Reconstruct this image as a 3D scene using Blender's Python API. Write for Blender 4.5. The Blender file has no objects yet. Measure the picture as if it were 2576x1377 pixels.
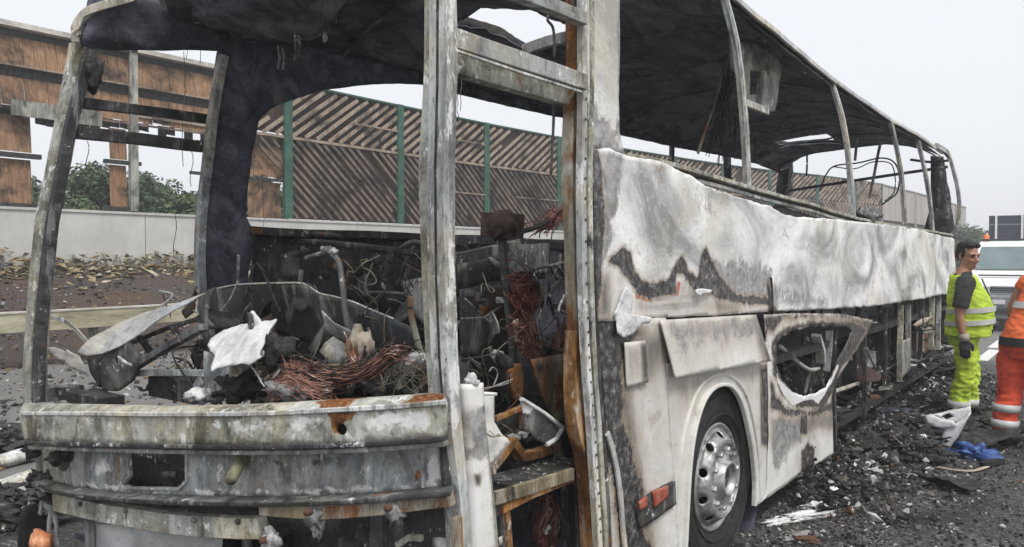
import bpy, bmesh, math, random
import numpy as np
from mathutils import Vector, Matrix, Euler, noise
from mathutils.geometry import delaunay_2d_cdt

R = math.radians
rnd = random.Random(11)
scene = bpy.context.scene
COL = scene.collection

# ---------------------------------------------------------------- camera, sky, sun, exposure
CAM_X, CAM_Z, YAW, PITCH = 1.677, 1.66, 37.0, 1.24
cam_data = bpy.data.cameras.new('camera')
cam_data.sensor_width = 36.0
cam_data.lens = 36.0 * 2006 / 2576
cam_data.clip_start, cam_data.clip_end = 0.05, 2000
cam = bpy.data.objects.new('camera', cam_data)
cam.location = (CAM_X, 0, CAM_Z)
cam.rotation_euler = (R(90 - PITCH), 0, R(YAW))
COL.objects.link(cam)
scene.camera = cam

SUN_EL, SUN_AZ = 58.0, 115.0        # azimuth clockwise from +Y
world = bpy.data.worlds.new('World')
scene.world = world
world.use_nodes = True
wn, wl = world.node_tree.nodes, world.node_tree.links
wn.clear()
sky = wn.new('ShaderNodeTexSky'); sky.sky_type = 'NISHITA'; sky.sun_disc = False
sky.sun_elevation = R(SUN_EL); sky.sun_rotation = R(SUN_AZ)
sky.dust_density = 6.0; sky.air_density = 1.0
hsv = wn.new('ShaderNodeHueSaturation'); hsv.inputs['Saturation'].default_value = 0.35
wl.new(sky.outputs[0], hsv.inputs['Color'])
cl = wn.new('ShaderNodeMix'); cl.data_type = 'RGBA'
cl.inputs['Factor'].default_value = 0.86
cl.inputs['B'].default_value = (6.0, 6.15, 6.45, 1)      # even cloud deck
wl.new(hsv.outputs[0], cl.inputs['A'])
bg = wn.new('ShaderNodeBackground'); bg.inputs['Strength'].default_value = 0.1
wl.new(cl.outputs['Result'], bg.inputs['Color'])
wo = wn.new('ShaderNodeOutputWorld'); wl.new(bg.outputs[0], wo.inputs['Surface'])

sun_data = bpy.data.lights.new('sun', 'SUN')
sun_data.energy = 1.5; sun_data.angle = R(18); sun_data.color = (1.0, 0.97, 0.92)
sun = bpy.data.objects.new('sun', sun_data)
sd = Vector((math.sin(R(SUN_AZ)) * math.cos(R(SUN_EL)), math.cos(R(SUN_AZ)) * math.cos(R(SUN_EL)), math.sin(R(SUN_EL))))
sun.rotation_euler = sd.to_track_quat('Z', 'Y').to_euler()
sun.location = (6, -4, 12)
COL.objects.link(sun)

scene.view_settings.view_transform = 'Standard'
scene.view_settings.look = 'None'
scene.view_settings.exposure = 0.74
scene.view_settings.gamma = 1.0
scene.view_settings.use_curve_mapping = False
scene.cycles.max_bounces = 8
scene.cycles.use_denoising = True

# ---------------------------------------------------------------- survey helpers: a sight line from the camera station meets a real plane
_CM = cam.rotation_euler.to_matrix()
_CO = Vector(cam.location)
def ray(px, py):
    return _CM @ Vector(((px - 1288) / 2006, -(py - 688.5) / 2006, -1.0))
def on_x(px, py, x=0.0):
    d = ray(px, py); t = (x - _CO.x) / d.x
    return _CO + d * t
def on_y(px, py, y):
    d = ray(px, py); t = (y - _CO.y) / d.y
    return _CO + d * t
def on_z(px, py, z=0.0):
    d = ray(px, py); t = (z - _CO.z) / d.z
    return _CO + d * t
def y_front(x):
    return 1.87 + 0.11 * x - 0.10 * max(0.0, 1 - ((x + 1.25) / 1.25) ** 2)
def on_front(px, py, off=0.0):
    y = 1.75
    for _ in range(12):
        p = on_y(px, py, y)
        y = y_front(p.x) + off
    return on_y(px, py, y)

# ---------------------------------------------------------------- object helpers
def tag(o, label=None, cat=None, group=None, kind=None):
    if label: o['label'] = label
    if cat: o['category'] = cat
    if group: o['group'] = group
    if kind: o['kind'] = kind
    return o
def thing(name, label, cat, loc=(0, 0, 0), rz=0.0, group=None):
    o = bpy.data.objects.new(name, None)
    o.empty_display_size = 0.2
    o.location = loc; o.rotation_euler = (0, 0, rz)
    COL.objects.link(o)
    return tag(o, label, cat, group)
def link(name, me, mat=None, parent=None, world_coords=True, smooth=False):
    o = bpy.data.objects.new(name, me)
    COL.objects.link(o)
    if mat is not None:
        for m in (mat if isinstance(mat, (list, tuple)) else [mat]):
            me.materials.append(m)
    if smooth:
        me.polygons.foreach_set('use_smooth', [True] * len(me.polygons))
    if parent is not None:
        o.parent = parent
        if world_coords:
            top = parent
            chain = Matrix.Identity(4)
            while top is not None:
                chain = Matrix.LocRotScale(top.location, top.rotation_euler, top.scale) @ chain
                top = top.parent
            o.matrix_parent_inverse = chain.inverted()
    return o

class MB:
    """collects verts and faces, builds one mesh object"""
    def __init__(s): s.v = []; s.f = []; s.mi = []
    def add(s, verts, faces, m=0):
        b = len(s.v)
        s.v += [tuple(v) for v in verts]
        s.f += [tuple(b + i for i in f) for f in faces]
        s.mi += [m] * len(faces)
        return s
    def box(s, c, size, rot=None, m=0):
        hx, hy, hz = size[0] / 2, size[1] / 2, size[2] / 2
        vs = [Vector((x, y, z)) for x in (-hx, hx) for y in (-hy, hy) for z in (-hz, hz)]
        if rot is not None: vs = [rot @ v for v in vs]
        c = Vector(c)
        return s.add([v + c for v in vs], [(0, 1, 3, 2), (4, 6, 7, 5), (0, 4, 5, 1), (2, 3, 7, 6), (0, 2, 6, 4), (1, 5, 7, 3)], m)
    def sweep(s, path, prof, up=(0, 0, 1), scale=None, caps=True, m=0, closed=False, jit=0.0):
        path = [Vector(p) for p in path]
        n, k = len(path), len(prof)
        b = len(s.v)
        up0 = Vector(up)
        for i, p in enumerate(path):
            t = (path[min(i + 1, n - 1)] - path[max(i - 1, 0)])
            if t.length < 1e-9: t = Vector((0, 0, 1))
            t.normalize()
            side = t.cross(up0)
            if side.length < 1e-4: side = t.cross(Vector((1, 0, 0)))
            if side.length < 1e-4: side = t.cross(Vector((0, 1, 0)))
            side.normalize()
            nn = side.cross(t).normalized()
            sc = scale[i] if scale else 1.0
            for (a, c) in prof:
                q = p + side * a * sc + nn * c * sc
                if jit: q += Vector((noise.noise(q * 9) * jit, noise.noise(q * 9 + Vector((7, 1, 3))) * jit, noise.noise(q * 9 + Vector((3, 5, 9))) * jit))
                s.v.append(tuple(q))
        fs = []
        for i in range(n - 1):
            for j in range(k):
                a = b + i * k + j; c = b + i * k + (j + 1) % k
                fs.append((a, c, c + k, a + k))
        if caps:
            fs.append(tuple(b + j for j in range(k))[::-1])
            fs.append(tuple(b + (n - 1) * k + j for j in range(k)))
        s.f += fs; s.mi += [m] * len(fs)
        return s
    def lathe(s, prof, seg=32, origin=(0, 0, 0), axis='x', m=0, skip=None):
        b = len(s.v); o = Vector(origin); k = len(prof)
        for i in range(seg):
            a = 2 * math.pi * i / seg; c, sn = math.cos(a), math.sin(a)
            for (r, h) in prof:
                if axis == 'x': s.v.append(tuple(o + Vector((h, r * c, r * sn))))
                elif axis == 'y': s.v.append(tuple(o + Vector((r * c, h, r * sn))))
                else: s.v.append(tuple(o + Vector((r * c, r * sn, h))))
        for i in range(seg):
            for j in range(k - 1):
                if skip and skip(i, j): continue
                i2 = (i + 1) % seg
                s.f.append((b + i * k + j, b + i2 * k + j, b + i2 * k + j + 1, b + i * k + j + 1)); s.mi.append(m)
        return s
    def mesh(s, name):
        me = bpy.data.meshes.new(name)
        me.from_pydata(s.v, [], s.f)
        if any(s.mi): me.polygons.foreach_set('material_index', s.mi)
        me.update()
        return me
    def build(s, name, mat, parent=None, smooth=False, normals=True):
        me = s.mesh(name)
        if normals:
            bm = bmesh.new(); bm.from_mesh(me)
            bmesh.ops.recalc_face_normals(bm, faces=bm.faces)
            bm.to_mesh(me); bm.free()
        return link(name, me, mat, parent, smooth=smooth)

def rect(w, h, c=0.004):
    a, b = w / 2, h / 2; c = min(c, a * 0.45, b * 0.45)
    return [(-a + c, -b), (a - c, -b), (a, -b + c), (a, b - c), (a - c, b), (-a + c, b), (-a, b - c), (-a, -b + c)]
def ring(r, n=8):
    return [(r * math.cos(2 * math.pi * i / n), r * math.sin(2 * math.pi * i / n)) for i in range(n)]
def dense(pts, step):
    pts = [Vector(p) for p in pts]; out = [pts[0]]
    for a, b in zip(pts, pts[1:]):
        k = max(1, int((b - a).length / step))
        out += [a.lerp(b, i / k) for i in range(1, k + 1)]
    return out
def smooth_path(pts, k=6):
    """Catmull-Rom through points"""
    P = [Vector(p) for p in pts]
    if len(P) < 3: return dense(P, max(1e-3, (P[-1] - P[0]).length / k))
    Q = [P[0] * 2 - P[1]] + P + [P[-1] * 2 - P[-2]]
    out = []
    for i in range(1, len(Q) - 2):
        for j in range(k):
            t = j / k
            a, b, c, d = Q[i - 1], Q[i], Q[i + 1], Q[i + 2]
            out.append(0.5 * ((2 * b) + (c - a) * t + (2 * a - 5 * b + 4 * c - d) * t * t + (3 * b - a - 3 * c + d) * t ** 3))
    out.append(P[-1])
    return out
def beam(name, parent, pts, w, h, mat, up=(0, 0, 1), step=0.12, warp=0.0, c=0.0025, label=None):
    """bent box section along pts"""
    path = dense(pts, step)
    if warp:
        sd_ = Vector((rnd.random() * 50, rnd.random() * 50, rnd.random() * 50))
        path = [p + Vector((noise.noise(p * 2.2 + sd_), noise.noise(p * 2.2 + sd_ + Vector((9, 0, 0))), noise.noise(p * 2.2 + sd_ + Vector((0, 9, 0))))) * warp for p in path]
    o = MB().sweep(path, rect(w, h, c), up, jit=min(0.002, 0.04 * min(w, h))).build(name, mat, parent)
    if label: o['label'] = label
    return o
def tube(name, parent, pts, r, mat, n=7, k=5, smooth=True):
    return MB().sweep(smooth_path(pts, k), ring(r, n)).build(name, mat, parent, smooth=smooth)

def wires(name, parent, strands, r, mat, kind='stuff'):
    cu = bpy.data.curves.new(name, 'CURVE'); cu.dimensions = '3D'
    cu.bevel_depth = r; cu.bevel_resolution = 0; cu.resolution_u = 2
    for st in strands:
        sp = cu.splines.new('POLY'); sp.points.add(len(st) - 1)
        for q, p in zip(sp.points, st): q.co = (p[0], p[1], p[2], 1)
    o = link(name, cu, None, parent)
    cu.materials.append(mat)
    if kind: o['kind'] = kind
    return o
def bundle(path, n, spread, wob, seg=5, ends=1.6):
    """n loose strands along a path"""
    base = smooth_path(path, seg); out = []
    for i in range(n):
        o = Vector((rnd.gauss(0, 1), rnd.gauss(0, 1), rnd.gauss(0, 1))) * spread
        sd_ = Vector((rnd.random() * 90, rnd.random() * 90, rnd.random() * 90))
        a = rnd.randint(0, max(0, len(base) // 4)); b = len(base) - rnd.randint(0, max(0, len(base) // 4))
        st = []
        for j in range(a, b):
            e = 1 + (ends - 1) * (abs(2 * j / max(1, len(base) - 1) - 1) ** 3)
            p = base[j]
            st.append(p + o * e + Vector((noise.noise(p * 8 + sd_), noise.noise(p * 8 + sd_ + Vector((5, 0, 0))), noise.noise(p * 8 + sd_ + Vector((0, 5, 0))))) * wob)
        if len(st) > 1: out.append(st)
    return out

# ---- flat-ish plates cut to an outline, with wear masks stored per vertex
def _inside(P, poly):
    x, y = P[:, 0], P[:, 1]; ins = np.zeros(len(P), bool)
    q = np.roll(poly, 1, axis=0)
    for (x1, y1), (x2, y2) in zip(poly, q):
        c = ((y1 > y) != (y2 > y))
        if y1 != y2: ins ^= c & (x < (x2 - x1) * (y - y1) / (y2 - y1) + x1)
    return ins
def _dist(P, poly, closed=True):
    d = np.full(len(P), 1e9)
    q = np.roll(poly, -1, axis=0) if closed else poly[1:]
    for a, b in zip(poly, q):
        ab = b - a; L = (ab ** 2).sum()
        t = np.clip(((P - a) @ ab) / L, 0, 1) if L > 0 else np.zeros(len(P))
        d = np.minimum(d, np.sqrt(((P - a - t[:, None] * ab) ** 2).sum(1)))
    return d
def sdf(P, poly):
    d = _dist(P, poly); return np.where(_inside(P, poly), d, -d)
def _ragged(poly, step, jag, seed):
    out = []
    n = len(poly)
    for i in range(n):
        a, b = np.array(poly[i], float), np.array(poly[(i + 1) % n], float)
        L = np.hypot(*(b - a)); k = max(1, int(L / step))
        nrm = np.array([-(b - a)[1], (b - a)[0]]) / (L + 1e-9)
        for j in range(k):
            p = a + (b - a) * j / k
            if jag:
                w = noise.noise(Vector((p[0] * 7, p[1] * 7, seed))) + 0.6 * noise.noise(Vector((p[0] * 23, p[1] * 23, seed + 4)))
                p = p + nrm * w * jag
            out.append(p)
    return np.array(out)
def sheet(name, parent, poly, to3d, nrm, mat, cell=0.05, holes=(), thick=0.004, jag=0.0, hole_jag=None, warp=0.0, wfreq=2.0, masks=None, smooth=True, label=None, edge=None):
    seed = rnd.random() * 60
    B = [_ragged(poly, edge or cell, jag, seed)]
    for h in holes: B.append(_ragged(h, (edge or cell) * 0.6, jag if hole_jag is None else hole_jag, seed + 3))
    allb = np.concatenate(B)
    mn, mx = allb.min(0), allb.max(0)
    gx = np.arange(mn[0], mx[0], cell); gy = np.arange(mn[1], mx[1], cell * 0.87)
    G = np.array([(x + (0.5 * cell if j % 2 else 0), y) for j, y in enumerate(gy) for x in gx]) if len(gx) and len(gy) else np.zeros((0, 2))
    if len(G):
        keep = _inside(G, B[0]) & (_dist(G, B[0]) > cell * 0.45)
        for h in B[1:]: keep &= ~_inside(G, h) & (_dist(G, h) > cell * 0.45)
        G = G[keep]
    verts = [Vector(p) for p in allb] + [Vector(p) for p in G]
    edges = []; o = 0
    for b in B:
        edges += [(o + i, o + (i + 1) % len(b)) for i in range(len(b))]; o += len(b)
    vv, _, ff, *_r = delaunay_2d_cdt(verts, edges, [], 0, 1e-6, False)
    UV = np.array([tuple(v) for v in vv])
    F = [tuple(f) for f in ff]
    cen = np.array([UV[list(f)].mean(0) for f in F])
    ok = _inside(cen, B[0])
    for h in B[1:]: ok &= ~_inside(cen, h)
    A2 = np.array([(UV[f[1]][0] - UV[f[0]][0]) * (UV[f[2]][1] - UV[f[0]][1]) - (UV[f[2]][0] - UV[f[0]][0]) * (UV[f[1]][1] - UV[f[0]][1]) for f in F])
    ok &= np.abs(A2) > .02 * cell * cell
    F = [f if a > 0 else f[::-1] for f, k, a in zip(F, ok, A2) if k]
    nv = Vector(nrm)
    V = []
    for (u, v) in UV:
        p = Vector(to3d(u, v))
        if warp: p = p + nv * (warp * (noise.noise(p * wfreq + Vector((seed, 0, 0))) + 0.35 * noise.noise(p * wfreq * 3.1 + Vector((0, seed, 0)))))
        V.append(tuple(p))
    me = bpy.data.meshes.new(name); me.from_pydata(V, [], F); me.update()
    for an, lst in (masks or {}).items():
        val = np.zeros(len(UV))
        for (pl, w, st) in lst:
            val = np.maximum(val, st * np.clip(0.5 + sdf(UV, np.array(pl, float)) / (2 * w), 0, 1))
        at = me.attributes.new(an, 'FLOAT', 'POINT'); at.data.foreach_set('value', val.astype(np.float32))
    ob = link(name, me, mat, parent, smooth=smooth)
    if thick:
        md = ob.modifiers.new('thickness', 'SOLIDIFY'); md.thickness = thick; md.offset = 0
    if label: ob['label'] = label
    return ob
def side_sheet(name, parent, px, x, mat, holes=(), masks=None, **k):
    """plate standing in a plane parallel to the coach's side"""
    U = lambda L: [(on_x(a, b, x).y, on_x(a, b, x).z) for a, b in L]
    mk = {n: [(U(pl), w, s) for pl, w, s in v] for n, v in (masks or {}).items()}
    return sheet(name, parent, U(px), lambda u, v: (x, u, v), (1, 0, 0), mat, holes=[U(h) for h in holes], masks=mk, **k)
def front_sheet(name, parent, px, off, mat, holes=(), masks=None, **k):
    U = lambda L: [(on_front(a, b, off).x, on_front(a, b, off).z) for a, b in L]
    mk = {n: [(U(pl), w, s) for pl, w, s in v] for n, v in (masks or {}).items()}
    return sheet(name, parent, U(px), lambda u, v: (u, y_front(u) + off, v), (0, 1, 0), mat, holes=[U(h) for h in holes], masks=mk, **k)
def cross_sheet(name, parent, px, y, mat, holes=(), masks=None, curve=None, **k):
    U = lambda L: [(on_y(a, b, y).x, on_y(a, b, y).z) for a, b in L]
    mk = {n: [(U(pl), w, s) for pl, w, s in v] for n, v in (masks or {}).items()}
    f = (lambda u, v: (u, y + curve(u, v), v)) if curve else (lambda u, v: (u, y, v))
    return sheet(name, parent, U(px), f, (0, 1, 0), mat, holes=[U(h) for h in holes], masks=mk, **k)

def lump(name, parent, c, size, mat, seed=0, amp=0.45, freq=2.2, sub=3, rot=(0, 0, 0), flat=False, label=None):
    bm = bmesh.new(); bmesh.ops.create_icosphere(bm, subdivisions=sub, radius=1)
    rm = Euler(rot).to_matrix()
    for v in bm.verts:
        d = v.co.normalized(); s_ = Vector((seed * 3.7, seed, 1.3))
        q = d * (1 + amp * noise.noise(d * freq + s_) + amp * 0.6 * noise.noise(d * freq * 3 + s_) + amp * 0.3 * noise.noise(d * freq * 7 + s_))
        v.co = rm @ Vector((q.x * size[0], q.y * size[1], q.z * size[2])) + Vector(c)
    me = bpy.data.meshes.new(name); bm.to_mesh(me); bm.free()
    o = link(name, me, mat, parent, smooth=not flat)
    if label: o['label'] = label
    return o
def scatter(name, pts, smin, smax, mats, flat=0.35, parent=None, long=1.0):
    V, F, MI = [], [], []
    base = np.array([(1, 0, 0), (-1, 0, 0), (0, 1, 0), (0, -1, 0), (0, 0, 1), (0, 0, -1)], float)
    tri = [(0, 2, 4), (2, 1, 4), (1, 3, 4), (3, 0, 4), (2, 0, 5), (1, 2, 5), (3, 1, 5), (0, 3, 5)]
    for i, p in enumerate(pts):
        s = smin + (smax - smin) * rnd.random() ** 2.2
        q = base * np.array([s * (1 + (long - 1) * rnd.random()), s * (0.5 + 0.5 * rnd.random()), s * flat * (0.4 + rnd.random())])
        q += np.array([[rnd.uniform(-.35, .35) * s for _ in range(3)] for _ in range(6)]) * np.array([1, 1, flat])
        m = np.array(Euler((rnd.uniform(-.5, .5), rnd.uniform(-.5, .5), rnd.uniform(0, 6.28))).to_matrix())
        q = q @ m.T + np.array(p)
        b = len(V); V += [tuple(r) for r in q]; F += [tuple(b + j for j in t) for t in tri]
        mi = rnd.choices(range(len(mats)), [m_[1] for m_ in mats])[0]
        MI += [mi] * 8
    me = bpy.data.meshes.new(name); me.from_pydata(V, [], F); me.polygons.foreach_set('material_index', MI); me.update()
    o = link(name, me, [m_[0] for m_ in mats], parent)
    o['kind'] = 'stuff'
    return o
def bake(o):
    """apply the modifiers so that the object is one plain mesh"""
    dg = bpy.context.evaluated_depsgraph_get()
    me = bpy.data.meshes.new_from_object(o.evaluated_get(dg))
    old = o.data; o.modifiers.clear(); o.data = me; me.name = old.name
    return o

# ---------------------------------------------------------------- materials
class N:
    def __init__(s, name):
        s.m = bpy.data.materials.new(name); s.m.use_nodes = True
        s.t = s.m.node_tree; s.t.nodes.clear()
        s.out = s.t.nodes.new('ShaderNodeOutputMaterial')
        s.b = s.t.nodes.new('ShaderNodeBsdfPrincipled')
        s.t.links.new(s.b.outputs[0], s.out.inputs['Surface'])
        s.tc = s.t.nodes.new('ShaderNodeTexCoord').outputs['Object']
    def lk(s, a, b): s.t.links.new(a, b)
    def setv(s, inp, v):
        if hasattr(v, 'is_output'): s.lk(v, inp)
        else: inp.default_value = v
    def mapping(s, scale, vec=None, loc=(0, 0, 0), rot=(0, 0, 0)):
        n = s.t.nodes.new('ShaderNodeMapping'); n.inputs['Scale'].default_value = scale
        n.inputs['Location'].default_value = loc; n.inputs['Rotation'].default_value = rot
        s.lk(vec or s.tc, n.inputs['Vector']); return n.outputs[0]
    def noise(s, scale, detail=6, rough=.6, dist=0., vec=None, stretch=None, loc=(0, 0, 0)):
        v = vec or s.tc
        if stretch or any(loc): v = s.mapping(stretch or (1, 1, 1), v, loc)
        n = s.t.nodes.new('ShaderNodeTexNoise')
        n.inputs['Scale'].default_value = scale; n.inputs['Detail'].default_value = detail
        n.inputs['Roughness'].default_value = rough; n.inputs['Distortion'].default_value = dist
        s.lk(v, n.inputs['Vector']); return n.outputs['Fac']
    def voro(s, scale, vec=None, feature='F1', out='Distance', rand=1.0):
        n = s.t.nodes.new('ShaderNodeTexVoronoi'); n.feature = feature
        n.inputs['Scale'].default_value = scale; n.inputs['Randomness'].default_value = rand
        s.lk(vec or s.tc, n.inputs['Vector']); return n.outputs[out]
    def ramp(s, fac, stops, interp='LINEAR'):
        n = s.t.nodes.new('ShaderNodeValToRGB'); e = n.color_ramp; e.interpolation = interp
        while len(e.elements) < len(stops): e.elements.new(0.5)
        for el, (p, c) in zip(e.elements, stops):
            el.position = p
            el.color = (c, c, c, 1) if isinstance(c, (int, float)) else (*c[:3], 1)
        s.lk(fac, n.inputs['Fac']); return n.outputs['Color']
    def rng(s, v, a, b, lo=0., hi=1.):
        n = s.t.nodes.new('ShaderNodeMapRange'); n.clamp = True
        s.setv(n.inputs['Value'], v)
        for k, q in zip(('From Min', 'From Max', 'To Min', 'To Max'), (a, b, lo, hi)): n.inputs[k].default_value = q
        return n.outputs[0]
    def mix(s, f, a, b, blend='MIX'):
        n = s.t.nodes.new('ShaderNodeMix'); n.data_type = 'RGBA'; n.blend_type = blend
        s.setv(n.inputs['Factor'], f)
        for k, q in (('A', a), ('B', b)):
            s.setv(n.inputs[k], q if hasattr(q, 'is_output') else ((q, q, q, 1) if isinstance(q, (int, float)) else (*q[:3], 1)))
        return n.outputs['Result']
    def math(s, op, a, b=0.0):
        n = s.t.nodes.new('ShaderNodeMath'); n.operation = op
        s.setv(n.inputs[0], a); s.setv(n.inputs[1], b); return n.outputs[0]
    def attr(s, name):
        n = s.t.nodes.new('ShaderNodeAttribute'); n.attribute_name = name; return n.outputs['Fac']
    def sep(s, vec=None):
        n = s.t.nodes.new('ShaderNodeSeparateXYZ'); s.lk(vec or s.tc, n.inputs[0]); return n.outputs
    def bump(s, h, strength=.3, dist=.01):
        n = s.t.nodes.new('ShaderNodeBump'); n.inputs['Strength'].default_value = strength; n.inputs['Distance'].default_value = dist
        s.lk(h, n.inputs['Height']); s.lk(n.outputs[0], s.b.inputs['Normal'])
    def fin(s, col, rough=.8, metal=0., spec=.35):
        s.setv(s.b.inputs['Base Color'], col if hasattr(col, 'is_output') else (*col[:3], 1))
        s.setv(s.b.inputs['Roughness'], rough); s.setv(s.b.inputs['Metallic'], metal)
        s.b.inputs['Specular IOR Level'].default_value = spec
        return s.m

RUST = [(0.25, (.03, .014, .008)), (0.45, (.13, .05, .018)), (0.6, (.30, .13, .04)), (0.8, (.42, .23, .08))]
def grunge(name, stops, scale=6, dist=.6, rough=.78, metal=0., stretch=(1, 1, 1), soot=0., soot_scale=3., sootcol=(.018, .017, .018),
           rust=0., rust_scale=4., ash=0., ash_scale=14., ashcol=(.72, .72, .71), fleck=0.25, bump=.35, attrs=True, bscale=30):
    n = N(name)
    stops = [(.5 + (p - .5) * .6, c) for p, c in stops]
    v = n.mapping(stretch)
    a = n.noise(scale, 9, .68, dist, v)
    c = n.ramp(a, stops)
    big = n.noise(scale * .3, 4, .6, .3, v, loc=(3, 7, 1))
    c = n.mix(n.rng(big, .42, .58, 0, .6), c, n.ramp(a, [(p, tuple(min(1, q * .62) for q in (col if not isinstance(col, (int, float)) else (col,) * 3))) for p, col in stops]))
    fine = n.noise(scale * 9, 5, .7, 0, v, loc=(1, 2, 9))
    if attrs:
        hue = n.noise(2.1, 5, .65, .6, loc=(5, 5, 1))
        c = n.mix(.8, c, n.ramp(hue, [(.40, (.90, .97, 1.02)), (.5, (1, 1, 1)), (.60, (1.10, 1.0, .78))]), 'MULTIPLY')
        drip = n.noise(11, 6, .7, .3, stretch=(1, 1, .12), loc=(7, 0, 2))
        c = n.mix(n.rng(drip, .54, .64, 0, .45), c, (.05, .047, .043))
        c = n.mix(n.rng(drip, .45, .37, 0, .30), c, (.60, .60, .58))
    if ash: c = n.mix(n.rng(n.noise(ash_scale, 7, .75, .3, v, loc=(2, 9, 4)), .61 - .25 * ash, .66 - .25 * ash), c, ashcol)
    if rust: c = n.mix(n.rng(n.noise(rust_scale, 7, .7, .4, v, loc=(8, 1, 5)), .62 - .28 * rust, .70 - .28 * rust), c, n.ramp(fine, RUST))
    if soot: c = n.mix(n.rng(n.noise(soot_scale, 8, .72, .5, v, loc=(4, 4, 8)), .63 - .34 * soot, .73 - .34 * soot), c, sootcol)
    if fleck:
        c = n.mix(n.rng(fine, .56, .63, 0, fleck), c, (.04, .038, .036))
        c = n.mix(n.rng(fine, .43, .37, 0, fleck * .6), c, (.62, .62, .6))
    if attrs:
        e = n.math('MULTIPLY', n.math('SUBTRACT', n.noise(9, 8, .72, .4, loc=(1, 1, 2)), .5), 1.5)
        e2 = n.math('MULTIPLY', n.math('SUBTRACT', n.noise(14, 8, .72, .4, loc=(6, 3, 2)), .5), 1.5)
        c = n.mix(n.rng(n.math('ADD', n.attr('ashy'), e2), .5, .62), c, n.ramp(a, [(.3, (.45, .45, .44)), (.6, (.78, .78, .77))]))
        c = n.mix(n.rng(n.math('ADD', n.attr('rusty'), e2), .5, .62), c, n.ramp(fine, RUST))
        c = n.mix(n.rng(n.math('ADD', n.attr('char'), e), .5, .66, 0, .95), c, n.ramp(fine, [(.35, (.012, .012, .012)), (.7, (.05, .048, .046))]))
    if bump: n.bump(n.math('ADD', n.noise(bscale, 6, .7, .2, v), n.math('MULTIPLY', a, .8)), bump, .012)
    return n.fin(c, n.rng(fine, .3, .7, rough - .15, min(1, rough + .15)), metal)

M = {}
M['pale_metal'] = grunge('pale_burnt_aluminium', [(.3, (.30, .30, .29)), (.5, (.50, .50, .48)), (.7, (.66, .66, .64))], 7, stretch=(1, 1, .35), soot=.14, ash=.3, rust=.0, fleck=.5)
M['grey_metal'] = grunge('grey_burnt_steel', [(.3, (.17, .172, .17)), (.5, (.34, .345, .34)), (.7, (.48, .485, .47))], 8, stretch=(1, .5, .5), soot=.2, ash=.14, rust=.02, fleck=.35)
M['olive_metal'] = grunge('olive_burnt_steel', [(.28, (.17, .165, .13)), (.45, (.33, .325, .27)), (.6, (.45, .445, .39)), (.75, (.58, .575, .53))], 6, stretch=(1, 1, .8), soot=.16, ash=.16, rust=.03, fleck=.5)
M['dark_metal'] = grunge('sooty_dark_steel', [(.3, (.022, .022, .025)), (.55, (.05, .05, .054)), (.75, (.10, .10, .10))], 7, soot=.35, rust=.05, ash=.02, fleck=.08, rough=.72)
M['mid_metal'] = grunge('scorched_grey_sheet', [(.3, (.06, .062, .066)), (.55, (.12, .122, .126)), (.75, (.20, .2, .2))], 5, soot=.25, rust=.08, ash=.05, fleck=.15, rough=.65)
M['sheet_grey'] = grunge('smooth_scorched_sheet', [(.3, (.035, .036, .038)), (.55, (.065, .066, .070)), (.75, (.12, .12, .125))], 3, soot=.22, soot_scale=2.2, fleck=.05, rough=.55, bump=.1)
M['soot'] = grunge('soot_black_lining', [(.3, (.030, .032, .043)), (.5, (.066, .070, .094)), (.62, (.115, .115, .150)), (.8, (.17, .165, .18))], 4, dist=1.2, soot=.12, rust=.0, fleck=.12, rough=.85, bump=.3, bscale=14, attrs=False)
M['ceiling'] = grunge('lifted_grey_blue_ceiling', [(.3, (.05, .053, .066)), (.5, (.12, .125, .15)), (.62, (.19, .195, .23)), (.8, (.27, .27, .29))], 3.5, dist=1.4, stretch=(1, .4, 1), soot=.22, rust=.0, fleck=.15, rough=.9, bump=.3, bscale=14, attrs=False)  # lining colour lightened and blued to stand in for veiling glare
M['rust'] = grunge('orange_rusty_steel', [(.3, (.10, .04, .015)), (.48, (.27, .12, .035)), (.6, (.42, .21, .06)), (.8, (.5, .34, .16))], 7, stretch=(1, 1, .5), soot=.22, ash=.1, ashcol=(.5, .47, .4), fleck=.3, rough=.9)
M['rust_mix'] = grunge('half_rusty_steel', [(.3, (.16, .14, .10)), (.5, (.30, .27, .20)), (.7, (.46, .43, .34))], 6, stretch=(1, 1, .4), rust=.45, rust_scale=3.2, soot=.2, fleck=.4, rough=.88)
M['copper'] = grunge('bare_copper_wire', [(.3, (.12, .05, .035)), (.5, (.34, .165, .12)), (.7, (.52, .31, .25))], 16, soot=.22, ash=.1, fleck=.2, rough=.6, metal=.25, bump=0, attrs=False)
M['red_copper'] = grunge('dark_red_copper_wire', [(.3, (.06, .02, .018)), (.5, (.16, .05, .04)), (.7, (.28, .11, .09))], 16, soot=.15, fleck=.1, rough=.6, metal=.2, bump=0, attrs=False)
M['black_wire'] = grunge('black_cable', [(.3, .012), (.7, .035)], 10, fleck=0, bump=0, attrs=False)
M['pale_wire'] = grunge('pale_burnt_cable', [(.3, (.2, .19, .17)), (.7, (.45, .43, .4))], 12, soot=.15, fleck=0, bump=0, attrs=False)
M['ash'] = grunge('white_ash', [(.3, (.62, .62, .62)), (.5, (.82, .82, .82)), (.7, (.9, .9, .9))], 12, fleck=.2, soot=.03, bump=.7, bscale=45, attrs=False, rough=.95)
M['ash_grey'] = grunge('grey_ash', [(.3, (.16, .16, .16)), (.5, (.34, .34, .34)), (.7, (.6, .6, .6))], 12, fleck=.4, soot=.2, bump=.7, attrs=False, rough=.95)
M['char'] = grunge('charred_crust', [(.3, .012), (.5, .028), (.7, .07)], 14, fleck=.15, bump=1.0, attrs=False, rough=.7)
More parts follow.
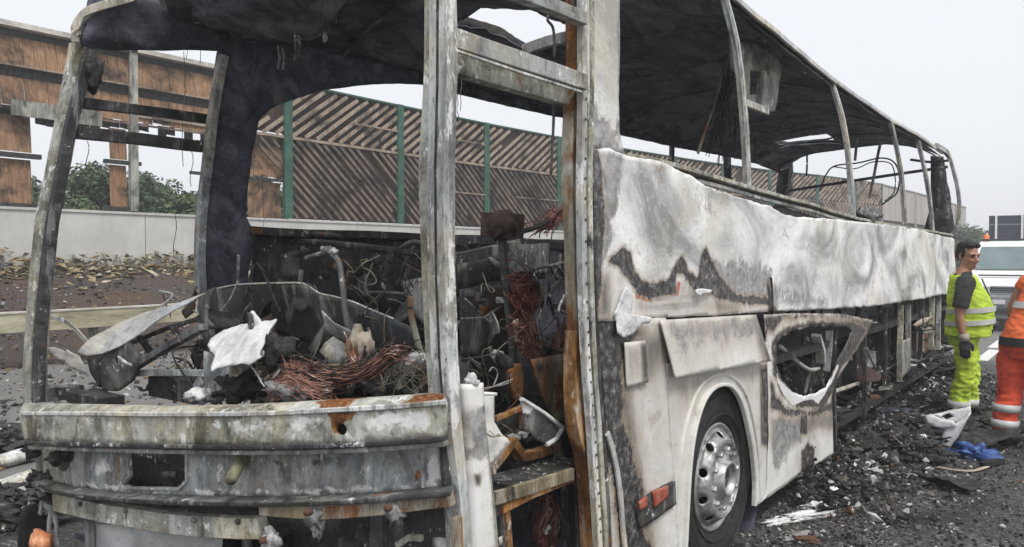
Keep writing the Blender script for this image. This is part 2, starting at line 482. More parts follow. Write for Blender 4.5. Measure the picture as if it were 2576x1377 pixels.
M['white_sheet'] = grunge('whitened_sheet_metal', [(.3, (.42, .42, .43)), (.5, (.58, .58, .58)), (.7, (.70, .70, .69))], 5, stretch=(.4, 1, 2.2), soot=.05, fleck=.15, rough=.6, bump=.12)

def panel_mat():
    """white coach paint with burnt-off, ash-covered and charred zones"""
    n = N('burnt_white_coach_paint')
    xyz = n.sep()
    paint = n.ramp(n.noise(1.6, 5, .6, .4), [(.38, (.60, .585, .545)), (.52, (.73, .72, .69)), (.65, (.78, .775, .76))])
    st = n.noise(7, 6, .7, .3, stretch=(1, 5, .35))
    paint = n.mix(n.rng(st, .55, .8, 0, .3), paint, (.42, .36, .29))
    e = n.math('MULTIPLY', n.math('SUBTRACT', n.noise(7, 10, .80, .6, loc=(1, 1, 2)), .5), 2.0)
    e2 = n.math('MULTIPLY', n.math('SUBTRACT', n.noise(11, 8, .7, .6, loc=(6, 3, 2)), .5), 1.0)
    # print: red line, grey-blue bands
    paint = n.mix(n.rng(n.math('ADD', n.attr('redline'), n.math('MULTIPLY', e2, .06)), .42, .5), paint, (.50, .075, .055))
    paint = n.mix(n.rng(n.attr('greyband'), .45, .55), paint, (.52, .53, .58))
    # scorch: brown-grey haze of soot burnt into the paint
    sc = n.math('ADD', n.attr('scorch'), n.math('MULTIPLY', n.math('SUBTRACT', n.noise(3.2, 7, .7, .5, stretch=(1, 1, .6)), .5), .9))
    c = n.mix(n.rng(sc, .08, .52, 0, .75), paint, (.40, .35, .285))
    c = n.mix(n.rng(sc, .42, .85, 0, .92), c, (.055, .05, .05))
    # ash with flowing marbled films
    v = n.mapping((1, .55, .95))
    w = n.noise(1.5, 5, .52, 2.0, v)
    w2 = n.noise(3.3, 8, .66, 1.9, v, loc=(4, 2, 0))
    ashc = n.ramp(w, [(.36, (.30, .30, .31)), (.44, (.52, .52, .525)), (.51, (.70, .70, .69)), (.60, (.86, .86, .845))])
    lines = n.math('ABSOLUTE', n.math('SINE', n.math('MULTIPLY', w, 70.0)))
    ashc = n.mix(n.rng(lines, .35, .0, 0, .30), ashc, (.33, .33, .345))
    ashc = n.mix(n.rng(n.math('ABSOLUTE', n.math('SINE', n.math('MULTIPLY', w, 58.0))), .30, .0, 0, .32), ashc, (.86, .86, .84))
    ashc = n.mix(n.rng(n.noise(1.1, 5, .6, .8, loc=(9, 1, 3)), .53, .64, 0, .5), ashc, (.50, .47, .35))
    ashc = n.mix(n.rng(n.noise(2.4, 9, .75, 1.2, loc=(2, 6, 3)), .575, .63, 0, .7), ashc, (.25, .25, .26))
    ashc = n.mix(n.rng(n.noise(40, 6, .75), .62, .72, 0, .45), ashc, (.16, .16, .16))
    af = n.rng(n.math('ADD', n.attr('ashy'), e2), .47, .6)
    c = n.mix(af, c, ashc)
    gr = n.noise(20, 8, .75, .3)
    greyc = n.ramp(gr, [(.32, (.10, .10, .105)), (.5, (.28, .28, .285)), (.64, (.46, .46, .46))])
    c = n.mix(n.rng(n.math('ADD', n.attr('greyed'), e), .45, .68, 0, .92), c, greyc)
    chc = n.ramp(n.noise(26, 8, .78), [(.38, (.018, .017, .017)), (.5, (.055, .053, .052)), (.60, (.17, .165, .16)), (.68, (.40, .39, .38))])
    ch = n.math('ADD', n.attr('char'), e)
    c = n.mix(n.rng(ch, .06, .46, 0, .8), c, n.ramp(n.noise(15, 7, .75), [(.4, (.16, .115, .08)), (.6, (.42, .34, .25))]))
    c = n.mix(n.rng(ch, .48, .58), c, chc)
    edge = n.rng(n.math('ADD', n.attr('rim'), n.math('MULTIPLY', e2, .7)), .52, .66, 0, .9)
    c = n.mix(edge, c, (.80, .80, .80))
    n.bump(n.math('ADD', n.math('MULTIPLY', n.noise(22, 7, .7, .5), .7), n.math('MULTIPLY', w2, 1.2)), .35, .012)
    return n.fin(c, n.rng(af, 0, 1, .42, .9), 0, .4)
M['panel'] = panel_mat()

def wood_mat(name, a, b, c_, char=.12):
    n = N(name)
    g = n.noise(9, 7, .65, .4, stretch=(3, 3, .12))
    col = n.ramp(g, [(.3, a), (.5, b), (.72, c_)])
    col = n.mix(n.rng(n.noise(1.3, 6, .7, .5, loc=(5, 1, 2)), .62 - char, .80 - char), col, (.022, .017, .014))
    n.bump(n.noise(40, 4, .6, 0, stretch=(3, 3, .1)), .3, .01)
    return n.fin(col, .85)
M['board'] = wood_mat('weathered_brown_boards', (.14, .075, .042), (.27, .155, .085), (.40, .265, .165), .16)
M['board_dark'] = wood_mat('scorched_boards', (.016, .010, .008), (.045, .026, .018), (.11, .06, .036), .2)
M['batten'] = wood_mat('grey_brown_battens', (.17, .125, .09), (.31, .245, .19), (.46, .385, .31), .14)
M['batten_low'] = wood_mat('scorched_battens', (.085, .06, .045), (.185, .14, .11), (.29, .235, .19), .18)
M['pale_panel'] = grunge('pale_grey_barrier_panel', [(.3, (.36, .33, .31)), (.7, (.52, .49, .47))], 3, stretch=(1, 3, .2), fleck=.1, attrs=False)
M['green'] = grunge('dark_green_post_paint', [(.3, (.018, .07, .05)), (.55, (.028, .105, .072)), (.75, (.05, .145, .105))], 4, fleck=.12, soot=.06, bump=.1, rough=.55, attrs=False)
M['burnt_post'] = grunge('burnt_post_steel', [(.3, (.12, .12, .11)), (.5, (.28, .28, .25)), (.7, (.46, .46, .41))], 5, stretch=(1, 1, .4), soot=.32, fleck=.3, attrs=False)
M['concrete'] = (lambda n: (n.bump(n.noise(60, 6, .7), .25, .006), n.fin(
    n.mix(n.rng(n.noise(5, 7, .7, .3, stretch=(1, 2, .18), loc=(2, 2, 2)), .52, .8, 0, .4),
          n.mix(n.rng(n.noise(50, 5, .7), .55, .75, 0, .3), n.ramp(n.noise(1.4, 7, .65), [(.3, (.42, .42, .40)), (.55, (.52, .52, .50)), (.75, (.60, .60, .58))]), (.3, .3, .29)), (.26, .25, .22)), .9))[1])(N('pale_concrete'))
M['rail_steel'] = (lambda n: n.fin(n.mix(n.rng(n.noise(.9, 6, .7, .6), .5, .66), n.ramp(n.noise(4, 7, .7, stretch=(1, .4, 2)), [(.36, (.20, .185, .12)), (.5, (.36, .335, .23)), (.64, (.50, .47, .35))]),
      n.ramp(n.noise(6, 6, .7), [(.36, (.24, .16, .07)), (.64, (.46, .35, .17))])), .7))(N('heat_stained_guard_rail'))
M['rail_top'] = grunge('pale_rail_top', [(.3, (.42, .40, .36)), (.7, (.62, .60, .54))], 5, fleck=.1, soot=.05, attrs=False)
M['tyre'] = grunge('tyre_rubber', [(.3, .014), (.6, .026), (.8, .05)], 12, stretch=(1, 1, 1), fleck=.1, rough=.75, bump=.2, attrs=False)
M['alu'] = (lambda n: (n.bump(n.noise(18, 5, .6), .05, .01), n.fin(n.mix(n.rng(n.noise(9, 9, .75, .6), .50, .62, 0, .8), n.ramp(n.noise(4, 5), [(.4, (.36, .355, .35)), (.6, (.60, .595, .59))]), (.10, .092, .085)), n.rng(n.noise(12, 6), .35, .65, .36, .62), .7))[1])(N('polished_aluminium'))
M['black'] = grunge('matt_black', [(.3, .01), (.7, .022)], 8, fleck=0, bump=.1, attrs=False)
M['lens'] = (lambda n: n.fin(n.ramp(n.noise(22, 6, .7), [(.3, (.10, .03, .022)), (.5, (.34, .075, .045)), (.7, (.48, .22, .16))]), .35))(N('orange_red_lens'))
M['orange_plastic'] = (lambda n: (n.bump(n.noise(26, 5), .6, .01), n.fin(n.ramp(n.noise(14, 6, .7), [(.3, (.16, .05, .025)), (.5, (.50, .17, .06)), (.64, (.66, .38, .24))]), .5))[1])(N('scorched_orange_plastic'))
M['blue_sheet'] = (lambda n: n.fin(n.ramp(n.noise(16, 6, .7), [(.3, (.015, .02, .05)), (.5, (.03, .08, .26)), (.62, (.09, .17, .40))]), .55))(N('blue_plastic_sheet'))
M['beige'] = grunge('beige_foam', [(.3, (.34, .27, .2)), (.7, (.56, .48, .4))], 9, soot=.12, fleck=.2, attrs=False)
M['white_plastic'] = grunge('dirty_white_plastic', [(.3, (.50, .51, .52)), (.6, (.68, .69, .70)), (.8, (.76, .77, .78))], 6, soot=.14, fleck=.2, rough=.55, bump=.2, attrs=False)

def asphalt():
    n = N('burnt_wet_asphalt')
    o = n.sep()
    g = n.noise(55, 6, .75)
    base = n.ramp(g, [(.36, (.06, .058, .055)), (.5, (.155, .15, .142)), (.6, (.26, .25, .24)), (.7, (.42, .41, .39))])
    big = n.noise(.8, 6, .65, .5)
    base = n.mix(n.rng(big, .4, .62, 0, .5), base, (.22, .215, .21))
    # burnt zone round the coach: a stain that thins out away from it
    dx = n.math('ABSOLUTE', n.math('ADD', o[0], 1.2))
    dy = n.math('ABSOLUTE', n.math('SUBTRACT', o[1], 7.2))
    q = n.math('MAXIMUM', n.math('MULTIPLY', dx, 1.0), n.math('SUBTRACT', dy, 4.6))
    st = n.math('ADD', n.rng(q, 1.5, 3.9, 1.0, 0.0), n.math('MULTIPLY', n.math('SUBTRACT', n.noise(1.5, 8, .72, .8), .5), 1.1))
    blackc = n.ramp(n.noise(38, 8, .78, .2), [(.36, (.016, .016, .016)), (.48, (.048, .047, .045)), (.57, (.135, .13, .123)), (.67, (.28, .27, .26))])
    c = n.mix(n.rng(st, .38, .62), base, blackc)
    wet = n.rng(n.noise(1.9, 7, .7, .6, loc=(3, 3, 0)), .50, .6)
    c = n.mix(n.math('MULTIPLY', wet, n.rng(st, .2, .7, 0, .8)), c, (.010, .0105, .012))
    ashf = n.math('MULTIPLY', n.rng(n.noise(3.0, 9, .78, 1.0, loc=(1, 8, 0)), .60, .68), n.rng(st, .35, .7))
    c = n.mix(ashf, c, n.ramp(g, [(.3, (.2, .2, .2)), (.6, (.52, .52, .52))]))
    n.bump(n.math('ADD', g, n.noise(11, 7, .75)), .8, .02)
    return n.fin(c, n.rng(wet, 0, 1, .88, .40), 0, .35)
M['asphalt'] = asphalt()
M['gravel'] = (lambda n: (n.bump(n.noise(24, 7, .8), 1.0, .05), n.fin(
    n.mix(n.rng(n.noise(.8, 6, .7, .6), .45, .65), n.ramp(n.noise(34, 8, .8), [(.3, (.03, .026, .025)), (.5, (.075, .062, .057)), (.66, (.16, .14, .13)), (.8, (.32, .30, .29))]),
          n.ramp(n.noise(30, 8, .8, loc=(3, 0, 1)), [(.3, (.05, .03, .022)), (.55, (.13, .08, .055)), (.75, (.24, .17, .12))])), .95))[1])(N('burnt_gravel_earth'))
def flat(name, col, rough=.7, metal=0., var=.25, scale=20, spec=.35, bump=0.):
    n = N(name)
    c = n.ramp(n.noise(scale, 5, .65), [(.3, tuple(q * (1 - var) for q in col)), (.7, tuple(min(1, q * (1 + var)) for q in col))])
    if bump: n.bump(n.noise(scale * 2, 5, .7), bump, .01)
    return n.fin(c, rough, metal, spec)
M['straw1'] = flat('scorched_straw', (.26, .22, .12), .9)
M['olive_plain'] = flat('dull_olive_steel', (.16, .155, .10), .8, var=.5, scale=30, bump=.3)
M['brown_char'] = flat('brown_charred_plastic', (.06, .04, .036), .9, var=.6, scale=25, bump=.8)
M['straw2'] = flat('dry_brown_leaf', (.20, .14, .07), .9)
M['straw3'] = flat('pale_straw', (.40, .37, .26), .9)
M['leaf1'] = flat('leaf_dark_green', (.040, .066, .036), .7)
M['leaf2'] = flat('leaf_mid_green', (.065, .105, .048), .7)
M['leaf3'] = flat('leaf_light_green', (.10, .15, .05), .7)
M['bark'] = flat('bark', (.10, .08, .06), .95)
M['stone_d'] = flat('dark_fragment', (.022, .022, .023), .8)
M['stone_m'] = flat('grey_fragment', (.115, .108, .10), .9, var=.5)
M['stone_l'] = flat('pale_fragment', (.42, .42, .41), .9)
M['rust_frag'] = flat('rusty_fragment', (.10, .05, .032), .9)
M['road_paint'] = flat('road_paint', (.62, .62, .60), .8)
M['hi_yellow'] = flat('lime_hi_vis_cloth', (.44, .60, .055), .8, var=.30, scale=5, bump=.2)
M['hi_orange'] = flat('orange_hi_vis_cloth', (.72, .15, .05), .8, var=.28, scale=5, bump=.2)
M['hi_red'] = flat('red_orange_cloth', (.66, .085, .04), .8, var=.32, scale=5, bump=.2)
M['reflect'] = flat('grey_reflective_tape', (.52, .53, .52), .4, var=.12)
M['tshirt'] = flat('charcoal_tshirt', (.035, .038, .038), .9, var=.2, bump=.1)
M['skin'] = flat('tanned_skin', (.36, .19, .125), .55, var=.12, scale=14)
M['hair'] = flat('black_hair', (.014, .012, .011), .6, var=.4, scale=60, bump=.6)
M['glove'] = flat('dark_grey_glove', (.045, .045, .055), .9)
M['cuff'] = flat('pale_knit_cuff', (.33, .30, .27), .9)
M['boot'] = flat('black_boot', (.014, .014, .014), .6)
M['eye'] = flat('dark_eye', (.02, .015, .012), .2)
M['lip'] = flat('lips', (.26, .11, .085), .5)
M['van_white'] = flat('white_van_paint', (.78, .79, .80), .3, var=.03)
M['van_grey'] = flat('dark_grey_plastic', (.045, .047, .052), .5)
M['van_mid'] = flat('silver_grey_bumper', (.20, .215, .235), .5)
M['chrome'] = flat('bright_trim', (.6, .6, .6), .2, .8, var=.05)
M['headlight'] = flat('headlight_glass', (.42, .45, .48), .12, var=.2)
M['screen_glass'] = (lambda n: n.fin(n.ramp(n.noise(1.2, 3), [(.3, (.10, .145, .155)), (.7, (.19, .245, .255))]), .06, 0, .6))(N('tinted_windscreen'))
M['board_blue'] = flat('dark_slate_board', (.045, .052, .075), .6)
M['beacon'] = flat('orange_beacon', (.85, .20, .06), .35)
M['plate'] = flat('number_plate', (.62, .60, .66), .5, var=.1)
# ================================================================ the ground
XW = -15.0           # road-side face of the concrete wall
def ground():
    # flat motorway surface as one sheet to the horizon; finer near the wreck
    xs = [-11.4, -9, -7, -5, -4, -3, -2, -1, 0, .5, 1, 1.5, 2, 2.5, 3, 4, 5, 7, 10, 15, 30, 80, 400]
    ys = [-400, -60, -15, -6, -2, 0, 1, 2, 3, 3.5, 4, 4.5, 5, 5.5, 6, 6.5, 7, 7.5, 8, 8.5, 9, 9.5, 10, 11, 12, 14, 18, 25, 40, 80, 200, 700]
    v = [(x, y, 0) for y in ys for x in xs]; nx = len(xs)
    f = [(j * nx + i, j * nx + i + 1, (j + 1) * nx + i + 1, (j + 1) * nx + i) for j in range(len(ys) - 1) for i in range(nx - 1)]
    me = bpy.data.meshes.new('road'); me.from_pydata(v, [], f)
    tag(link('road', me, M['asphalt']), kind='structure')
    # verge bank rising to the foot of the wall, and the field behind
    ys = [-400, -60] + [-12 + i * .8 for i in range(60)] + [40, 60, 90, 150, 300, 700]
    xs = [-11.4, -11.8, -12.4, -13.2, -14.0, -14.6, -15.02]
    zs = [0.0, .16, .42, .80, 1.12, 1.36, 1.46]
    v = []
    for y in ys:
        for x, z in zip(xs, zs):
            w = 0 if x == -11.4 else .06 * noise.noise(Vector((x * 1.3, y * .9, 2)))
            v.append((x, y, z + w))
    nx = len(xs)
    f = [(j * nx + i, (j + 1) * nx + i, (j + 1) * nx + i + 1, j * nx + i + 1) for j in range(len(ys) - 1) for i in range(nx - 1)]
    me = bpy.data.meshes.new('verge_bank'); me.from_pydata(v, [], f)
    tag(link('verge_bank', me, M['gravel'], smooth=True), kind='structure')
    me = bpy.data.meshes.new('field'); me.from_pydata([(-15.4, -400, 1.25), (-15.4, 700, 1.25), (-400, 700, 1.3), (-400, -400, 1.3)], [], [(0, 1, 2, 3)])
    tag(link('field', me, M['leaf2']), kind='structure')
ground()
def bank_z(x):
    return float(np.interp(-x, [11.4, 11.8, 12.4, 13.2, 14.0, 14.6, 15.02], [0.0, .16, .42, .80, 1.12, 1.36, 1.46]))
# dashed lane line on the road beyond the men
for px0, px1, py0, py1 in ((2470, 2503, 885, 902), (2495, 2530, 858, 872), (2522, 2545, 838, 848)):
    c = on_z((px0 + px1) / 2, (py0 + py1) / 2, 0)
    me = bpy.data.meshes.new('lane_dash')
    me.from_pydata([(c.x - .09, c.y - .9, .004), (c.x + .09, c.y - .9, .004), (c.x + .09, c.y + .9, .004), (c.x - .09, c.y + .9, .004)], [], [(0, 1, 2, 3)])
    tag(link('lane_dash', me, M['road_paint']), kind='structure')

# ================================================================ concrete wall under the barrier
wall = thing('concrete_wall', 'long pale concrete parapet wall along the burnt verge, under the wooden noise barrier', 'wall', (XW - .15, 30, 1.3))
y = -6.0
while y < 132:
    w = 2.98 if y < 40 else 11.98
    b = MB().box((XW - .15, y + w / 2, 1.95), (.30, w, 1.2))
    b.box((XW - .15, y + w / 2, 2.575), (.36, w, .05))
    o = b.build('wall_panel', M['concrete'], wall)
    y += w + .02

# ================================================================ wooden noise barrier
XB = XW - .12
YP = [12.72 + 3.97 * k for k in range(-5, 11)]            # post positions; YP[5] stands at the first green post
ZB, ZM, ZT = 2.62, 4.66, 6.02
bar = thing('noise_barrier', 'tall burnt wooden noise barrier with diagonal battens between green steel posts on the concrete wall', 'noise barrier', (XB, 30, ZB))
for k, yy in enumerate(YP):
    burnt = k < 5
    if burnt:
        b = MB().box((XB + .14, yy, (ZB + ZT) / 2), (.05, .17, ZT - ZB)).box((XB + .02, yy, (ZB + ZT) / 2), (.20, .03, ZT - ZB))
    else:
        b = MB().box((XB + .14, yy, (ZB + ZT) / 2 + .03), (.06, .24, ZT - ZB + .06)).box((XB + .02, yy, (ZB + ZT) / 2), (.18, .04, ZT - ZB))
    b.build('post', M['burnt_post' if burnt else 'green'], bar, normals=False)
n_bat = 0
late = MB()
for k in range(3, 15):
    y0, y1 = YP[k] + .05, YP[k + 1] - .05
    skip_low = k == 3
    for tier in (0, 1):
        if k == 3: break
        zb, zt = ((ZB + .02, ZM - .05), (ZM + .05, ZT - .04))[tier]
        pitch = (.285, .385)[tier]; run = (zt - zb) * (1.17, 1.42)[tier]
        yy = y0 - run
        while yy < y1:
            # clip each batten to its bay
            a, c = yy, yy + run
            za, zc = (zt, zb) if tier == 0 else (zb, zt)
            f = lambda t: za + (zc - za) * (t - a) / run
            s0, s1 = max(a, y0), min(c, y1)
            burnt_off = k == 4 and s0 < on_x(600, 400, XB).y
            if s1 - s0 > .12 and not burnt_off and not (rnd.random() < .03):
                p0, p1 = Vector((XB + .105, s0, f(s0))), Vector((XB + .105, s1, f(s1)))
                if k == 4 and tier == 0:      # charred lower ends
                    p1 = p0.lerp(p1, rnd.uniform(.6, 1))
                if rnd.random() < .06: p1 = p0.lerp(p1, rnd.uniform(.45, .9))
                p1.z += rnd.uniform(-.025, .025); p0.z += rnd.uniform(-.02, .02)
                j = rnd.uniform(-.012, .012)
                p0.x += j; p1.x += j + rnd.uniform(-.012, .012)
                up = Vector((1, 0, 0))
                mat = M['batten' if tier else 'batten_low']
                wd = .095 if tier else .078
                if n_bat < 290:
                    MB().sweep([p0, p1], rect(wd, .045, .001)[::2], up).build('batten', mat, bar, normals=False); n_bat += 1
                else: late.sweep([p0, p1], rect(.11, .05, .001)[::2], up)
            yy += pitch
    # rails and backing
    if k >= 4:
        mid = MB().box((XB + .10, (y0 + y1) / 2, ZM), (.10, y1 - y0, .07)).build('mid_rail', M['batten'], bar, normals=False)
        zb = ZB
        y0b = y0 if k > 4 else y0 + .2
        if k > 4:
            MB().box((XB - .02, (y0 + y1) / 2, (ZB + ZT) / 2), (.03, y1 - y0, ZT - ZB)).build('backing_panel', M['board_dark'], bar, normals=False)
        MB().box((XB + .02, (y0 + y1) / 2, ZT + .03), (.26, y1 - y0 + .26, .05)).build('top_cap', M['green'], bar, normals=False)
        if k > 4:
            for zz in (3.62, 5.3):
                if rnd.random() < .75:
                    l = rnd.uniform(.4, .95) * (y1 - y0)
                    MB().box((XB + .15, y1 - l / 2 - .02, zz + rnd.uniform(-.1, .1)), (.03, l, .045)).build('cross_rail', M['batten'], bar, normals=False)
late.build('far_batten', M['batten'], bar, normals=False)['kind'] = 'stuff'

# the burnt-out bays on the left: tiers of upright boards, many gone
def boards(y0, y1, zb, zt, x, mat, w=.21, ragged=.0, lean=0.0, keep=1.0):
    yy = y0
    while yy < y1 - .03:
        ww = min(w * rnd.uniform(.92, 1.04), y1 - yy)
        if rnd.random() < keep:
            b0 = zb + (rnd.random() ** 2 * ragged); j = rnd.uniform(-.012, .012)
            b = MB()
            vs = [(x + j + lean, yy, b0 + rnd.uniform(0, ragged * .3)), (x + j + lean, yy + ww - .008, b0), (x + j, yy + ww - .008, zt), (x + j, yy, zt)]
            vs2 = [(a - .025, c, d) for a, c, d in vs]
            b.add(vs + vs2, [(0, 1, 2, 3), (7, 6, 5, 4), (0, 4, 5, 1), (1, 5, 6, 2), (2, 6, 7, 3), (3, 7, 4, 0)])
            b.build('board', mat, bar, normals=False)
        yy += ww
for k in range(0, 5):
    y0, y1 = YP[k] + .03, YP[k + 1] - .03
    # pale cap with a dark rail set back under it, then two leaning tiers
    MB().box((XB + .03, (y0 + y1) / 2, ZT + .02), (.34, y1 - y0 + .2, .10)).build('top_cap', M['rail_top'], bar, normals=False)
    MB().box((XB - .04, (y0 + y1) / 2, ZT - .16), (.06, y1 - y0, .30)).build('dark_top_rail', M['char'], bar, normals=False)
    ye = y1 if k < 4 else on_x(575, 300, XB).y
    if True:
        ya_, y1 = y1, ye
        boards(y0, y1, 5.30, 5.84, XB + .02, M['board'], lean=.10)
        MB().box((XB + .12, (y0 + y1) / 2, 5.28), (.05, y1 - y0, .035)).build('board_lip', M['batten'], bar, normals=False)
        MB().box((XB - .05, (y0 + y1) / 2, 5.19), (.05, y1 - y0, .34)).build('charred_rail', M['char'], bar, normals=False)
        boards(y0, y1, 4.50, 5.08, XB + .02, M['board'], lean=.10, ragged=.05)
        MB().box((XB + .12, (y0 + y1) / 2, 4.47), (.05, y1 - y0, .04)).build('board_lip', M['batten_low'], bar, normals=False)
        boards(y0, y1, 4.22, 4.54, XB - .05, M['char'], ragged=.18, keep=.85)
        y1 = ya_
    if k == 4:
        boards(ye + .03, y1, 4.75, 5.84, XB - .03, M['board_dark'], lean=.05)
        boards(ye + .03, y1, 3.6, 4.72, XB - .03, M['board'], lean=.03, ragged=.12)
        MB().box((XB + .05, y1 - 1.3, 3.56), (.07, 2.6, .07)).build('charred_rail', M['char'], bar, normals=False)
        boards(y1 - 1.05, y1 - .1, ZB, 3.5, XB - .03, M['board'], lean=.05)
# what is left of the lower boards: one wide and one narrow stump
ya = on_x(-60, 400, XB).y; yb = on_x(78, 400, XB).y
for zb, zt in ((3.66, 4.35), (2.66, 3.52)):
    boards(ya, yb, zb, zt, XB, M['board'], w=.3, lean=.06)
MB().box((XB + .05, (ya + yb) / 2 + .05, 3.59), (.12, yb - ya + .2, .09)).build('charred_rail', M['char'], bar, normals=False)
MB().box((XB + .05, (ya + yb) / 2, 2.64), (.10, yb - ya + .15, .07)).build('charred_rail', M['char'], bar, normals=False)
ya = on_x(275, 450, XB).y; yb = on_x(318, 450, XB).y
for zb, zt in ((3.70, 4.35), (2.70, 3.58)):
    boards(ya, yb, zb, zt, XB, M['board'], w=.2, lean=.05)
MB().box((XB + .05, (ya + yb) / 2 + .08, 3.64), (.12, yb - ya + .4, .08)).build('charred_rail', M['char'], bar, normals=False)
MB().box((XB + .05, (ya + yb) / 2, 2.66), (.12, yb - ya + .3, .08)).build('charred_rail', M['char'], bar, normals=False)
pa, pb = on_x(28, 268, XB + .2), on_x(255, 302, XB + .2)
beam('loose_plank', bar, [pa, pb], .05, .30, M['burnt_post'], up=(0, 0, 1), warp=.02)
# plain pale panels beyond the lattice, ending far away
yy = YP[-1] + .1
far_end = 82.0
while yy < far_end:
    w = min(8, far_end - yy)
    MB().box((XB, yy + w / 2, 4.95), (.14, w - .05, 2.1)).box((XB, yy + w / 2, ZT + .03), (.26, w - .05, .06)).build('plain_panel', M['pale_panel'], bar, normals=False)
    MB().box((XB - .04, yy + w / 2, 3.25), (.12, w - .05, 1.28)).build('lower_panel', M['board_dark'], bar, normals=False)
    MB().box((XB + .12, yy, 4.3), (.10, .2, 3.4)).build('post', M['pale_panel'], bar, normals=False)
    yy += w

# ================================================================ guard rail along the verge
XR = -10.95
rail = thing('guard_rail', 'heat-stained box-section guard rail on posts in front of the burnt verge', 'guard rail', (XR, 8, 0))
for i, (y0, y1) in enumerate(((-14, -2), (-2, 5.2), (5.2, 9.93), (9.97, 22), (22, 60), (60, 130))):
    w = y1 - y0 - .02
    MB().box((XR, (y0 + y1) / 2, .70), (.16, w, .27)).build('rail_beam', M['rail_steel'], rail, normals=False)
    MB().box((XR, (y0 + y1) / 2, .8475), (.19, w, .022)).build('rail_top', M['rail_top'], rail, normals=False)
    MB().box((XR + .09, y1 - .12, .70), (.012, .2, .22)).build('end_plate', M['rail_top'], rail, normals=False)
    MB().lathe([(0, .02), (.028, .015), (.03, 0)], 10, (XR + .096, y1 - .1, .70)).build('bolt', M['burnt_post'], rail)
for i in range(30):
    MB().box((XR - .12, -10 + i * 4, .36), (.08, .12, .72)).build('rail_post', M['burnt_post'], rail, normals=False)

# the road bends to the right further on: barrier, wall, rail and bank follow it
def bend(y): return float(np.interp(y, [20, 24.4, 28.4, 34, 38.9, 41.8, 46, 50.9, 60, 82, 130], [0, .25, .6, 1.3, 2.1, 3.0, 4.3, 5.3, 5.8, 6.1, 6.4]))
def bend_mesh(o):
    if o.type != 'MESH': return
    me = o.data
    if me.get('bent'): return
    co = np.empty(len(me.vertices) * 3, np.float32); me.vertices.foreach_get('co', co); co = co.reshape(-1, 3)
    co[:, 0] += np.array([bend(y) for y in co[:, 1]], np.float32)
    me.vertices.foreach_set('co', co.ravel()); me.update(); me['bent'] = 1
for o in list(wall.children) + list(bar.children) + list(rail.children) + [bpy.data.objects['verge_bank']]: bend_mesh(o)

# ================================================================ trees and bushes behind the barrier
def tree(name, label, x, y, h, r, mats, n=9000, group=None, low=.18, leaf=.075, base=1.3):
    root = thing(name, label, 'tree', (x, y, base), group=group)
    V, F = [], []
    b = MB()
    tip = Vector((x, y, base + h * .8))
    b.sweep(smooth_path([(x, y, base), (x + .1, y, base + h * .3), (x - .1, y + .1, base + h * .55), tip], 4), ring(.035 * h, 8), scale=[1 - .8 * i / 12 for i in range(13)])
    cl = []
    for i in range(26):
        a = rnd.uniform(0, 6.28); q = rnd.random(); zz = low + (1 - low) * rnd.random() ** .8
        rr = r * (1.05 - .75 * max(0, zz - .45) / .55) * math.sqrt(q) * .92
        c = Vector((x + rr * math.cos(a), y + rr * math.sin(a), base + h * zz * .93))
        cl.append((c, rnd.uniform(.20, .36) * r))
        if i < 9:
            s_ = Vector((x, y, base + h * rnd.uniform(.25, .5)))
            b.sweep(smooth_path([s_, s_.lerp(c, .5) + Vector((0, 0, .1)), c], 3), ring(.012 * h, 5), scale=[1, .9, .8, .7, .5, .4, .3])
    b.build('trunk', M['bark'], root)
    MI = []
    for i in range(n):
        c, s = cl[rnd.randrange(len(cl))]
        d = Vector((rnd.gauss(0, 1), rnd.gauss(0, 1), rnd.gauss(0, .8))); d.normalize()
        p = c + d * s * (rnd.random() ** .35)
        nrm = (d + Vector((rnd.gauss(0, .5), rnd.gauss(0, .5), rnd.gauss(0, .5) + .4))).normalized()
        t = nrm.cross(Vector((rnd.gauss(0, 1), rnd.gauss(0, 1), rnd.gauss(0, 1)))).normalized(); u = nrm.cross(t)
        l = leaf * rnd.uniform(.6, 1.3)
        k = len(V)
        V += [tuple(p - t * l), tuple(p + u * l * .55), tuple(p + t * l), tuple(p - u * l * .55)]
        F.append((k, k + 1, k + 2, k + 3)); MI.append(rnd.choices(range(len(mats)), [5, 4, 1][:len(mats)])[0])
    me = bpy.data.meshes.new('crown'); me.from_pydata(V, [], F); me.polygons.foreach_set('material_index', MI)
    link('crown', me, mats, root)
    return root
GT = 'trees behind the noise barrier'
L3 = [M['leaf1'], M['leaf2'], M['leaf3']]
def tree_at(name, label, px, top, X, r, **k):
    p = on_x(px, top, X); tree(name, label, X, p.y, p.z - 1.3, r, k.pop('mats', L3), group=GT, **k)
tree_at('leafy_tree', 'rounded dark green tree left of the narrow board stump, between the barrier gaps', 230, 428, -21, 1.6)
tree_at('leafy_tree', 'low pale green bush at the foot of the gap beside the leaning front pillar', 165, 480, -19.5, 1.1, mats=[M['leaf2'], M['leaf3'], M['leaf1']], n=6000)
tree_at('leafy_tree', 'dark green tree right behind the blackened barrier post', 370, 442, -23, 1.9)
tree_at('leafy_tree', 'small bright green bush in the gap just left of the black door pillar', 462, 490, -20, 1.1, mats=[M['leaf2'], M['leaf3'], M['leaf1']], n=6000)
tree_at('leafy_tree', 'mid green tree low in the gap between the small bush and the blackened post', 425, 468, -24, 1.6)
tree_at('leafy_tree', 'green tree showing through the hole right of the black door pillar', 655, 440, -20, 1.5)
tree_at('leafy_tree', 'tree hidden mostly by the brown board stump at the far left', 60, 450, -22, 1.8, n=4000)
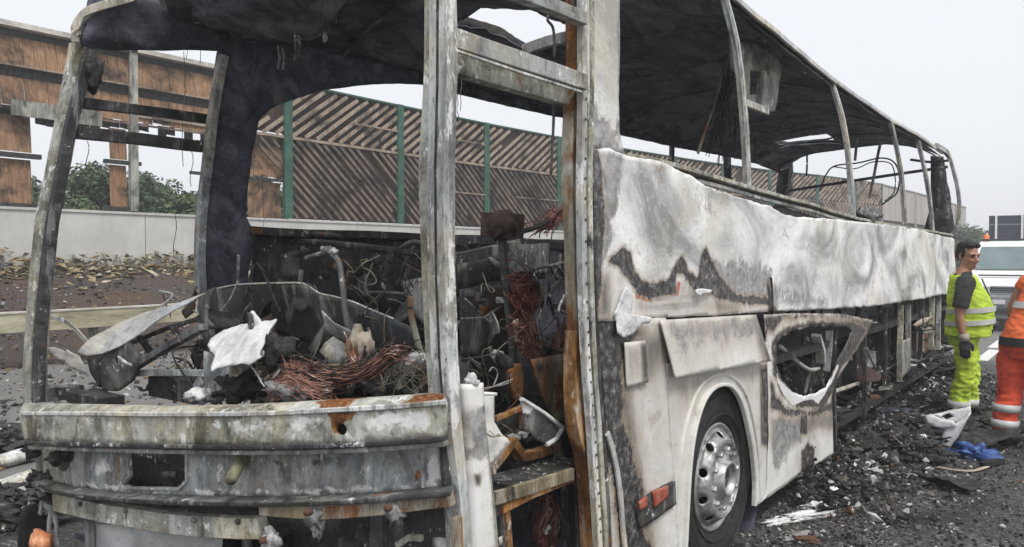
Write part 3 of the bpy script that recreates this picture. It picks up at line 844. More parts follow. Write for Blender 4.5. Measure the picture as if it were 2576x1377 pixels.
for px, top, dist, r, lb in ((2440, 580, 60, 2.4, 'feathery green tree beyond the end of the noise barrier'), (2462, 612, 48, 1.7, 'green bush behind the head of the worker in lime trousers'), (2482, 622, 70, 2.2, 'distant grey green tree left of the white van')):
    d = ray(px, top); d = d / math.hypot(d.x, d.y); p = _CO + d * dist
    tree('leafy_tree', lb, p.x, p.y, p.z, r, L3, n=4500, group='trees beyond the end of the barrier', base=0, leaf=.12)

# ================================================================ burnt grass heaps and loose earth on the bank
pts = []
for i in range(6500):
    y = rnd.uniform(1, 24); x = XW + .05 + abs(rnd.gauss(0, .38))
    hh = max(0, .20 + .22 * noise.noise(Vector((y * .9, 3, 1)))) * math.exp(-((x - XW) / .45) ** 2)
    pts.append((x, y, bank_z(x) + rnd.random() * hh * 1.5))
scatter('burnt_grass', pts, .014, .085, [(M['straw1'], 4), (M['straw2'], 3), (M['straw3'], 2), (M['stone_d'], 1)], flat=.3, long=2.2)['label'] = 'scorched straw and dead grass heaped along the foot of the concrete wall'
pts = []
for i in range(4200):
    x = rnd.uniform(-14.9, -11.2); pts.append((x, rnd.uniform(0, 17), bank_z(x) + .01))
for i in range(3000):
    x = rnd.uniform(-11.2, -4); pts.append((x, rnd.uniform(1, 14), .01))
scatter('verge_gravel', pts, .012, .06, [(M['stone_d'], 4), (M['stone_m'], 4), (M['stone_l'], 1.2), (M['straw2'], 2.5)], flat=.6)['label'] = 'dark burnt gravel and clods covering the verge'
# ================================================================ the burnt coach
coach = thing('burnt_coach', 'burnt-out touring coach with bare grey pillars, ash-covered white side panel and no glass', 'coach', (-1.25, 6.5, 0))
XF = -2.5                     # far wall
YE = 12.25                    # rear end
IN = -0.19                    # roof edges lean in

# ---- roof: shell, lining, rails
def near_edge(y):             # gutter height along the near side, sagging
    return float(np.interp(y, [1.6, 3.0, 4.5, 6.8, 8.8, 10.4, YE], [3.20, 3.24, 3.25, 3.12, 3.08, 3.10, 3.06]))
def far_edge(y):
    return float(np.interp(y, [1.6, 2.4, 3.0, 3.6, 4.6, 6.0, 9, YE], [2.96, 2.98, 3.02, 3.03, 3.04, 3.03, 3.03, 3.02]))
XN, XFF = IN, XF + .10
def roof_pt(t, y, drop=0.0):
    """t 0 at the far gutter, 1 at the near gutter"""
    x = XFF + (XN - XFF) * t
    z = far_edge(y) * (1 - t) + near_edge(y) * t + .26 * max(0.0, 1 - abs(2 * t - 1) ** 3.2)
    fr = max(0.0, (2.25 - y) / .55)           # front dome rolls down
    z -= .10 * fr * fr
    z += .03 * noise.noise(Vector((x * .9, y * .8, 3))) * (0.3 + max(0.0, 1 - abs(2 * t - 1)))
    return Vector((x, y, z - drop))
def roof_uv(px, py):
    y = 4.0; z = 3.35
    for _ in range(10):
        p = on_z(px, py, z)
        z = roof_pt(min(1, max(0, (p.x - XFF) / (XN - XFF))), p.y).z
    return (p.x, p.y)
hatch1 = [roof_uv(*q) for q in ((1146, 34), (1208, 2), (1330, 2), (1448, 52), (1448, 86), (1390, 100), (1325, 113), (1250, 106), (1146, 74))]
hatch2 = [roof_uv(*q) for q in ((1944, 350), (2080, 326), (2116, 352), (1985, 370))]
outl = [(XFF, 2.30), (XFF + .14, 2.16), (XFF + .4, 1.98), (-1.25, 1.62), (XN - .5, 1.66), (XN, 1.82), (XN, YE - .05), (-1.2, YE + .05), (XFF, YE - .05)]
tt = lambda u: min(1, max(0, (u - XFF) / (XN - XFF)))
sheet('roof_skin', coach, outl, lambda u, v: roof_pt(tt(u), v), (0, 0, 1), M['white_sheet'], cell=.09, holes=[hatch1, hatch2], thick=.006, jag=.01)
sheet('ceiling_lining', coach, [(u * .985 - .02, v + (.05 if v < 3 else -.04)) for u, v in outl], lambda u, v: roof_pt(tt(u), v, .055), (0, 0, 1), M['ceiling'], cell=.07, holes=[hatch1, hatch2], thick=.012, jag=.03, warp=.016, wfreq=3.5)
# pale gutter rails
beam('roof_rail', coach, [roof_pt(1, y, .01) + Vector((.012, 0, 0)) for y in np.arange(1.9, YE + .01, .3)], .022, .034, M['white_sheet'], warp=.008)
beam('roof_rail', coach, [roof_pt(0, y, .01) + Vector((-.02, 0, 0)) for y in np.arange(2.45, YE + .01, .3)], .035, .05, M['grey_metal'], warp=.008)
# ceiling bows every ~0.9 m
for y in np.arange(2.6, YE, .93):
    if abs(y - 4.3) < .5: continue
    beam('roof_bow', coach, [roof_pt(t, y, .085 + rnd.uniform(0, .02)) for t in np.linspace(.02, .98, 14)], .03, .02, M['ceiling'], warp=.012)
# front roof lip and header behind the windscreen opening
lip = [on_x(192, 105, XF + .02), on_x(190, 78, XF + .03), on_x(204, 48, XF + .05), on_x(236, 22, XF + .10), on_x(330, -4, XF + .12)]
beam('front_roof_lip', coach, smooth_path(lip, 5) + [on_x(470, -70, XF + .25), roof_pt(.55, 1.60), roof_pt(tt(XN - .5), 1.64), roof_pt(1, 1.80)], .032, .040, M['pale_metal'], warp=.006)
# dark cantrail along the far side, its lower edge being the head of the far windows
low = [(194, 104), (206, 128), (285, 129), (540, 131), (556, 140), (556, 190), (600, 300), (640, 302), (668, 276), (720, 252), (790, 232), (870, 219), (960, 213), (1060, 217), (1145, 240), (1280, 272), (1410, 300), (1560, 343), (1700, 374), (1800, 392), (1880, 408)]
poly = [(on_x(a, b, XF).y, on_x(a, b, XF).z) for a, b in low]
poly += [(YE, 2.95), (YE, 3.10), (9, 3.12), (6, 3.15), (4, 3.2), (2.5, 3.1), (1.95, 2.98)]
sheet('cantrail_panel', coach, poly, lambda u, v: (XF + .10 * max(0, (v - 2.3)) , u, v), (1, 0, 0), M['soot'], cell=.06, thick=.06, jag=.006, warp=.012)

# ---- far side: body wall below the sill, sill rail, pillars, bars of the open door
poly = [(on_x(a, b, XF).y, on_x(a, b, XF).z) for a, b in ((628, 577), (760, 583), (1060, 590), (1300, 601), (1420, 608))]
poly += [(8, 1.86), (YE, 1.80), (YE, .45), (2.98, .35)]
sheet('far_side_panel', coach, poly, lambda u, v: (XF, u, v), (1, 0, 0), M['dark_metal'], cell=.09, thick=.03, jag=.006, warp=.02)
beam('far_window_sill', coach, [on_x(a, b, XF + .05) for a, b in ((622, 578), (760, 587), (1060, 597), (1300, 606), (1420, 612))] + [Vector((XF + .05, 8, 1.83)), Vector((XF + .05, YE, 1.77))], .10, .05, M['dark_metal'], warp=.01)
side_sheet('far_door_pillar', coach, [(556, 128), (640, 303), (622, 390), (612, 470), (608, 545), (628, 585), (612, 690), (604, 850), (520, 850), (509, 770), (504, 690), (505, 600), (512, 500), (527, 360), (545, 230)], XF + .03, M['soot'], cell=.05, thick=.10, jag=.004, warp=.015)
beam('far_door_pillar_edge', coach, smooth_path([on_x(a, b, XF + .10) for a, b in ((560, 140), (541, 250), (524, 380), (509, 520), (504, 600), (503, 690), (512, 790), (516, 860))], 4), .045, .05, M['grey_metal'], up=(1, 0, 0), warp=.006)
beam('windscreen_pillar', coach, smooth_path([on_x(a, b, XF - .03) for a, b in ((204, 118), (186, 210), (160, 330), (136, 450), (117, 560), (103, 680), (93, 800), (88, 920), (87, 1012))], 4), .085, .075, M['olive_metal'], up=(1, 0, 0), step=.05, warp=.012, label='leaning far windscreen pillar, bowed by the heat')
beam('windscreen_pillar', coach, smooth_path([on_x(a, b, XF + .05) for a, b in ((222, 125), (205, 215), (176, 340), (152, 460), (131, 570), (116, 690), (106, 800), (101, 920), (99, 1012))], 4), .05, .04, M['dark_metal'], up=(1, 0, 0), step=.05, warp=.01)
lump('burnt_mirror_arm', coach, on_x(232, 185, XF + .06), (.05, .045, .09), M['char'], 3, .7)
beam('door_bar', coach, [on_x(a, b, XF + .02) for a, b in ((166, 333), (350, 352), (530, 372))], .05, .062, M['dark_metal'], warp=.01)
beam('door_bar', coach, [on_x(a, b, XF + .02) for a, b in ((196, 257), (350, 277), (545, 303))], .05, .05, M['dark_metal'], warp=.012)
for px, y0, y1, w in ((1692, 345, 405, .05), (1978, 405, 500, .16)):
    p0, p1 = on_x(px + 4, y0 - 8, XF + .04), on_x(px - 4, y1 + 20, XF + .02)
    beam('far_window_pillar', coach, [p0, p0.lerp(p1, .5), p1], .05, w, M['dark_metal'], up=(1, 0, 0), warp=.03)
beam('far_window_pillar', coach, [on_x(1830, 385, XF + .04), on_x(1832, 470, XF + .02)], .05, .09, M['dark_metal'], up=(1, 0, 0), warp=.02)

# ---- floor, inner partitions, chassis
MB().box((-1.25, 7.6, .98), (2.36, 9.1, .05)).build('cabin_floor', M['char'], coach, normals=False)
MB().box((-1.50, 2.45, .62), (1.7, 1.25, .05)).build('driver_floor', M['char'], coach, normals=False)
MB().box((-1.12, 8.7, .30), (2.1, 6.8, .06)).build('luggage_floor', M['char'], coach, normals=False)
MB().box((-1.05, 9.0, .65), (.04, 6.2, .62)).build('luggage_partition', M['dark_metal'], coach, normals=False)
for x in (-.75, -1.75):
    beam('chassis_beam', coach, [(x, 1.9, .48), (x, YE - .2, .42)], .09, .22, M['dark_metal'])
for y in (7.6, 8.9, 10.3, 11.5):
    MB().box((-1.25, y, .64), (2.2, .05, .62)).build('bulkhead', M['dark_metal'], coach, normals=False)
# rear wall with the window opening
ynear = lambda a, b: on_y(a, b, YE)
poly = [(XF + .02, .45), (-.05, .45), (-.03, 1.9), (-.10, 2.45), (XN, 3.02), (-.35, 3.04), (-.32, 2.4), (-.42, 1.98), (-1.3, 1.94), (XF + .24, 1.95), (XF + .18, 2.5), (XF + .24, 2.98), (XF + .08, 2.98), (XF, 2.4)]
sheet('rear_wall', coach, poly, lambda u, v: (u, YE, v), (0, 1, 0), M['dark_metal'], cell=.1, thick=.05, jag=.012, warp=.03)
beam('rear_corner_pillar', coach, smooth_path([on_x(2352, 365, IN + .02) + Vector((0, .1, 0)), on_y(2384, 388, YE), on_y(2402, 440, YE), on_y(2412, 500, YE), on_y(2410, 560, YE), on_y(2394, 596, YE)], 5), .07, .045, M['grey_metal'], up=(1, 0, 0), warp=.006)
tube('rear_cross_tube', coach, [on_y(1985, 480, YE - .1), on_y(2180, 450, YE - .1), on_y(2384, 420, YE - .1)], .022, M['dark_metal'])
tube('rear_cross_tube', coach, [on_y(2290, 402, YE - .1), on_y(2340, 408, YE - .1), on_y(2386, 404, YE - .1)], .018, M['dark_metal'])
tube('hanging_cable', coach, [on_y(2062, 480, 11.0), on_y(2078, 440, 11.0), on_y(2100, 418, 11.0), on_y(2160, 410, 11.0), on_y(2215, 398, 11.0), on_y(2248, 408, 11.0), on_y(2262, 440, 11.0), on_y(2258, 482, 11.0), on_y(2240, 500, 11.0), on_y(2218, 516, 11.0)], .010, M['black_wire'])
tube('hanging_cable', coach, [on_y(2098, 420, 10.6), on_y(2150, 425, 10.6), on_y(2195, 408, 10.6), on_y(2240, 412, 10.6), on_y(2252, 450, 10.6), on_y(2248, 486, 10.6), on_y(2226, 506, 10.6)], .007, M['black_wire'])
for a, b in (((2216, 360), (2186, 500)), ((2160, 325), (2152, 405))):
    beam('slender_strut', coach, [on_y(*a, 11.4), on_y(*b, 11.4)], .03, .04, M['grey_metal'], up=(0, 1, 0), warp=.02)

# ---- near side: window pillars
for (bx, by), tops in (((1880, 472), ((1822, -6), (1852, 120), (1872, 300))), ((2145, 545), ((2090, 204), (2114, 285), (2135, 400))), ((2276, 565), ((2240, 308), (2255, 375), (2269, 460))), ((2346, 585), ((2308, 355), (2324, 420), (2338, 500)))):
    p = on_x(bx, by, -.04); y = p.y
    path = smooth_path([p] + [on_y(a, b, y) for a, b in tops[::-1]], 5)
    beam('window_pillar', coach, path, .040, .046, M['grey_metal'], up=(0, 1, 0), step=.06, warp=.006)
    beam('window_pillar_flange', coach, [q + Vector((.02, -.024, 0)) for q in path], .010, .022, M['pale_metal'], up=(1, 0, 0), step=.06, warp=.006)
# window sill rail on the near side: an upper and a lower flange with a gap
sl = [on_x(a, b, -.05) for a, b in ((1556, 392), (1660, 412), (1780, 446), (1890, 479), (2020, 513), (2150, 551), (2280, 574), (2390, 592))]
beam('window_sill', coach, smooth_path(sl, 3), .09, .022, M['olive_metal'], warp=.005)
beam('window_sill_flange', coach, smooth_path([p + Vector((.02, 0, -.04)) for p in sl], 3), .016, .022, M['grey_metal'], warp=.006)
beam('belt_rail', coach, smooth_path([p + Vector((-.03, 0, -.10)) for p in sl], 3), .06, .07, M['dark_metal'], warp=.01)
lump('melted_lump', coach, on_x(2186, 545, -.06), (.06, .36, .07), M['mid_metal'], 8, .9)

# ---- near side: upper body panel
up_poly = [(1487, 378), (1530, 376), (1575, 392), (1625, 402), (1670, 412), (1706, 432), (1740, 446), (1775, 468), (1840, 492), (1895, 508), (1938, 520), (1962, 538), (2000, 546), (2090, 552), (2180, 560), (2290, 574), (2400, 602), (2410, 740), (2366, 742), (2320, 752), (2200, 770), (2080, 778), (1935, 784), (1800, 794), (1640, 801), (1500, 809), (1492, 600)]
masks = {
  'ashy': [([(1540, 404), (1580, 396), (1625, 402), (1706, 432), (1775, 466), (1895, 505), (1962, 530), (2090, 545), (2300, 570), (2420, 600), (2420, 760), (2200, 780), (1960, 790), (1940, 760), (1930, 720), (1860, 730), (1800, 690), (1770, 660), (1750, 690), (1728, 680), (1712, 630), (1700, 660), (1680, 700), (1650, 710), (1615, 705), (1598, 680), (1592, 650), (1580, 630), (1545, 655), (1522, 650), (1520, 560), (1530, 480)], .05, 1.0)],
  'greyed': [([(1500, 376), (1576, 388), (1562, 420), (1550, 470), (1552, 530), (1535, 560), (1544, 600), (1524, 660), (1498, 690), (1488, 520)], .04, 1.0),
             ([(1760, 640), (1790, 635), (1820, 650), (1945, 660), (1942, 765), (1830, 768), (1772, 700)], .07, .80), ([(1935, 700), (2060, 740), (2100, 770), (1940, 788)], .06, .7)],
  'char': [([(1486, 376), (1502, 378), (1512, 500), (1520, 560), (1512, 640), (1505, 720), (1496, 800), (1486, 800)], .03, 1.0),
           ([(1522, 648), (1548, 640), (1566, 622), (1590, 640), (1598, 680), (1615, 704), (1650, 712), (1680, 702), (1700, 662), (1712, 632), (1728, 678), (1752, 700), (1764, 640), (1776, 622), (1790, 660), (1810, 700), (1830, 720), (1850, 740), (1942, 750), (1942, 772), (1850, 764), (1775, 738), (1740, 728), (1718, 690), (1704, 690), (1698, 740), (1640, 752), (1606, 742), (1580, 700), (1556, 672), (1530, 664)], .025, 1.0),
           ([(1932, 715), (1942, 740), (1956, 785), (1934, 785)], .03, 1.0)],
  'redline': [([(1600, 738), (1640, 750), (1698, 742), (1706, 706), (1711, 708), (1706, 746), (1698, 752), (1640, 760), (1600, 752)], .006, 1.0)],
  'greyband': [([(1645, 748), (1712, 742), (1770, 742), (1770, 749), (1645, 756)], .004, 1.0), ([(1610, 768), (1760, 760), (1760, 774), (1610, 784)], .006, .9)],
  'scorch': [([(1500, 700), (1530, 690), (1536, 805), (1500, 808)], .08, .95), ([(1590, 735), (1640, 755), (1700, 748), (1712, 690), (1760, 735), (1860, 765), (1940, 770), (1940, 786), (1800, 792), (1600, 790)], .04, .42), ([(1780, 740), (1860, 765), (1860, 792), (1800, 794)], .05, .7), ([(2300, 590), (2420, 600), (2420, 745), (2300, 755)], .2, .35)],
}
side_sheet('upper_side_panel', coach, up_poly, 0.0, M['panel'], masks=masks, cell=.019, thick=.012, jag=.007, warp=.022, wfreq=1.6, label='ash-whitened and charred upper side panel')
# vertical joint and bulge edge between its two lengths
beam('panel_joint', coach, [on_x(1938, 700, .012), on_x(1940, 700, .014), on_x(1945, 788, .010)], .012, .012, M['dark_metal'], up=(1, 0, 0))
# melted flap of white paint hanging at the front
side_sheet('peeled_paint_flap', coach, [(1578, 722), (1592, 735), (1596, 760), (1588, 790), (1612, 795), (1638, 800), (1632, 812), (1604, 816), (1590, 842), (1568, 850), (1552, 838), (1556, 810), (1548, 790), (1560, 760), (1572, 735)], .03, M['ash'], cell=.014, thick=.004, jag=.006, warp=.02, wfreq=9)
side_sheet('peeled_paint_flap', coach, [(1746, 730), (1766, 726), (1792, 730), (1786, 740), (1772, 738), (1762, 746), (1752, 740)], .025, M['ash'], cell=.012, thick=.003, jag=.004, warp=.01, wfreq=9)

# ---- near side: front corner panel, flaps, wheel arch panel, holed panel
side_sheet('front_corner_panel', coach, [(1494, 812), (1560, 806), (1672, 800), (1680, 960), (1688, 1110), (1697, 1240), (1703, 1390), (1540, 1390), (1532, 1250), (1526, 1100), (1514, 950), (1504, 860)], -.004, M['panel'], masks={
  'char': [([(1494, 806), (1600, 806), (1600, 850), (1572, 880), (1560, 940), (1568, 1000), (1560, 1060), (1580, 1120), (1600, 1200), (1614, 1240), (1602, 1280), (1610, 1330), (1640, 1390), (1560, 1390), (1545, 1250), (1524, 1150), (1510, 950)], .05, 1.0)],
  'scorch': [([(1560, 810), (1680, 806), (1680, 900), (1640, 990), (1600, 1000), (1610, 1100), (1640, 1240), (1650, 1390), (1540, 1390), (1510, 900)], .10, .72)],
  'ashy': [([(1530, 1110), (1548, 1130), (1556, 1200), (1572, 1260), (1566, 1330), (1580, 1390), (1560, 1390), (1548, 1260), (1536, 1190)], .02, 1.0), ([(1622, 1012), (1640, 1008), (1640, 1018), (1622, 1020)], .008, 1.0)],
  'greyed': [([(1536, 900), (1556, 890), (1562, 1000), (1548, 1060), (1540, 1000)], .04, .9)]}, cell=.025, thick=.010, jag=.004, warp=.008, label='scorched cream-white corner panel in front of the wheel')
beam('corner_trim_strip', coach, smooth_path([on_x(a, b, .012) for a, b in ((1528, 1090), (1540, 1130), (1552, 1190), (1560, 1260), (1565, 1330), (1572, 1390))], 4), .03, .012, M['white_sheet'], up=(1, 0, 0), warp=.006)
side_sheet('filler_flap', coach, [(1570, 862), (1622, 857), (1630, 962), (1576, 974)], .014, M['panel'], masks={'scorch': [([(1606, 857), (1630, 857), (1632, 965), (1612, 965)], .03, .95), ([(1568, 860), (1630, 857), (1630, 975), (1570, 975)], .05, .5)]}, cell=.02, thick=.007, warp=.002)
side_sheet('marker_light_strip', coach, [(1600, 1272), (1640, 1238), (1694, 1210), (1697, 1268), (1650, 1302), (1606, 1330)], .012, M['dark_metal'], cell=.02, thick=.02, jag=.003)
for L in ([(1606, 1262), (1626, 1250), (1628, 1274), (1608, 1284)], [(1641, 1236), (1680, 1222), (1680, 1252), (1644, 1276)]):
    side_sheet('marker_lens', coach, L, .028, M['lens'], cell=.012, thick=.012, jag=.003, warp=.006, wfreq=20)
# open flap above the wheel: tilts outward at its lower edge
U = lambda a, b: (on_x(a, b, .03).y, on_x(a, b, .03).z)
fp = [U(*q) for q in ((1668, 806), (1906, 792), (1928, 908), (1690, 951))]
sheet('locker_flap', coach, fp, lambda u, v: (.005 + .13 * max(0, (1.42 - v)) , u, v), (1, 0, 0), M['panel'], masks={'scorch': [([U(*q) for q in ((1660, 780), (1960, 770), (1930, 840), (1800, 880), (1690, 900))], .12, .55), ([U(*q) for q in ((1890, 780), (1960, 770), (1960, 930), (1905, 930))], .08, .8)], 'greyed': [([U(*q) for q in ((1665, 800), (1915, 790), (1915, 850), (1780, 885), (1700, 905))], .06, .62)]}, cell=.025, thick=.006, warp=.006, label='scorched white locker flap ajar above the wheel')
side_sheet('locker_recess', coach, [(1664, 802), (1925, 790), (1925, 920), (1700, 960)], -.06, M['soot'], cell=.05, thick=.01)
# wheel arch panel
arch_c = [(1722, 1390), (1727, 1290), (1732, 1200), (1740, 1120), (1752, 1060), (1768, 1012), (1786, 984), (1806, 970), (1828, 968), (1846, 980), (1864, 1012), (1880, 1070), (1892, 1140), (1898, 1210), (1897, 1272)]
side_sheet('wheel_arch_panel', coach, [(1674, 915), (1760, 900), (1928, 860), (1930, 1000), (1928, 1100), (1926, 1248), (1915, 1262)] + arch_c[::-1] + [(1702, 1390), (1694, 1230), (1686, 1100), (1680, 1000)], -.002, M['panel'], masks={
  'scorch': [([(1676, 940), (1930, 890), (1930, 960), (1880, 1000), (1860, 960), (1800, 946), (1770, 980), (1740, 1060), (1690, 1010)], .12, .52), ([(1908, 920), (1932, 910), (1932, 1130), (1912, 1120)], .03, 1.0)],
  'char': [([(1912, 930), (1932, 925), (1932, 1100), (1920, 1090)], .02, .9)]}, cell=.022, thick=.008, jag=.001, warp=.004, label='cream-white wheel arch panel')
beam('wheel_arch_lip', coach, smooth_path([on_x(a, b, .012) for a, b in arch_c], 3), .02, .03, M['panel'], up=(1, 0, 0), c=.008)
beam('wheel_arch_ridge', coach, smooth_path([on_x(a, b, .004) for a, b in ((1702, 1320), (1708, 1200), (1718, 1110), (1734, 1040), (1752, 990), (1776, 956), (1806, 942), (1836, 946), (1862, 968), (1882, 1010), (1898, 1080), (1908, 1160), (1912, 1250))], 3), .012, .018, M['panel'], up=(1, 0, 0), c=.007)
# inner wheel housing
hb = MB()
wc0 = on_x(1798, 1199, -.06)
hb.lathe([(.64, -.03), (.62, -.55)], 40, (0, wc0.y + .02, wc0.z - .02), 'x')
hb.lathe([(0.02, -.55), (.62, -.55)], 40, (0, wc0.y + .02, wc0.z - .02), 'x')
hb.build('wheel_housing', M['soot'], coach)
# panel with the burnt-through hole
hole = [(1952, 866), (1966, 846), (1990, 832), (2030, 822), (2070, 822), (2120, 824), (2140, 832), (2128, 862), (2108, 900), (2092, 950), (2080, 975), (2060, 985), (2020, 994), (1990, 984), (1966, 960), (1950, 920)]
rimp = [(1940, 860), (1960, 832), (1998, 816), (2070, 808), (2150, 812), (2180, 830), (2150, 880), (2112, 930), (2090, 1000), (2070, 1028), (2000, 1024), (1966, 990), (1944, 940)]
side_sheet('holed_side_panel', coach, [(1922, 792), (1990, 788), (2120, 790), (2196, 806), (2180, 846), (2140, 900), (2100, 960), (2094, 1000), (2093, 1142), (2010, 1196), (1902, 1272), (1916, 1262), (1928, 1240), (1932, 1100), (1932, 950), (1926, 880)], .002, M['panel'], holes=[hole], masks={
  'rim': [([(1950, 900), (1956, 950), (1990, 984), (2020, 994), (2060, 985), (2092, 950), (2104, 915), (2112, 915), (2092, 966), (2076, 996), (2060, 1018), (2040, 1006), (2020, 1010), (1992, 1022), (1970, 998), (1952, 956)], .010, .85), ([(1946, 868), (1966, 838), (2000, 822), (2060, 814), (2100, 814), (2070, 824), (2000, 834), (1960, 862)], .010, .55)],
  'greyed': [(rimp, .05, .8), ([(1942, 1050), (2020, 1050), (2016, 1120), (1990, 1130), (1980, 1170), (1946, 1182), (1938, 1120)], .04, .72)],
  'char': [(rimp, .03, 1.0), ([(1936, 950), (1952, 996), (1974, 1026), (2040, 1034), (2090, 1010), (2098, 970), (2098, 1030), (2060, 1046), (1990, 1048), (1940, 1034)], .035, .85), ([(1920, 786), (2200, 780), (2200, 806), (2080, 800), (1970, 806), (1930, 850), (1922, 900)], .05, .75), ([(2014, 1136), (2030, 1114), (2048, 1128), (2046, 1184), (2016, 1198)], .03, 1.0), ([(2012, 1046), (2028, 1046), (2028, 1092), (2010, 1092)], .02, 1.0)],
  'greyed2': [], 'scorch': [([(2070, 800), (2200, 800), (2190, 850), (2140, 900), (2120, 900), (2136, 832)], .05, .95), ([(1930, 1040), (2098, 1030), (2096, 1090), (2040, 1090), (1990, 1120), (1936, 1120)], .06, .62)]}, cell=.022, thick=.004, jag=.004, hole_jag=.016, warp=.012, label='side panel with a ragged burnt-through hole and melted white rim')

# ---- open, skinless side behind it: frame uprights, diagonals, tanks
for px, y0, y1, w, mt in ((2266, 770, 960, .05, 'olive_metal'), (2286, 768, 930, .05, 'grey_metal'), (2318, 756, 905, .045, 'dark_metal'), (2344, 750, 880, .06, 'olive_metal'), (2362, 745, 880, .05, 'grey_metal'), (2176, 780, 1050, .04, 'dark_metal'), (2100, 790, 1120, .04, 'dark_metal'), (2230, 776, 1000, .03, 'dark_metal')):
    beam('side_frame_upright', coach, [on_x(px, y0, -.06), on_x(px - 2, (y0 + y1) / 2, -.05), on_x(px - 4, y1, -.06)], .04, w, M[mt], up=(1, 0, 0), warp=.015)
for pts, x, r, mt in (([(2096, 986), (2150, 968), (2205, 944), (2212, 922)], -.12, .018, 'olive_metal'), ([(2212, 946), (2190, 900), (2172, 860)], -.15, .014, 'grey_metal'), ([(2206, 940), (2240, 924), (2256, 916)], -.16, .013, 'grey_metal'), ([(2140, 900), (2160, 980), (2176, 1060)], -.2, .014, 'grey_metal'), ([(2090, 800), (2150, 812), (2208, 812)], -.05, .008, 'pale_wire'), ([(2190, 960), (2182, 1010), (2186, 1056)], -.2, .012, 'olive_metal'),
                      ([(1962, 872), (2000, 906), (2034, 930), (2060, 928)], -.12, .016, 'grey_metal'), ([(2030, 850), (2044, 900), (2024, 990)], -.2, .014, 'grey_metal'), ([(2054, 930), (2068, 960), (2074, 990)], -.15, .014, 'grey_metal'), ([(2030, 930), (2036, 960), (2040, 1000)], -.22, .014, 'grey_metal'), ([(2110, 850), (2090, 900), (2070, 960)], -.2, .010, 'grey_metal'), ([(1970, 930), (2010, 900), (2050, 850)], -.3, .012, 'mid_metal'), ([(1990, 840), (2030, 880), (2040, 935)], -.5, .02, 'dark_metal'), ([(2120, 980), (2150, 1040), (2120, 1100)], -.3, .014, 'dark_metal')):
    tube('frame_tube', coach, [on_x(a, b, x) for a, b in pts], r, M[mt])
beam('bent_bracket', coach, [on_x(2052, 842, -.1), on_x(2062, 880, -.1), on_x(2064, 910, -.12)], .03, .07, M['pale_metal'], up=(1, 0, 0), warp=.01)
beam('bent_bracket', coach, [on_x(2086, 832, -.08), on_x(2084, 880, -.08), on_x(2080, 934, -.08)], .03, .05, M['grey_metal'], up=(1, 0, 0), warp=.01)
side_sheet('hanging_plate', coach, [(2272, 858), (2290, 850), (2290, 930), (2270, 950)], -.03, M['pale_metal'], cell=.04, jag=.01, thick=.006)
side_sheet('rusty_plate', coach, [(2304, 790), (2350, 770), (2352, 870), (2306, 912)], -.22, M['rust_mix'], cell=.06, jag=.01, thick=.006)
side_sheet('pale_bracket_plate', coach, [(2296, 818), (2318, 802), (2346, 796), (2330, 812), (2306, 824)], -.04, M['beige'], cell=.04, jag=.008, thick=.01)
MB().lathe([(0, 0), (.20, 0), (.22, .03), (.22, .9), (.20, .93), (0, .93)], 20, (-.55, 6.3, .62), 'y').build('air_tank', M['dark_metal'], coach, smooth=True)
MB().box((-.6, 8.0, .62), (.6, .8, .45)).build('battery_box', M['dark_metal'], coach)
pts = [(rnd.uniform(-1.0, -.05), rnd.uniform(5.2, 11.9), .33 + abs(rnd.gauss(0, .09))) for _ in range(900)]
scatter('charred_rubble', pts, .02, .10, [(M['stone_d'], 6), (M['stone_m'], 2), (M['stone_l'], .7), (M['rust_frag'], .5)], parent=coach)

# ---- front wheel
wheel = thing('wheel', None, None, (wc0.x, wc0.y, wc0.z)); wheel.parent = coach
wheel.matrix_parent_inverse = Matrix.Translation(Vector(coach.location)).inverted()
def wl_(mb, name, mat, smooth=True):
    o = mb.build(name, mat, None, smooth=smooth)
    o.parent = wheel
    return o
wl_(MB().lathe([(.29, -.30), (.47, -.30), (.505, -.26), (.512, -.20), (.512, -.06), (.505, -.01), (.485, .015), (.44, .03), (.37, .03), (.325, .018), (.295, .0), (.285, -.03)], 64), 'tyre', M['tyre'])
for k in (.345, .40, .455):
    wl_(MB().lathe([(k - .006, .026), (k, .034), (k + .006, .026)], 64), 'sidewall_rib', M['tyre'])
prof = [(.296, .004), (.290, .012), (.282, .008), (.272, -.006), (.262, -.004), (.248, .010), (.218, .048), (.205, .058), (.190, .062), (.186, .048), (.178, .042), (.150, .042), (.128, .044)]
nseg = 60
wl_(MB().lathe(prof[:6], nseg), 'rim', M['alu'])
wl_(MB().lathe(prof[7:], nseg), 'rim_bowl', M['alu'])
circ = lambda r, n: [(r * math.cos(a), r * math.sin(a)) for a in np.linspace(0, 2 * math.pi, n + 1)[:-1]]
holes_ = [circ(.205, 48)]
for i in range(10):
    a0 = 2 * math.pi * (i + .5) / 10
    holes_.append([(.234 * math.cos(a0) + .0165 * math.cos(b) * math.cos(a0) - .024 * math.sin(b) * math.sin(a0), .234 * math.sin(a0) + .0165 * math.cos(b) * math.sin(a0) + .024 * math.sin(b) * math.cos(a0)) for b in np.linspace(0, 2 * math.pi, 15)[:-1]])
o = sheet('rim_disc', None, circ(.2495, 60), lambda u, v: (.010 + (.2495 - math.hypot(u, v)) * 1.12, u, v), (1, 0, 0), M['alu'], cell=.02, holes=holes_, thick=.008, edge=.02)
o.parent = wheel
wl_(MB().lathe([(.27, -.04), (.13, -.03)], 40), 'dark_back_disc', M['black'])  # black disc put behind the hand holes so they read as shaded
for i in range(10):
    a = 2 * math.pi * (i + .25) / 10
    wl_(MB().lathe([(0, .034), (.012, .034), (.016, .028), (.016, .0)], 6, (.042, .158 * math.cos(a), .158 * math.sin(a))), 'wheel_nut', M['alu'], smooth=False)
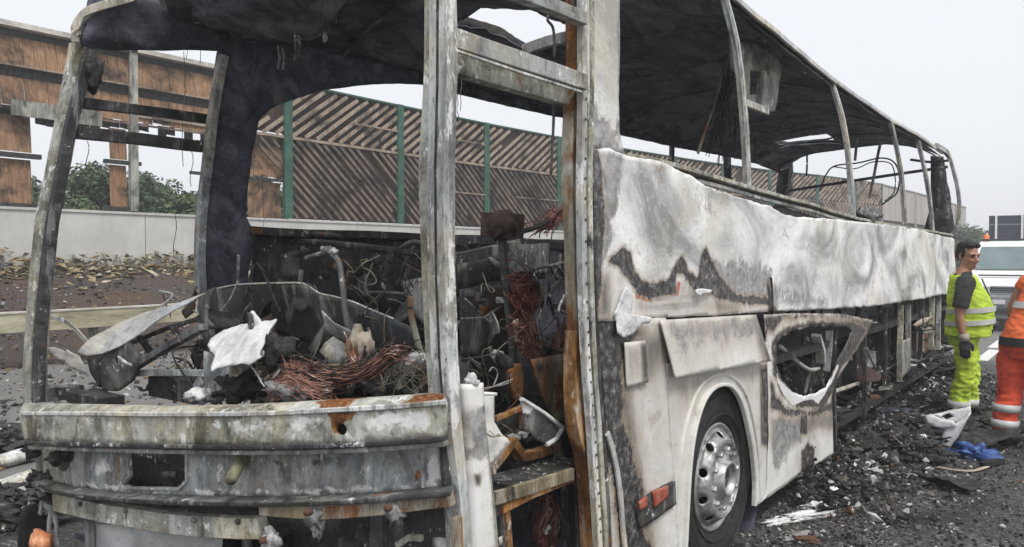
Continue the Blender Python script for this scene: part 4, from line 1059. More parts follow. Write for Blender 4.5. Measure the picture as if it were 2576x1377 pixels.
wl_(MB().lathe([(.128, .044), (.118, .056), (.100, .060), (.094, .088), (.088, .092), (.078, .090), (.074, .05)], 40), 'hub', M['alu'])
wl_(MB().lathe([(.075, .05), (.04, .056), (0, .058)], 24), 'hub_dark_disc', M['dark_metal'])  # dark disc stands in for the shade inside the open hub

# ---- near front pillar, a two-face section leaning slightly at the foot
pl = [on_x(a, b, .0) for a, b in ((1112, -30), (1114, 200), (1110, 420), (1110, 700), (1118, 900), (1128, 1060), (1146, 1240), (1156, 1400))]
b = MB().sweep(dense(pl[:6], .05), [(-.055, -.038), (.03, -.038), (.034, -.03), (.034, .038), (.026, .042), (-.055, .042)], up=(0, 1, 0), jit=.004)
beam('front_pillar', coach, pl, .075, .052, M['pale_metal'], up=(0, 1, 0), step=.04, warp=.006, label='pale scorched near front pillar')
beam('front_pillar_flange', coach, [on_x(a, b, -.05) for a, b in ((1086, -30), (1084, 220), (1078, 420), (1083, 700), (1092, 880), (1099, 985))], .035, .045, M['olive_metal'], up=(0, 1, 0), step=.05, warp=.008)
for px, y0, y1, mt in ((1146, 1302, 1400, 'rust_mix'), (1160, 1296, 1400, 'rust')):
    beam('rusty_pillar_foot', coach, [on_x(px, y0, .03), on_x(px + 4, y1, .03)], .02, .03, M[mt], up=(0, 1, 0))
beam('front_pillar_groove', coach, [on_x(a, b, .025) for a, b in ((1101, -30), (1100, 220), (1095, 420), (1097, 700), (1105, 900), (1112, 990))], .008, .006, M['char'], up=(0, 1, 0))
for i, q in enumerate(dense(pl, .11)[2:-2]):
    MB().lathe([(0, .003), (.005, .0025), (.006, 0)], 8, q + Vector((.027, rnd.choice((-.02, .022)), 0)), 'x').build('rivet', M['dark_metal'], coach)
# ---- near door pillar: rusty inner web, drilled strip, outer skin
beam('door_pillar_web', coach, smooth_path([on_x(a, b, -.07) for a, b in ((1450, -20), (1448, 180), (1440, 270), (1437, 400), (1440, 520), (1444, 700), (1452, 830))], 4), .07, .05, M['rust_mix'], up=(1, 0, 0), step=.05, warp=.01)
beam('door_pillar_web', coach, smooth_path([on_x(a, b, -.07) for a, b in ((1452, 830), (1448, 930), (1450, 1060), (1468, 1130), (1482, 1240), (1490, 1400))], 4), .08, .06, M['rust'], up=(1, 0, 0), step=.05, warp=.012, label='orange rusted foot of the door pillar')
dp = smooth_path([on_x(a, b, -.01) for a, b in ((1464, -20), (1464, 250), (1462, 500), (1467, 760), (1474, 930), (1486, 1080), (1496, 1240), (1504, 1400))], 5)
beam('drilled_strip', coach, dp, .030, .034, M['pale_metal'], up=(0, 1, 0), step=.05, warp=.004)
hs = MB()
for q in dense(dp, .055)[4:-2]:
    hs.lathe([(0, .0015), (.006, .001)], 8, q + Vector((.0165, .004, 0)), 'x')
hs.build('strip_holes', M['black'], coach)['kind'] = 'stuff'
beam('door_pillar_edge', coach, [q + Vector((.004, .045, 0)) for q in dp], .03, .03, M['olive_metal'], up=(0, 1, 0), step=.06, warp=.004)
beam('door_pillar_seal', coach, [q + Vector((.0, .082, 0)) for q in dp[8:]], .03, .03, M['dark_metal'], up=(0, 1, 0), step=.06, warp=.004)
side_sheet('door_pillar_skin', coach, [(1474, -20), (1557, -20), (1556, 120), (1552, 250), (1554, 330), (1566, 384), (1540, 380), (1500, 372), (1482, 372), (1476, 200)], .0, M['panel'], masks={'ashy': [([(1470, -30), (1570, -30), (1556, 300), (1550, 350), (1500, 330), (1474, 250)], .05, 1.0)], 'greyed': [([(1474, 200), (1500, 280), (1540, 340), (1570, 385), (1480, 385)], .05, .9), ([(1546, -20), (1558, -20), (1556, 360), (1546, 340)], .02, .9)]}, cell=.025, thick=.012, jag=.003, warp=.006)
# window bars between the two pillars
beam('driver_window_bar', coach, [on_x(1136, 97, .0), on_x(1300, 152, .0), on_x(1466, 208, .0)], .045, .062, M['grey_metal'], up=(0, 0, 1), warp=.004)
beam('driver_window_bar_lip', coach, [on_x(1136, 124, .015), on_x(1300, 180, .015), on_x(1462, 232, .015)], .012, .010, M['pale_metal'], up=(0, 0, 1))
beam('driver_window_bar', coach, [on_x(1140, 158, -.10), on_x(1300, 206, -.10), on_x(1452, 252, -.10)], .05, .08, M['olive_metal'], up=(0, 0, 1), warp=.006)
beam('driver_window_bar', coach, [on_x(1230, -42, .0), on_x(1340, -2, .0), on_x(1466, 48, .0)], .045, .05, M['grey_metal'], up=(0, 0, 1), warp=.004)
beam('hatch_frame', coach, [on_y(1320, 128, 4.9), on_y(1380, 106, 4.9), on_y(1452, 88, 4.9)], .05, .08, M['grey_metal'], up=(0, 0, 1), warp=.01)
tube('dangling_cable', coach, [on_x(1380, 34, -.12), on_x(1378, 52, -.12), on_x(1392, 74, -.12), on_x(1395, 140, -.12), on_x(1394, 220, -.12), on_x(1392, 320, -.12), on_x(1386, 440, -.14)], .006, M['mid_metal'])
# ================================================================ front end of the coach
# bumper beam: top shelf, face, lower lip
def fpath(L, off=0.0): return smooth_path([on_front(a, b, off) for a, b in L], 5)
top = [(50, 1018), (250, 1020), (450, 1022), (640, 1018), (850, 1005), (1000, 996), (1116, 985)]
rusty = [([(820, 985), (905, 985), (905, 1050), (870, 1060), (880, 1090), (840, 1090), (830, 1050)], .02, .95), ([(1060, 975), (1130, 975), (1125, 1015), (1050, 1010)], .03, .85), ([(420, 1040), (480, 1035), (480, 1062), (430, 1066)], .03, .75), ([(300, 1100), (420, 1092), (420, 1110), (300, 1116)], .03, .6)]
front_sheet('bumper_face', coach, [(50, 1040), (250, 1042), (450, 1043), (640, 1040), (850, 1030), (1000, 1022), (1124, 1012), (1122, 1098), (1000, 1108), (850, 1116), (640, 1120), (450, 1118), (250, 1114), (68, 1108)], -.05, M['olive_metal'], holes=[[(862 + 15 * math.cos(a), 1080 + 16 * math.sin(a)) for a in np.linspace(0, 6.2, 14)[:-1]]], hole_jag=0,
  masks={'rusty': rusty, 'ashy': [([(520, 1046), (860, 1040), (820, 1090), (620, 1100), (520, 1090)], .05, .72), ([(900, 1030), (1110, 1020), (1110, 1090), (920, 1096)], .05, .75), ([(120, 1050), (400, 1050), (380, 1092), (140, 1090)], .05, .6)]}, cell=.025, thick=.02, jag=.003, warp=.006, label='pale olive bumper beam with rust streaks')
MB().lathe([(0, 0), (.022, 0)], 14, on_front(862, 1080, -.028), 'y').build('bumper_hole_back', M['black'], coach)
tp = MB()
A = fpath([(50, 1040), (250, 1042), (450, 1043), (640, 1040), (850, 1030), (1000, 1022), (1124, 1012)], -.05)
Bp = fpath([(62, 1014), (250, 1017), (450, 1020), (640, 1016), (850, 1004), (1000, 995), (1112, 985)], .05)
n = len(A)
vs = []
for p, q in zip(A, Bp):
    vs += [p + Vector((0, 0, .001)), p.lerp(q, .5) + Vector((0, 0, .012)), q, q - Vector((0, 0, .03))]
fs = [(i * 4 + j, i * 4 + j + 1, i * 4 + 5 + j, i * 4 + 4 + j) for i in range(n - 1) for j in range(3)]
o = tp.add(vs, fs).build('bumper_top', M['olive_metal'], coach)
at = o.data.attributes.new('rusty', 'FLOAT', 'POINT')
xa, xb = on_front(800, 1010).x, on_front(905, 1010).x
xc, xd = on_front(1050, 1000).x, on_front(1130, 1000).x
at.data.foreach_set('value', [.9 if (xa < v[0] < xb or xc < v[0] < xd) else 0.0 for v in vs])
md = o.modifiers.new('thickness', 'SOLIDIFY'); md.thickness = .006
beam('bumper_rib', coach, fpath([(54, 1040), (250, 1042), (450, 1043), (640, 1041), (850, 1031), (1000, 1023), (1122, 1013)], -.062), .012, .016, M['pale_metal'], step=.1, warp=.002)
beam('bumper_lip', coach, fpath([(70, 1112), (250, 1118), (450, 1122), (640, 1124), (850, 1120), (1000, 1112), (1122, 1102)], -.055), .03, .014, M['dark_metal'], step=.1)
beam('bumper_lip', coach, fpath([(84, 1124), (250, 1130), (450, 1134), (640, 1136), (850, 1132), (1000, 1124), (1124, 1114)], -.02), .05, .016, M['grey_metal'], step=.1)
# recessed panel below with its opening
open_ = [(322, 1130), (470, 1132), (470, 1212), (452, 1228), (330, 1226), (310, 1218), (326, 1200)]
front_sheet('bumper_panel', coach, [(100, 1128), (250, 1132), (640, 1136), (850, 1132), (1124, 1114), (1132, 1228), (1000, 1240), (800, 1250), (640, 1252), (450, 1248), (250, 1238), (110, 1216)], .03, M['grey_metal'], holes=[open_], masks={
  'ashy': [([(200, 1210), (330, 1214), (330, 1232), (200, 1232)], .03, .9), ([(480, 1222), (600, 1228), (1060, 1215), (1110, 1205), (1110, 1236), (800, 1250), (500, 1250)], .03, .85), ([(1070, 1130), (1118, 1124), (1124, 1225), (1076, 1228)], .03, .8), ([(240, 1150), (300, 1150), (300, 1210), (230, 1210)], .05, .6)],
  'char': [([(150, 1128), (190, 1128), (186, 1160), (160, 1190), (146, 1180)], .02, 1.0), ([(640, 1136), (1000, 1124), (1000, 1180), (820, 1196), (640, 1176)], .07, .66)],
  'rusty': [([(1052, 1166), (1066, 1166), (1060, 1230), (1040, 1230)], .012, 1.0), ([(840, 1196), (1040, 1180), (1030, 1230), (860, 1236)], .05, .55)]}, cell=.026, thick=.01, jag=.003, warp=.015, label='ash-streaked grey panel under the bumper with a square opening')
front_sheet('opening_back', coach, [(300, 1126), (490, 1128), (490, 1236), (300, 1236)], .16, M['dark_metal'], cell=.05)
beam('opening_rim', coach, [on_front(a, b, .02) for a, b in ((322, 1132), (328, 1196), (314, 1218), (330, 1228), (452, 1230), (472, 1210), (472, 1134))], .012, .02, M['grey_metal'], up=(0, 1, 0), step=.03)
front_sheet('small_plate', coach, [(404, 1188), (440, 1186), (440, 1204), (406, 1206)], .13, M['mid_metal'], cell=.03)
MB().sweep([on_front(612, 1148, .04), on_front(606, 1160, .0), on_front(598, 1176, -.03), on_front(586, 1200, -.07), on_front(580, 1212, -.09)], ring(.021, 14), scale=[1.25, 1.15, .95, 1.0, .9], jit=.004).build('tow_pin', M['olive_plain'], coach, smooth=True)

for px, py, s_ in ((150, 1150, .03),):
    lump('burnt_stub', coach, on_front(px, py, -.01), (.02, .05, s_), M['char'], px, .6)
beam('side_stay', coach, [on_front(1063, 1118, .02), on_front(1066, 1228, .02)], .012, .012, M['pale_metal'], up=(0, 1, 0))
beam('edge_profile', coach, [on_front(1117, 1112, .01), on_front(1124, 1232, .01)], .02, .03, M['dark_metal'], up=(0, 1, 0))
# dark ledge under the panel
ledge = [(100, 1214), (140, 1230), (250, 1246), (450, 1258), (640, 1262), (850, 1258), (1000, 1248), (1132, 1236)]
beam('lower_ledge', coach, fpath(ledge, -.015), .07, .02, M['mid_metal'], step=.06, warp=.004)
beam('lower_ledge_edge', coach, fpath([(a, b + 7) for a, b in ledge], -.05), .012, .012, M['dark_metal'], step=.06)
# olive lower beam on the left, in riveted lengths; rusty angle on the right
segs = [[(148, 1262), (250, 1284), (330, 1298)], [(334, 1299), (440, 1314), (520, 1322)], [(524, 1322), (600, 1325), (660, 1326)]]
for sg in segs:
    beam('lower_beam', coach, fpath(sg, .0), .05, .075, M['olive_metal'], step=.06, warp=.004)
beam('lower_beam_back', coach, fpath([(140, 1250), (330, 1276), (520, 1294), (660, 1298)], .05), .06, .05, M['dark_metal'], step=.06, warp=.004)
for px, py in ((318, 1284), (490, 1308), (204, 1268), (600, 1312)):
    MB().lathe([(0, -.012), (.010, -.010), (.011, 0)], 10, on_front(px, py, -.026), 'y').build('rivet', M['dark_metal'], coach)
beam('rusty_angle', coach, fpath([(660, 1276), (800, 1284), (900, 1280), (1000, 1270), (1134, 1250)], -.02), .04, .05, M['rust_mix'], step=.05, warp=.006)
beam('rusty_angle', coach, fpath([(690, 1292), (800, 1296), (900, 1291), (1000, 1282), (1136, 1262)], -.01), .05, .012, M['rust'], step=.05, warp=.003)
for px, py, s_ in ((780, 1292, .036), (982, 1281, .033), (668, 1362, .04)):
    c = on_front(px, py, -.05)
    lump('melted_bracket', coach, c + Vector((0, .02, -.01)), (s_, .022, s_ * 1.25), M['ash_grey'], px, .8, 3.0)
    MB().lathe([(0, -.016), (.010, -.015), (.0125, -.008), (.0125, .01)], 8, c + Vector((0, -.006, .006)), 'y').build('rusty_bolt', M['rust_frag'], coach, smooth=True)
lump('melted_bracket', coach, on_front(800, 1318, -.01), (.025, .02, .05), M['ash_grey'], 21, .8, 3)
# behind and below: white plate, dark cavity with struts
front_sheet('lower_plate', coach, [(232, 1316), (560, 1334), (556, 1400), (232, 1400)], .08, M['white_plastic'], cell=.05, masks={}, jag=.006, warp=.01)
beam('plate_upright', coach, [on_front(226, 1310, .06), on_front(226, 1400, .06)], .03, .03, M['grey_metal'], up=(0, 1, 0))
sheet('front_bulkhead', coach, [(XF + .1, .25), (-.70, .25), (-.70, 1.05), (XF + .1, .85)], lambda u, v: (u, 2.25, v), (0, 1, 0), M['soot'], cell=.12, warp=.02)
MB().box((-1.5, 2.2, .30), (1.7, .8, .03)).build('undertray', M['soot'], coach, normals=False)
for px, py0, py1, mt in ((900, 1320, 1400, 'dark_metal'), (946, 1300, 1400, 'mid_metal'), (1000, 1296, 1360, 'mid_metal'), (620, 1330, 1400, 'mid_metal'), (660, 1276, 1330, 'mid_metal')):
    beam('front_strut', coach, [on_front(px, py0, .12), on_front(px + 6, py1, .14)], .03, .03, M[mt], up=(0, 1, 0), warp=.01)
beam('front_hook', coach, [on_front(1000, 1372, .05), on_front(1030, 1352, .05), on_front(1062, 1354, .05)], .02, .02, M['olive_metal'], up=(0, 1, 0))
tube('front_hose', coach, [on_front(720, 1330, .1), on_front(700, 1360, .1), on_front(740, 1400, .1)], .02, M['dark_metal'])
# left lower corner: torn strips, black mudguard, orange lamp
for L in ([(120, 1220), (128, 1280), (124, 1340), (140, 1400)], [(96, 1214), (110, 1260), (140, 1300), (146, 1380)], [(78, 1198), (92, 1212), (118, 1218)], [(80, 1206), (104, 1232), (98, 1290)]):
    beam('torn_strip', coach, smooth_path([on_front(a, b, .03) for a, b in L], 4), .025, .012, M['ash_grey'], up=(0, 1, 0), step=.02, warp=.012)
for i, (px, py) in enumerate(((96, 1204), (116, 1210), (90, 1128), (140, 1250))):
    lump('charred_clump', coach, on_front(px, py, .02), (.05, .04, .035), M['char'], i + 3, .9, 3.0)
beam('corner_stay', coach, [on_front(100, 1120, .05), on_front(106, 1210, .05)], .03, .035, M['grey_metal'], up=(0, 1, 0), warp=.006)
sheet('mudguard', coach, [(on_x(a, b, -2.62).y, on_x(a, b, -2.62).z) for a, b in ((46, 1400), (48, 1310), (62, 1276), (86, 1266), (110, 1290), (118, 1400))], lambda u, v: (-2.62, u, v), (1, 0, 0), M['black'], cell=.03, thick=.03)
lump('orange_lamp', coach, on_front(103, 1366, -.02), (.075, .04, .055), M['orange_plastic'], 5, .35, 2, label='scorched orange corner lamp')

# ================================================================ what is left of the dashboard and cab
Y1, Y2, Y3 = 1.98, 2.2, 2.5
def c_px(L, y): return [on_y(a, b, y) for a, b in L]
# large buckled dashboard shell
u0 = on_y(540, 740, Y2).x; u1 = on_y(1060, 830, Y2).x
sh = [(508, 742), (528, 728), (560, 720), (610, 715), (660, 714), (712, 716), (748, 740), (800, 750), (862, 762), (940, 782), (1010, 800), (1078, 826), (1074, 880), (960, 880), (860, 890), (740, 900), (700, 880), (640, 850), (600, 840), (560, 830), (530, 806), (516, 770)]
zt_ = on_y(640, 715, Y2).z
cross_sheet('dashboard_shell', coach, sh, Y2, M['sheet_grey'], curve=lambda u, v: .35 * (v - zt_) * -1 * .8 + .12 * math.sin((u - u0) * 3.0), cell=.028, thick=.006, jag=.003, warp=.012, wfreq=2.5, label='buckled dark grey dashboard shell')
rim_ = [on_y(a, b, Y2) for a, b in ((545, 726), (575, 718), (610, 715), (660, 714), (712, 716), (748, 740), (800, 750), (862, 762), (940, 782), (1010, 800))]
rim_ = [p + Vector((0, .35 * (p.z - zt_) * -.8 + .12 * math.sin((p.x - u0) * 3.0) - .006, 0)) for p in rim_]
tube('dashboard_edge', coach, rim_, .0045, M['pale_metal'], n=5)
# pale curled sheet left of it
cs = [(262, 880), (262, 850), (284, 815), (318, 788), (360, 776), (410, 773), (450, 768), (480, 755), (512, 738), (492, 762), (462, 785), (430, 806), (392, 824), (356, 846), (326, 868), (300, 886), (280, 890)]
zc = on_y(330, 790, Y1).z
cross_sheet('curled_sheet', coach, cs, Y1, M['white_sheet'], curve=lambda u, v: (v - zc) * .9 + .10 * math.sin(u * 5), cell=.018, thick=.005, jag=.003, warp=.008, wfreq=5)
cross_sheet('shell_side', coach, [(508, 742), (545, 722), (528, 760), (522, 800), (540, 820), (520, 835), (505, 800), (500, 770)], Y1 + .05, M['mid_metal'], cell=.02, thick=.006, warp=.01)
# bucket-like bracket and diagonal rails
cross_sheet('bucket_bracket', coach, [(300, 868), (330, 862), (352, 894), (350, 920), (330, 960), (296, 984), (264, 982), (258, 950), (262, 908)], Y1 - .02, M['mid_metal'], holes=[[(294, 898), (306, 898), (306, 912), (296, 914)]], cell=.018, thick=.02, warp=.012, wfreq=6)
cross_sheet('bucket_side', coach, [(246, 848), (286, 842), (300, 868), (262, 908), (258, 975), (236, 935), (226, 890), (232, 862)], Y1 + .05, M['dark_metal'], cell=.02, thick=.03, warp=.012, wfreq=6)
beam('diagonal_rail', coach, c_px([(290, 962), (350, 918), (430, 868), (512, 822)], Y1), .03, .045, M['mid_metal'], up=(0, 1, 0), step=.04, warp=.006)
beam('diagonal_rail', coach, c_px([(330, 862), (420, 826), (505, 800)], Y1 + .1), .02, .02, M['mid_metal'], up=(0, 1, 0), step=.04, warp=.006)
for a, b in (((352, 848), (384, 894)), ((436, 824), (456, 862))):
    beam('cross_strut', coach, c_px([a, b], Y1 + .06), .02, .03, M['dark_metal'], up=(0, 1, 0))
beam('short_clip', coach, c_px([(298, 898), (320, 915), (330, 918)], Y1 - .05), .01, .012, M['pale_metal'], up=(0, 1, 0))
for dy in (0, 8):
    tube('bent_rod', coach, c_px([(106, 797 + dy / 2), (150, 800 + dy / 2), (185, 820 + dy), (228, 868 + dy)], 1.9), .006, M['grey_metal'])
cross_sheet('foil_scrap', coach, [(118, 876), (135, 873), (160, 886), (172, 880), (196, 896), (212, 920), (222, 948), (190, 930), (160, 912), (140, 896)], 1.92, M['white_sheet'], cell=.016, thick=.003, jag=.006, warp=.02, wfreq=9)
# white ash mass and curved blade
am = [(490, 856), (506, 838), (540, 826), (580, 820), (610, 814), (636, 808), (644, 850), (650, 880), (662, 900), (646, 918), (610, 912), (590, 920), (562, 936), (546, 924), (538, 896), (514, 888), (496, 874)]
cross_sheet('ash_crust', coach, am, Y1 - .13, M['ash'], curve=lambda u, v: .03 * math.sin(u * 8) + .9 * (v - on_y(570, 900, Y1 - .13).z), cell=.014, thick=.008, jag=.012, warp=.014, wfreq=9)
cross_sheet('ash_crust', coach, [(632, 792), (640, 782), (656, 800), (676, 826), (690, 850), (672, 846), (652, 838), (640, 826)], Y1 - .03, M['ash'], cell=.012, thick=.012, jag=.006, warp=.015, wfreq=9)
cross_sheet('curved_blade', coach, [(626, 786), (634, 790), (640, 830), (662, 846), (700, 872), (716, 905), (700, 925), (662, 906), (650, 880), (634, 850), (628, 810)], Y1 - .05, M['dark_metal'], cell=.014, thick=.012, warp=.012, wfreq=6)
lump('charred_clump', coach, on_y(690, 880, Y1 - .04), (.07, .05, .07), M['char'], 12, .8)
lump('hub_cap_nut', coach, on_y(658, 888, Y1 - .09), (.014, .012, .018), M['ash'], 3, .4)
cross_sheet('angled_bracket', coach, [(516, 884), (540, 892), (556, 926), (600, 908), (630, 920), (600, 944), (572, 956), (556, 990), (538, 1000), (520, 960)], Y1 - .06, M['grey_metal'], cell=.016, thick=.014, warp=.015, wfreq=6)
lump('yellowed_nut', coach, on_y(596, 934, Y1 - .1), (.022, .02, .022), M['olive_metal'], 6, .4)
lump('ash_lump', coach, on_y(498, 995, Y1 - .05), (.06, .05, .03), M['ash'], 9, .6)
lump('ash_lump', coach, on_y(545, 990, Y1 - .05), (.03, .04, .04), M['ash_grey'], 15, .8)
lump('charred_clump', coach, on_y(608, 975, Y1 - .02), (.10, .08, .05), M['char'], 19, .8)
tube('white_cord', coach, c_px([(632, 922), (648, 944), (660, 966), (670, 976)], Y1 - .08), .0035, M['ash'])
beam('cross_bar', coach, c_px([(344, 940), (450, 938), (570, 940)], Y1 + .02), .03, .022, M['grey_metal'], up=(0, 1, 0), warp=.003)
MB().box(on_y(452, 975, Y1 + .14), (.40, .10, .11)).build('heater_box', M['dark_metal'], coach)
MB().box(on_y(240, 1004, 1.9), (.34, .12, .055)).build('dash_tray', M['dark_metal'], coach)
MB().box(on_y(130, 990, 1.86), (.10, .10, .07)).build('corner_box', M['mid_metal'], coach)
beam('tray_edge', coach, c_px([(104, 972), (180, 970), (220, 976)], 1.86), .02, .012, M['grey_metal'], up=(0, 1, 0))
for i in range(16):
    px = rnd.uniform(150, 1080); py = rnd.uniform(955, 1012)
    lump('charred_clump', coach, on_y(px, py, Y1 + rnd.uniform(.05, .2)), (rnd.uniform(.03, .08), .05, rnd.uniform(.02, .05)), M['char'], i * 3, .8, 3, sub=2)
# horizontal angle behind the wires
beam('dash_angle', coach, c_px([(650, 922), (720, 930), (860, 926), (960, 914)], Y1), .03, .02, M['rust_mix'], up=(0, 1, 0), warp=.004)
# copper harness
P = c_px([(676, 972), (700, 950), (726, 925), (760, 930), (820, 946), (880, 944), (930, 928), (966, 900), (992, 880), (1024, 886)], Y1 - .07)
wires('sooty_harness', coach, bundle(P, 30, .016, .03), .0024, M['black_wire'])
wires('copper_harness', coach, bundle(P, 95, .0115, .016), .0020, M['copper'])
P = c_px([(735, 912), (745, 945), (770, 950), (776, 925), (800, 915)], Y1 - .09)
wires('copper_harness', coach, bundle(P, 34, .010, .018), .0018, M['copper'])
P = c_px([(690, 990), (720, 968), (760, 965), (800, 985), (830, 992)], Y1 - .12)
lump('melted_copper_lump', coach, on_y(748, 982, Y1 - .09), (.13, .07, .035), M['ash_grey'], 4, .6)
wires('copper_harness', coach, bundle(P, 50, .016, .03), .0018, M['copper'])
st = []
for i in range(26):
    p = on_y(rnd.uniform(960, 1075), rnd.uniform(870, 910), Y1 - .05)
    q = [p]
    for j in range(6):
        q.append(q[-1] + Vector((rnd.gauss(-.002, .022), rnd.gauss(0, .012), rnd.gauss(-.018, .012))))
    st.append(q)
wires('frayed_wires', coach, [smooth_path(q, 3) for q in st], .0013, M['rust_mix'])
lump('ash_lump', coach, on_y(1046, 900, Y1 - .04), (.025, .03, .018), M['ash'], 33, .9)
tube('bent_stick', coach, c_px([(1034, 746), (1034, 790), (1046, 840), (1056, 880), (1062, 890)], Y1), .011, M['rust_mix'])
# lever with a funnel foot
tube('upright_lever', coach, c_px([(830, 632), (852, 660), (862, 720), (868, 780), (876, 830), (888, 880)], Y2 - .1), .012, M['mid_metal'])
for px, py in ((824, 628), (838, 634)): lump('lever_fitting', coach, on_y(px, py, Y2 - .1), (.022, .02, .016), M['grey_metal'], px, .5)
tube('lever_arm', coach, c_px([(770, 650), (800, 640), (828, 634)], Y2 - .1), .010, M['mid_metal'])
o = MB().lathe([(.035, -.055), (.05, 0), (.03, .03), (.016, .07), (.012, .08)], 16, on_y(900, 868, Y2 - .16), 'z').build('lever_boot', M['rust_mix'], coach, smooth=True)
lump('lever_boot_rag', coach, on_y(918, 870, Y2 - .18), (.035, .03, .05), M['beige'], 14, .5)
wires('copper_harness', coach, bundle(c_px([(890, 880), (900, 910), (912, 925)], Y2 - .2), 40, .012, .012), .002, M['copper'])
# deeper cab clutter
for L, y, r, mt in (([(640, 600), (628, 650), (614, 700)], 3.1, .012, 'mid_metal'), ([(672, 610), (660, 650), (644, 705)], 3.1, .016, 'mid_metal'), ([(758, 680), (752, 740)], 2.8, .014, 'mid_metal'), ([(960, 715), (985, 650), (1030, 610), (1075, 615)], 3.2, .012, 'mid_metal'), ([(1000, 720), (1022, 660), (1042, 620)], 3.2, .010, 'mid_metal'), ([(940, 720), (970, 660)], 3.4, .014, 'mid_metal'), ([(905, 700), (905, 760)], 2.9, .01, 'mid_metal'), ([(920, 690), (922, 760)], 2.9, .01, 'mid_metal'), ([(700, 610), (790, 590), (860, 596)], 3.3, .014, 'dark_metal'), ([(630, 604), (820, 612), (1060, 640)], 3.2, .02, 'dark_metal'), ([(890, 735), (1000, 738), (1080, 750)], 2.9, .008, 'mid_metal')):
    tube('cab_tube', coach, c_px(L, y), r, M[mt])
cross_sheet('switch_plate', coach, [(708, 640), (746, 630), (748, 695), (716, 698)], 2.9, M['mid_metal'], cell=.03, jag=.006, thick=.03, warp=.01)
for i in range(22):
    px, py, y = rnd.uniform(625, 1070), rnd.uniform(610, 745), rnd.uniform(2.75, 3.5)
    w, h = rnd.uniform(8, 40), rnd.uniform(6, 26); k = rnd.uniform(-8, 8)
    cross_sheet('burnt_plate', coach, [(px, py), (px + w * .6, py + k), (px + w, py + k * .5 + h * .3), (px + w * .9, py + h), (px + w * .3, py + h * 1.1), (px - 2, py + h * .6)], y, M[rnd.choice(['mid_metal', 'dark_metal', 'dark_metal', 'char'])], cell=.03, thick=.012, jag=.012, warp=.03, wfreq=6)
# seat frames in two rows down the cabin
def seat(x, y):
    for dx in (-.2, .2):
        tube('seat_frame', coach, [(x + dx - .19, y, .98), (x + dx - .19, y + .06, 1.35), (x + dx - .18, y + .14, 1.66), (x + dx - .1, y + .16, 1.74), (x + dx + .1, y + .16, 1.74), (x + dx + .18, y + .14, 1.66), (x + dx + .19, y + .06, 1.35), (x + dx + .19, y, .98)], .014, M['dark_metal'], n=6, k=3)
    MB().box((x, y - .18, 1.36), (.84, .42, .03)).build('seat_pan', M['char'], coach, normals=False)
for i in range(9):
    y = 4.2 + i * .84
    seat(-1.98 + rnd.uniform(-.03, .03), y); seat(-.55 + rnd.uniform(-.03, .03), y + .1)

# ---- the side opening between the two near pillars: driver's place, step well
XI = -.62
side_sheet('inner_panel', coach, [(1150, 655), (1258, 632), (1300, 615), (1380, 612), (1384, 690), (1290, 700), (1220, 712), (1152, 728)], XI - .3, M['mid_metal'], cell=.05, jag=.005, thick=.02, warp=.02)
beam('inner_rail', coach, [on_x(a, b, XI - .2) for a, b in ((1150, 650), (1240, 632), (1300, 618))], .05, .05, M['dark_metal'], warp=.01)
beam('inner_rail', coach, [on_x(a, b, XI - .5) for a, b in ((1150, 602), (1350, 611), (1420, 620))], .05, .05, M['dark_metal'], warp=.01)
side_sheet('inner_panel', coach, [(1156, 730), (1256, 716), (1284, 740), (1290, 890), (1200, 896), (1160, 902)], XI - .05, M['sheet_grey'], holes=[[(1212 + 14 * math.cos(a), 752 + 15 * math.sin(a)) for a in np.linspace(0, 6.2, 12)[:-1]]], masks={'rusty': [([(1200, 768), (1228, 768), (1222, 810), (1204, 800)], .02, .9)]}, cell=.03, jag=.004, thick=.01, warp=.012)
side_sheet('inner_panel', coach, [(1160, 905), (1290, 892), (1440, 860), (1440, 1180), (1160, 1180)], XI - .12, M['soot'], cell=.06, thick=.02, warp=.03)
side_sheet('inner_panel', coach, [(1290, 620), (1440, 600), (1440, 870), (1290, 900)], XI - .5, M['soot'], cell=.06, thick=.02, warp=.03)
for a, b in (((1170, 752), (1212, 792)), ((1222, 800), (1250, 838)), ((1216, 800), (1262, 770)), ((1160, 802), (1216, 800))):
    tube('cross_wire', coach, [on_x(*a, XI + .03), on_x(*b, XI + .03)], .005, M['grey_metal'], n=5)
beam('driver_post', coach, smooth_path([on_x(a, b, XI + .12) for a, b in ((1264, 594), (1272, 690), (1282, 790), (1290, 870), (1296, 960), (1302, 1000))], 4), .03, .03, M['mid_metal'], up=(0, 1, 0), warp=.004)
MB().box(on_x(1264, 568, XI + .12), (.16, .11, .11), Euler((0, .06, .1)).to_matrix()).build('instrument_box', M['brown_char'], coach)
lump('instrument_box_remains', coach, on_x(1264, 566, XI + .15), (.062, .060, .066), M['brown_char'], 9, .5)
tube('charred_branch', coach, [on_x(a, b, XI + .1) for a, b in ((1268, 600), (1310, 584), (1350, 572), (1386, 552), (1420, 528))], .013, M['char'])
tube('charred_branch', coach, [on_x(a, b, XI + .1) for a, b in ((1318, 582), (1300, 610), (1288, 640))], .008, M['grey_metal'])
wires('frayed_wires', coach, bundle([on_x(a, b, XI + .1) for a, b in ((1360, 580), (1385, 555), (1405, 535), (1425, 520))], 40, .02, .04), .003, M['red_copper'])
tube('charred_branch', coach, [on_x(a, b, XI + .1) for a, b in ((1318, 700), (1350, 676), (1390, 668), (1424, 660))], .009, M['mid_metal'])
wires('dark_copper_harness', coach, bundle([on_x(a, b, XI + .2) for a, b in ((1285, 712), (1310, 705), (1336, 722), (1342, 750), (1322, 770), (1300, 745), (1318, 790), (1312, 820))], 90, .018, .04), .0026, M['red_copper'])
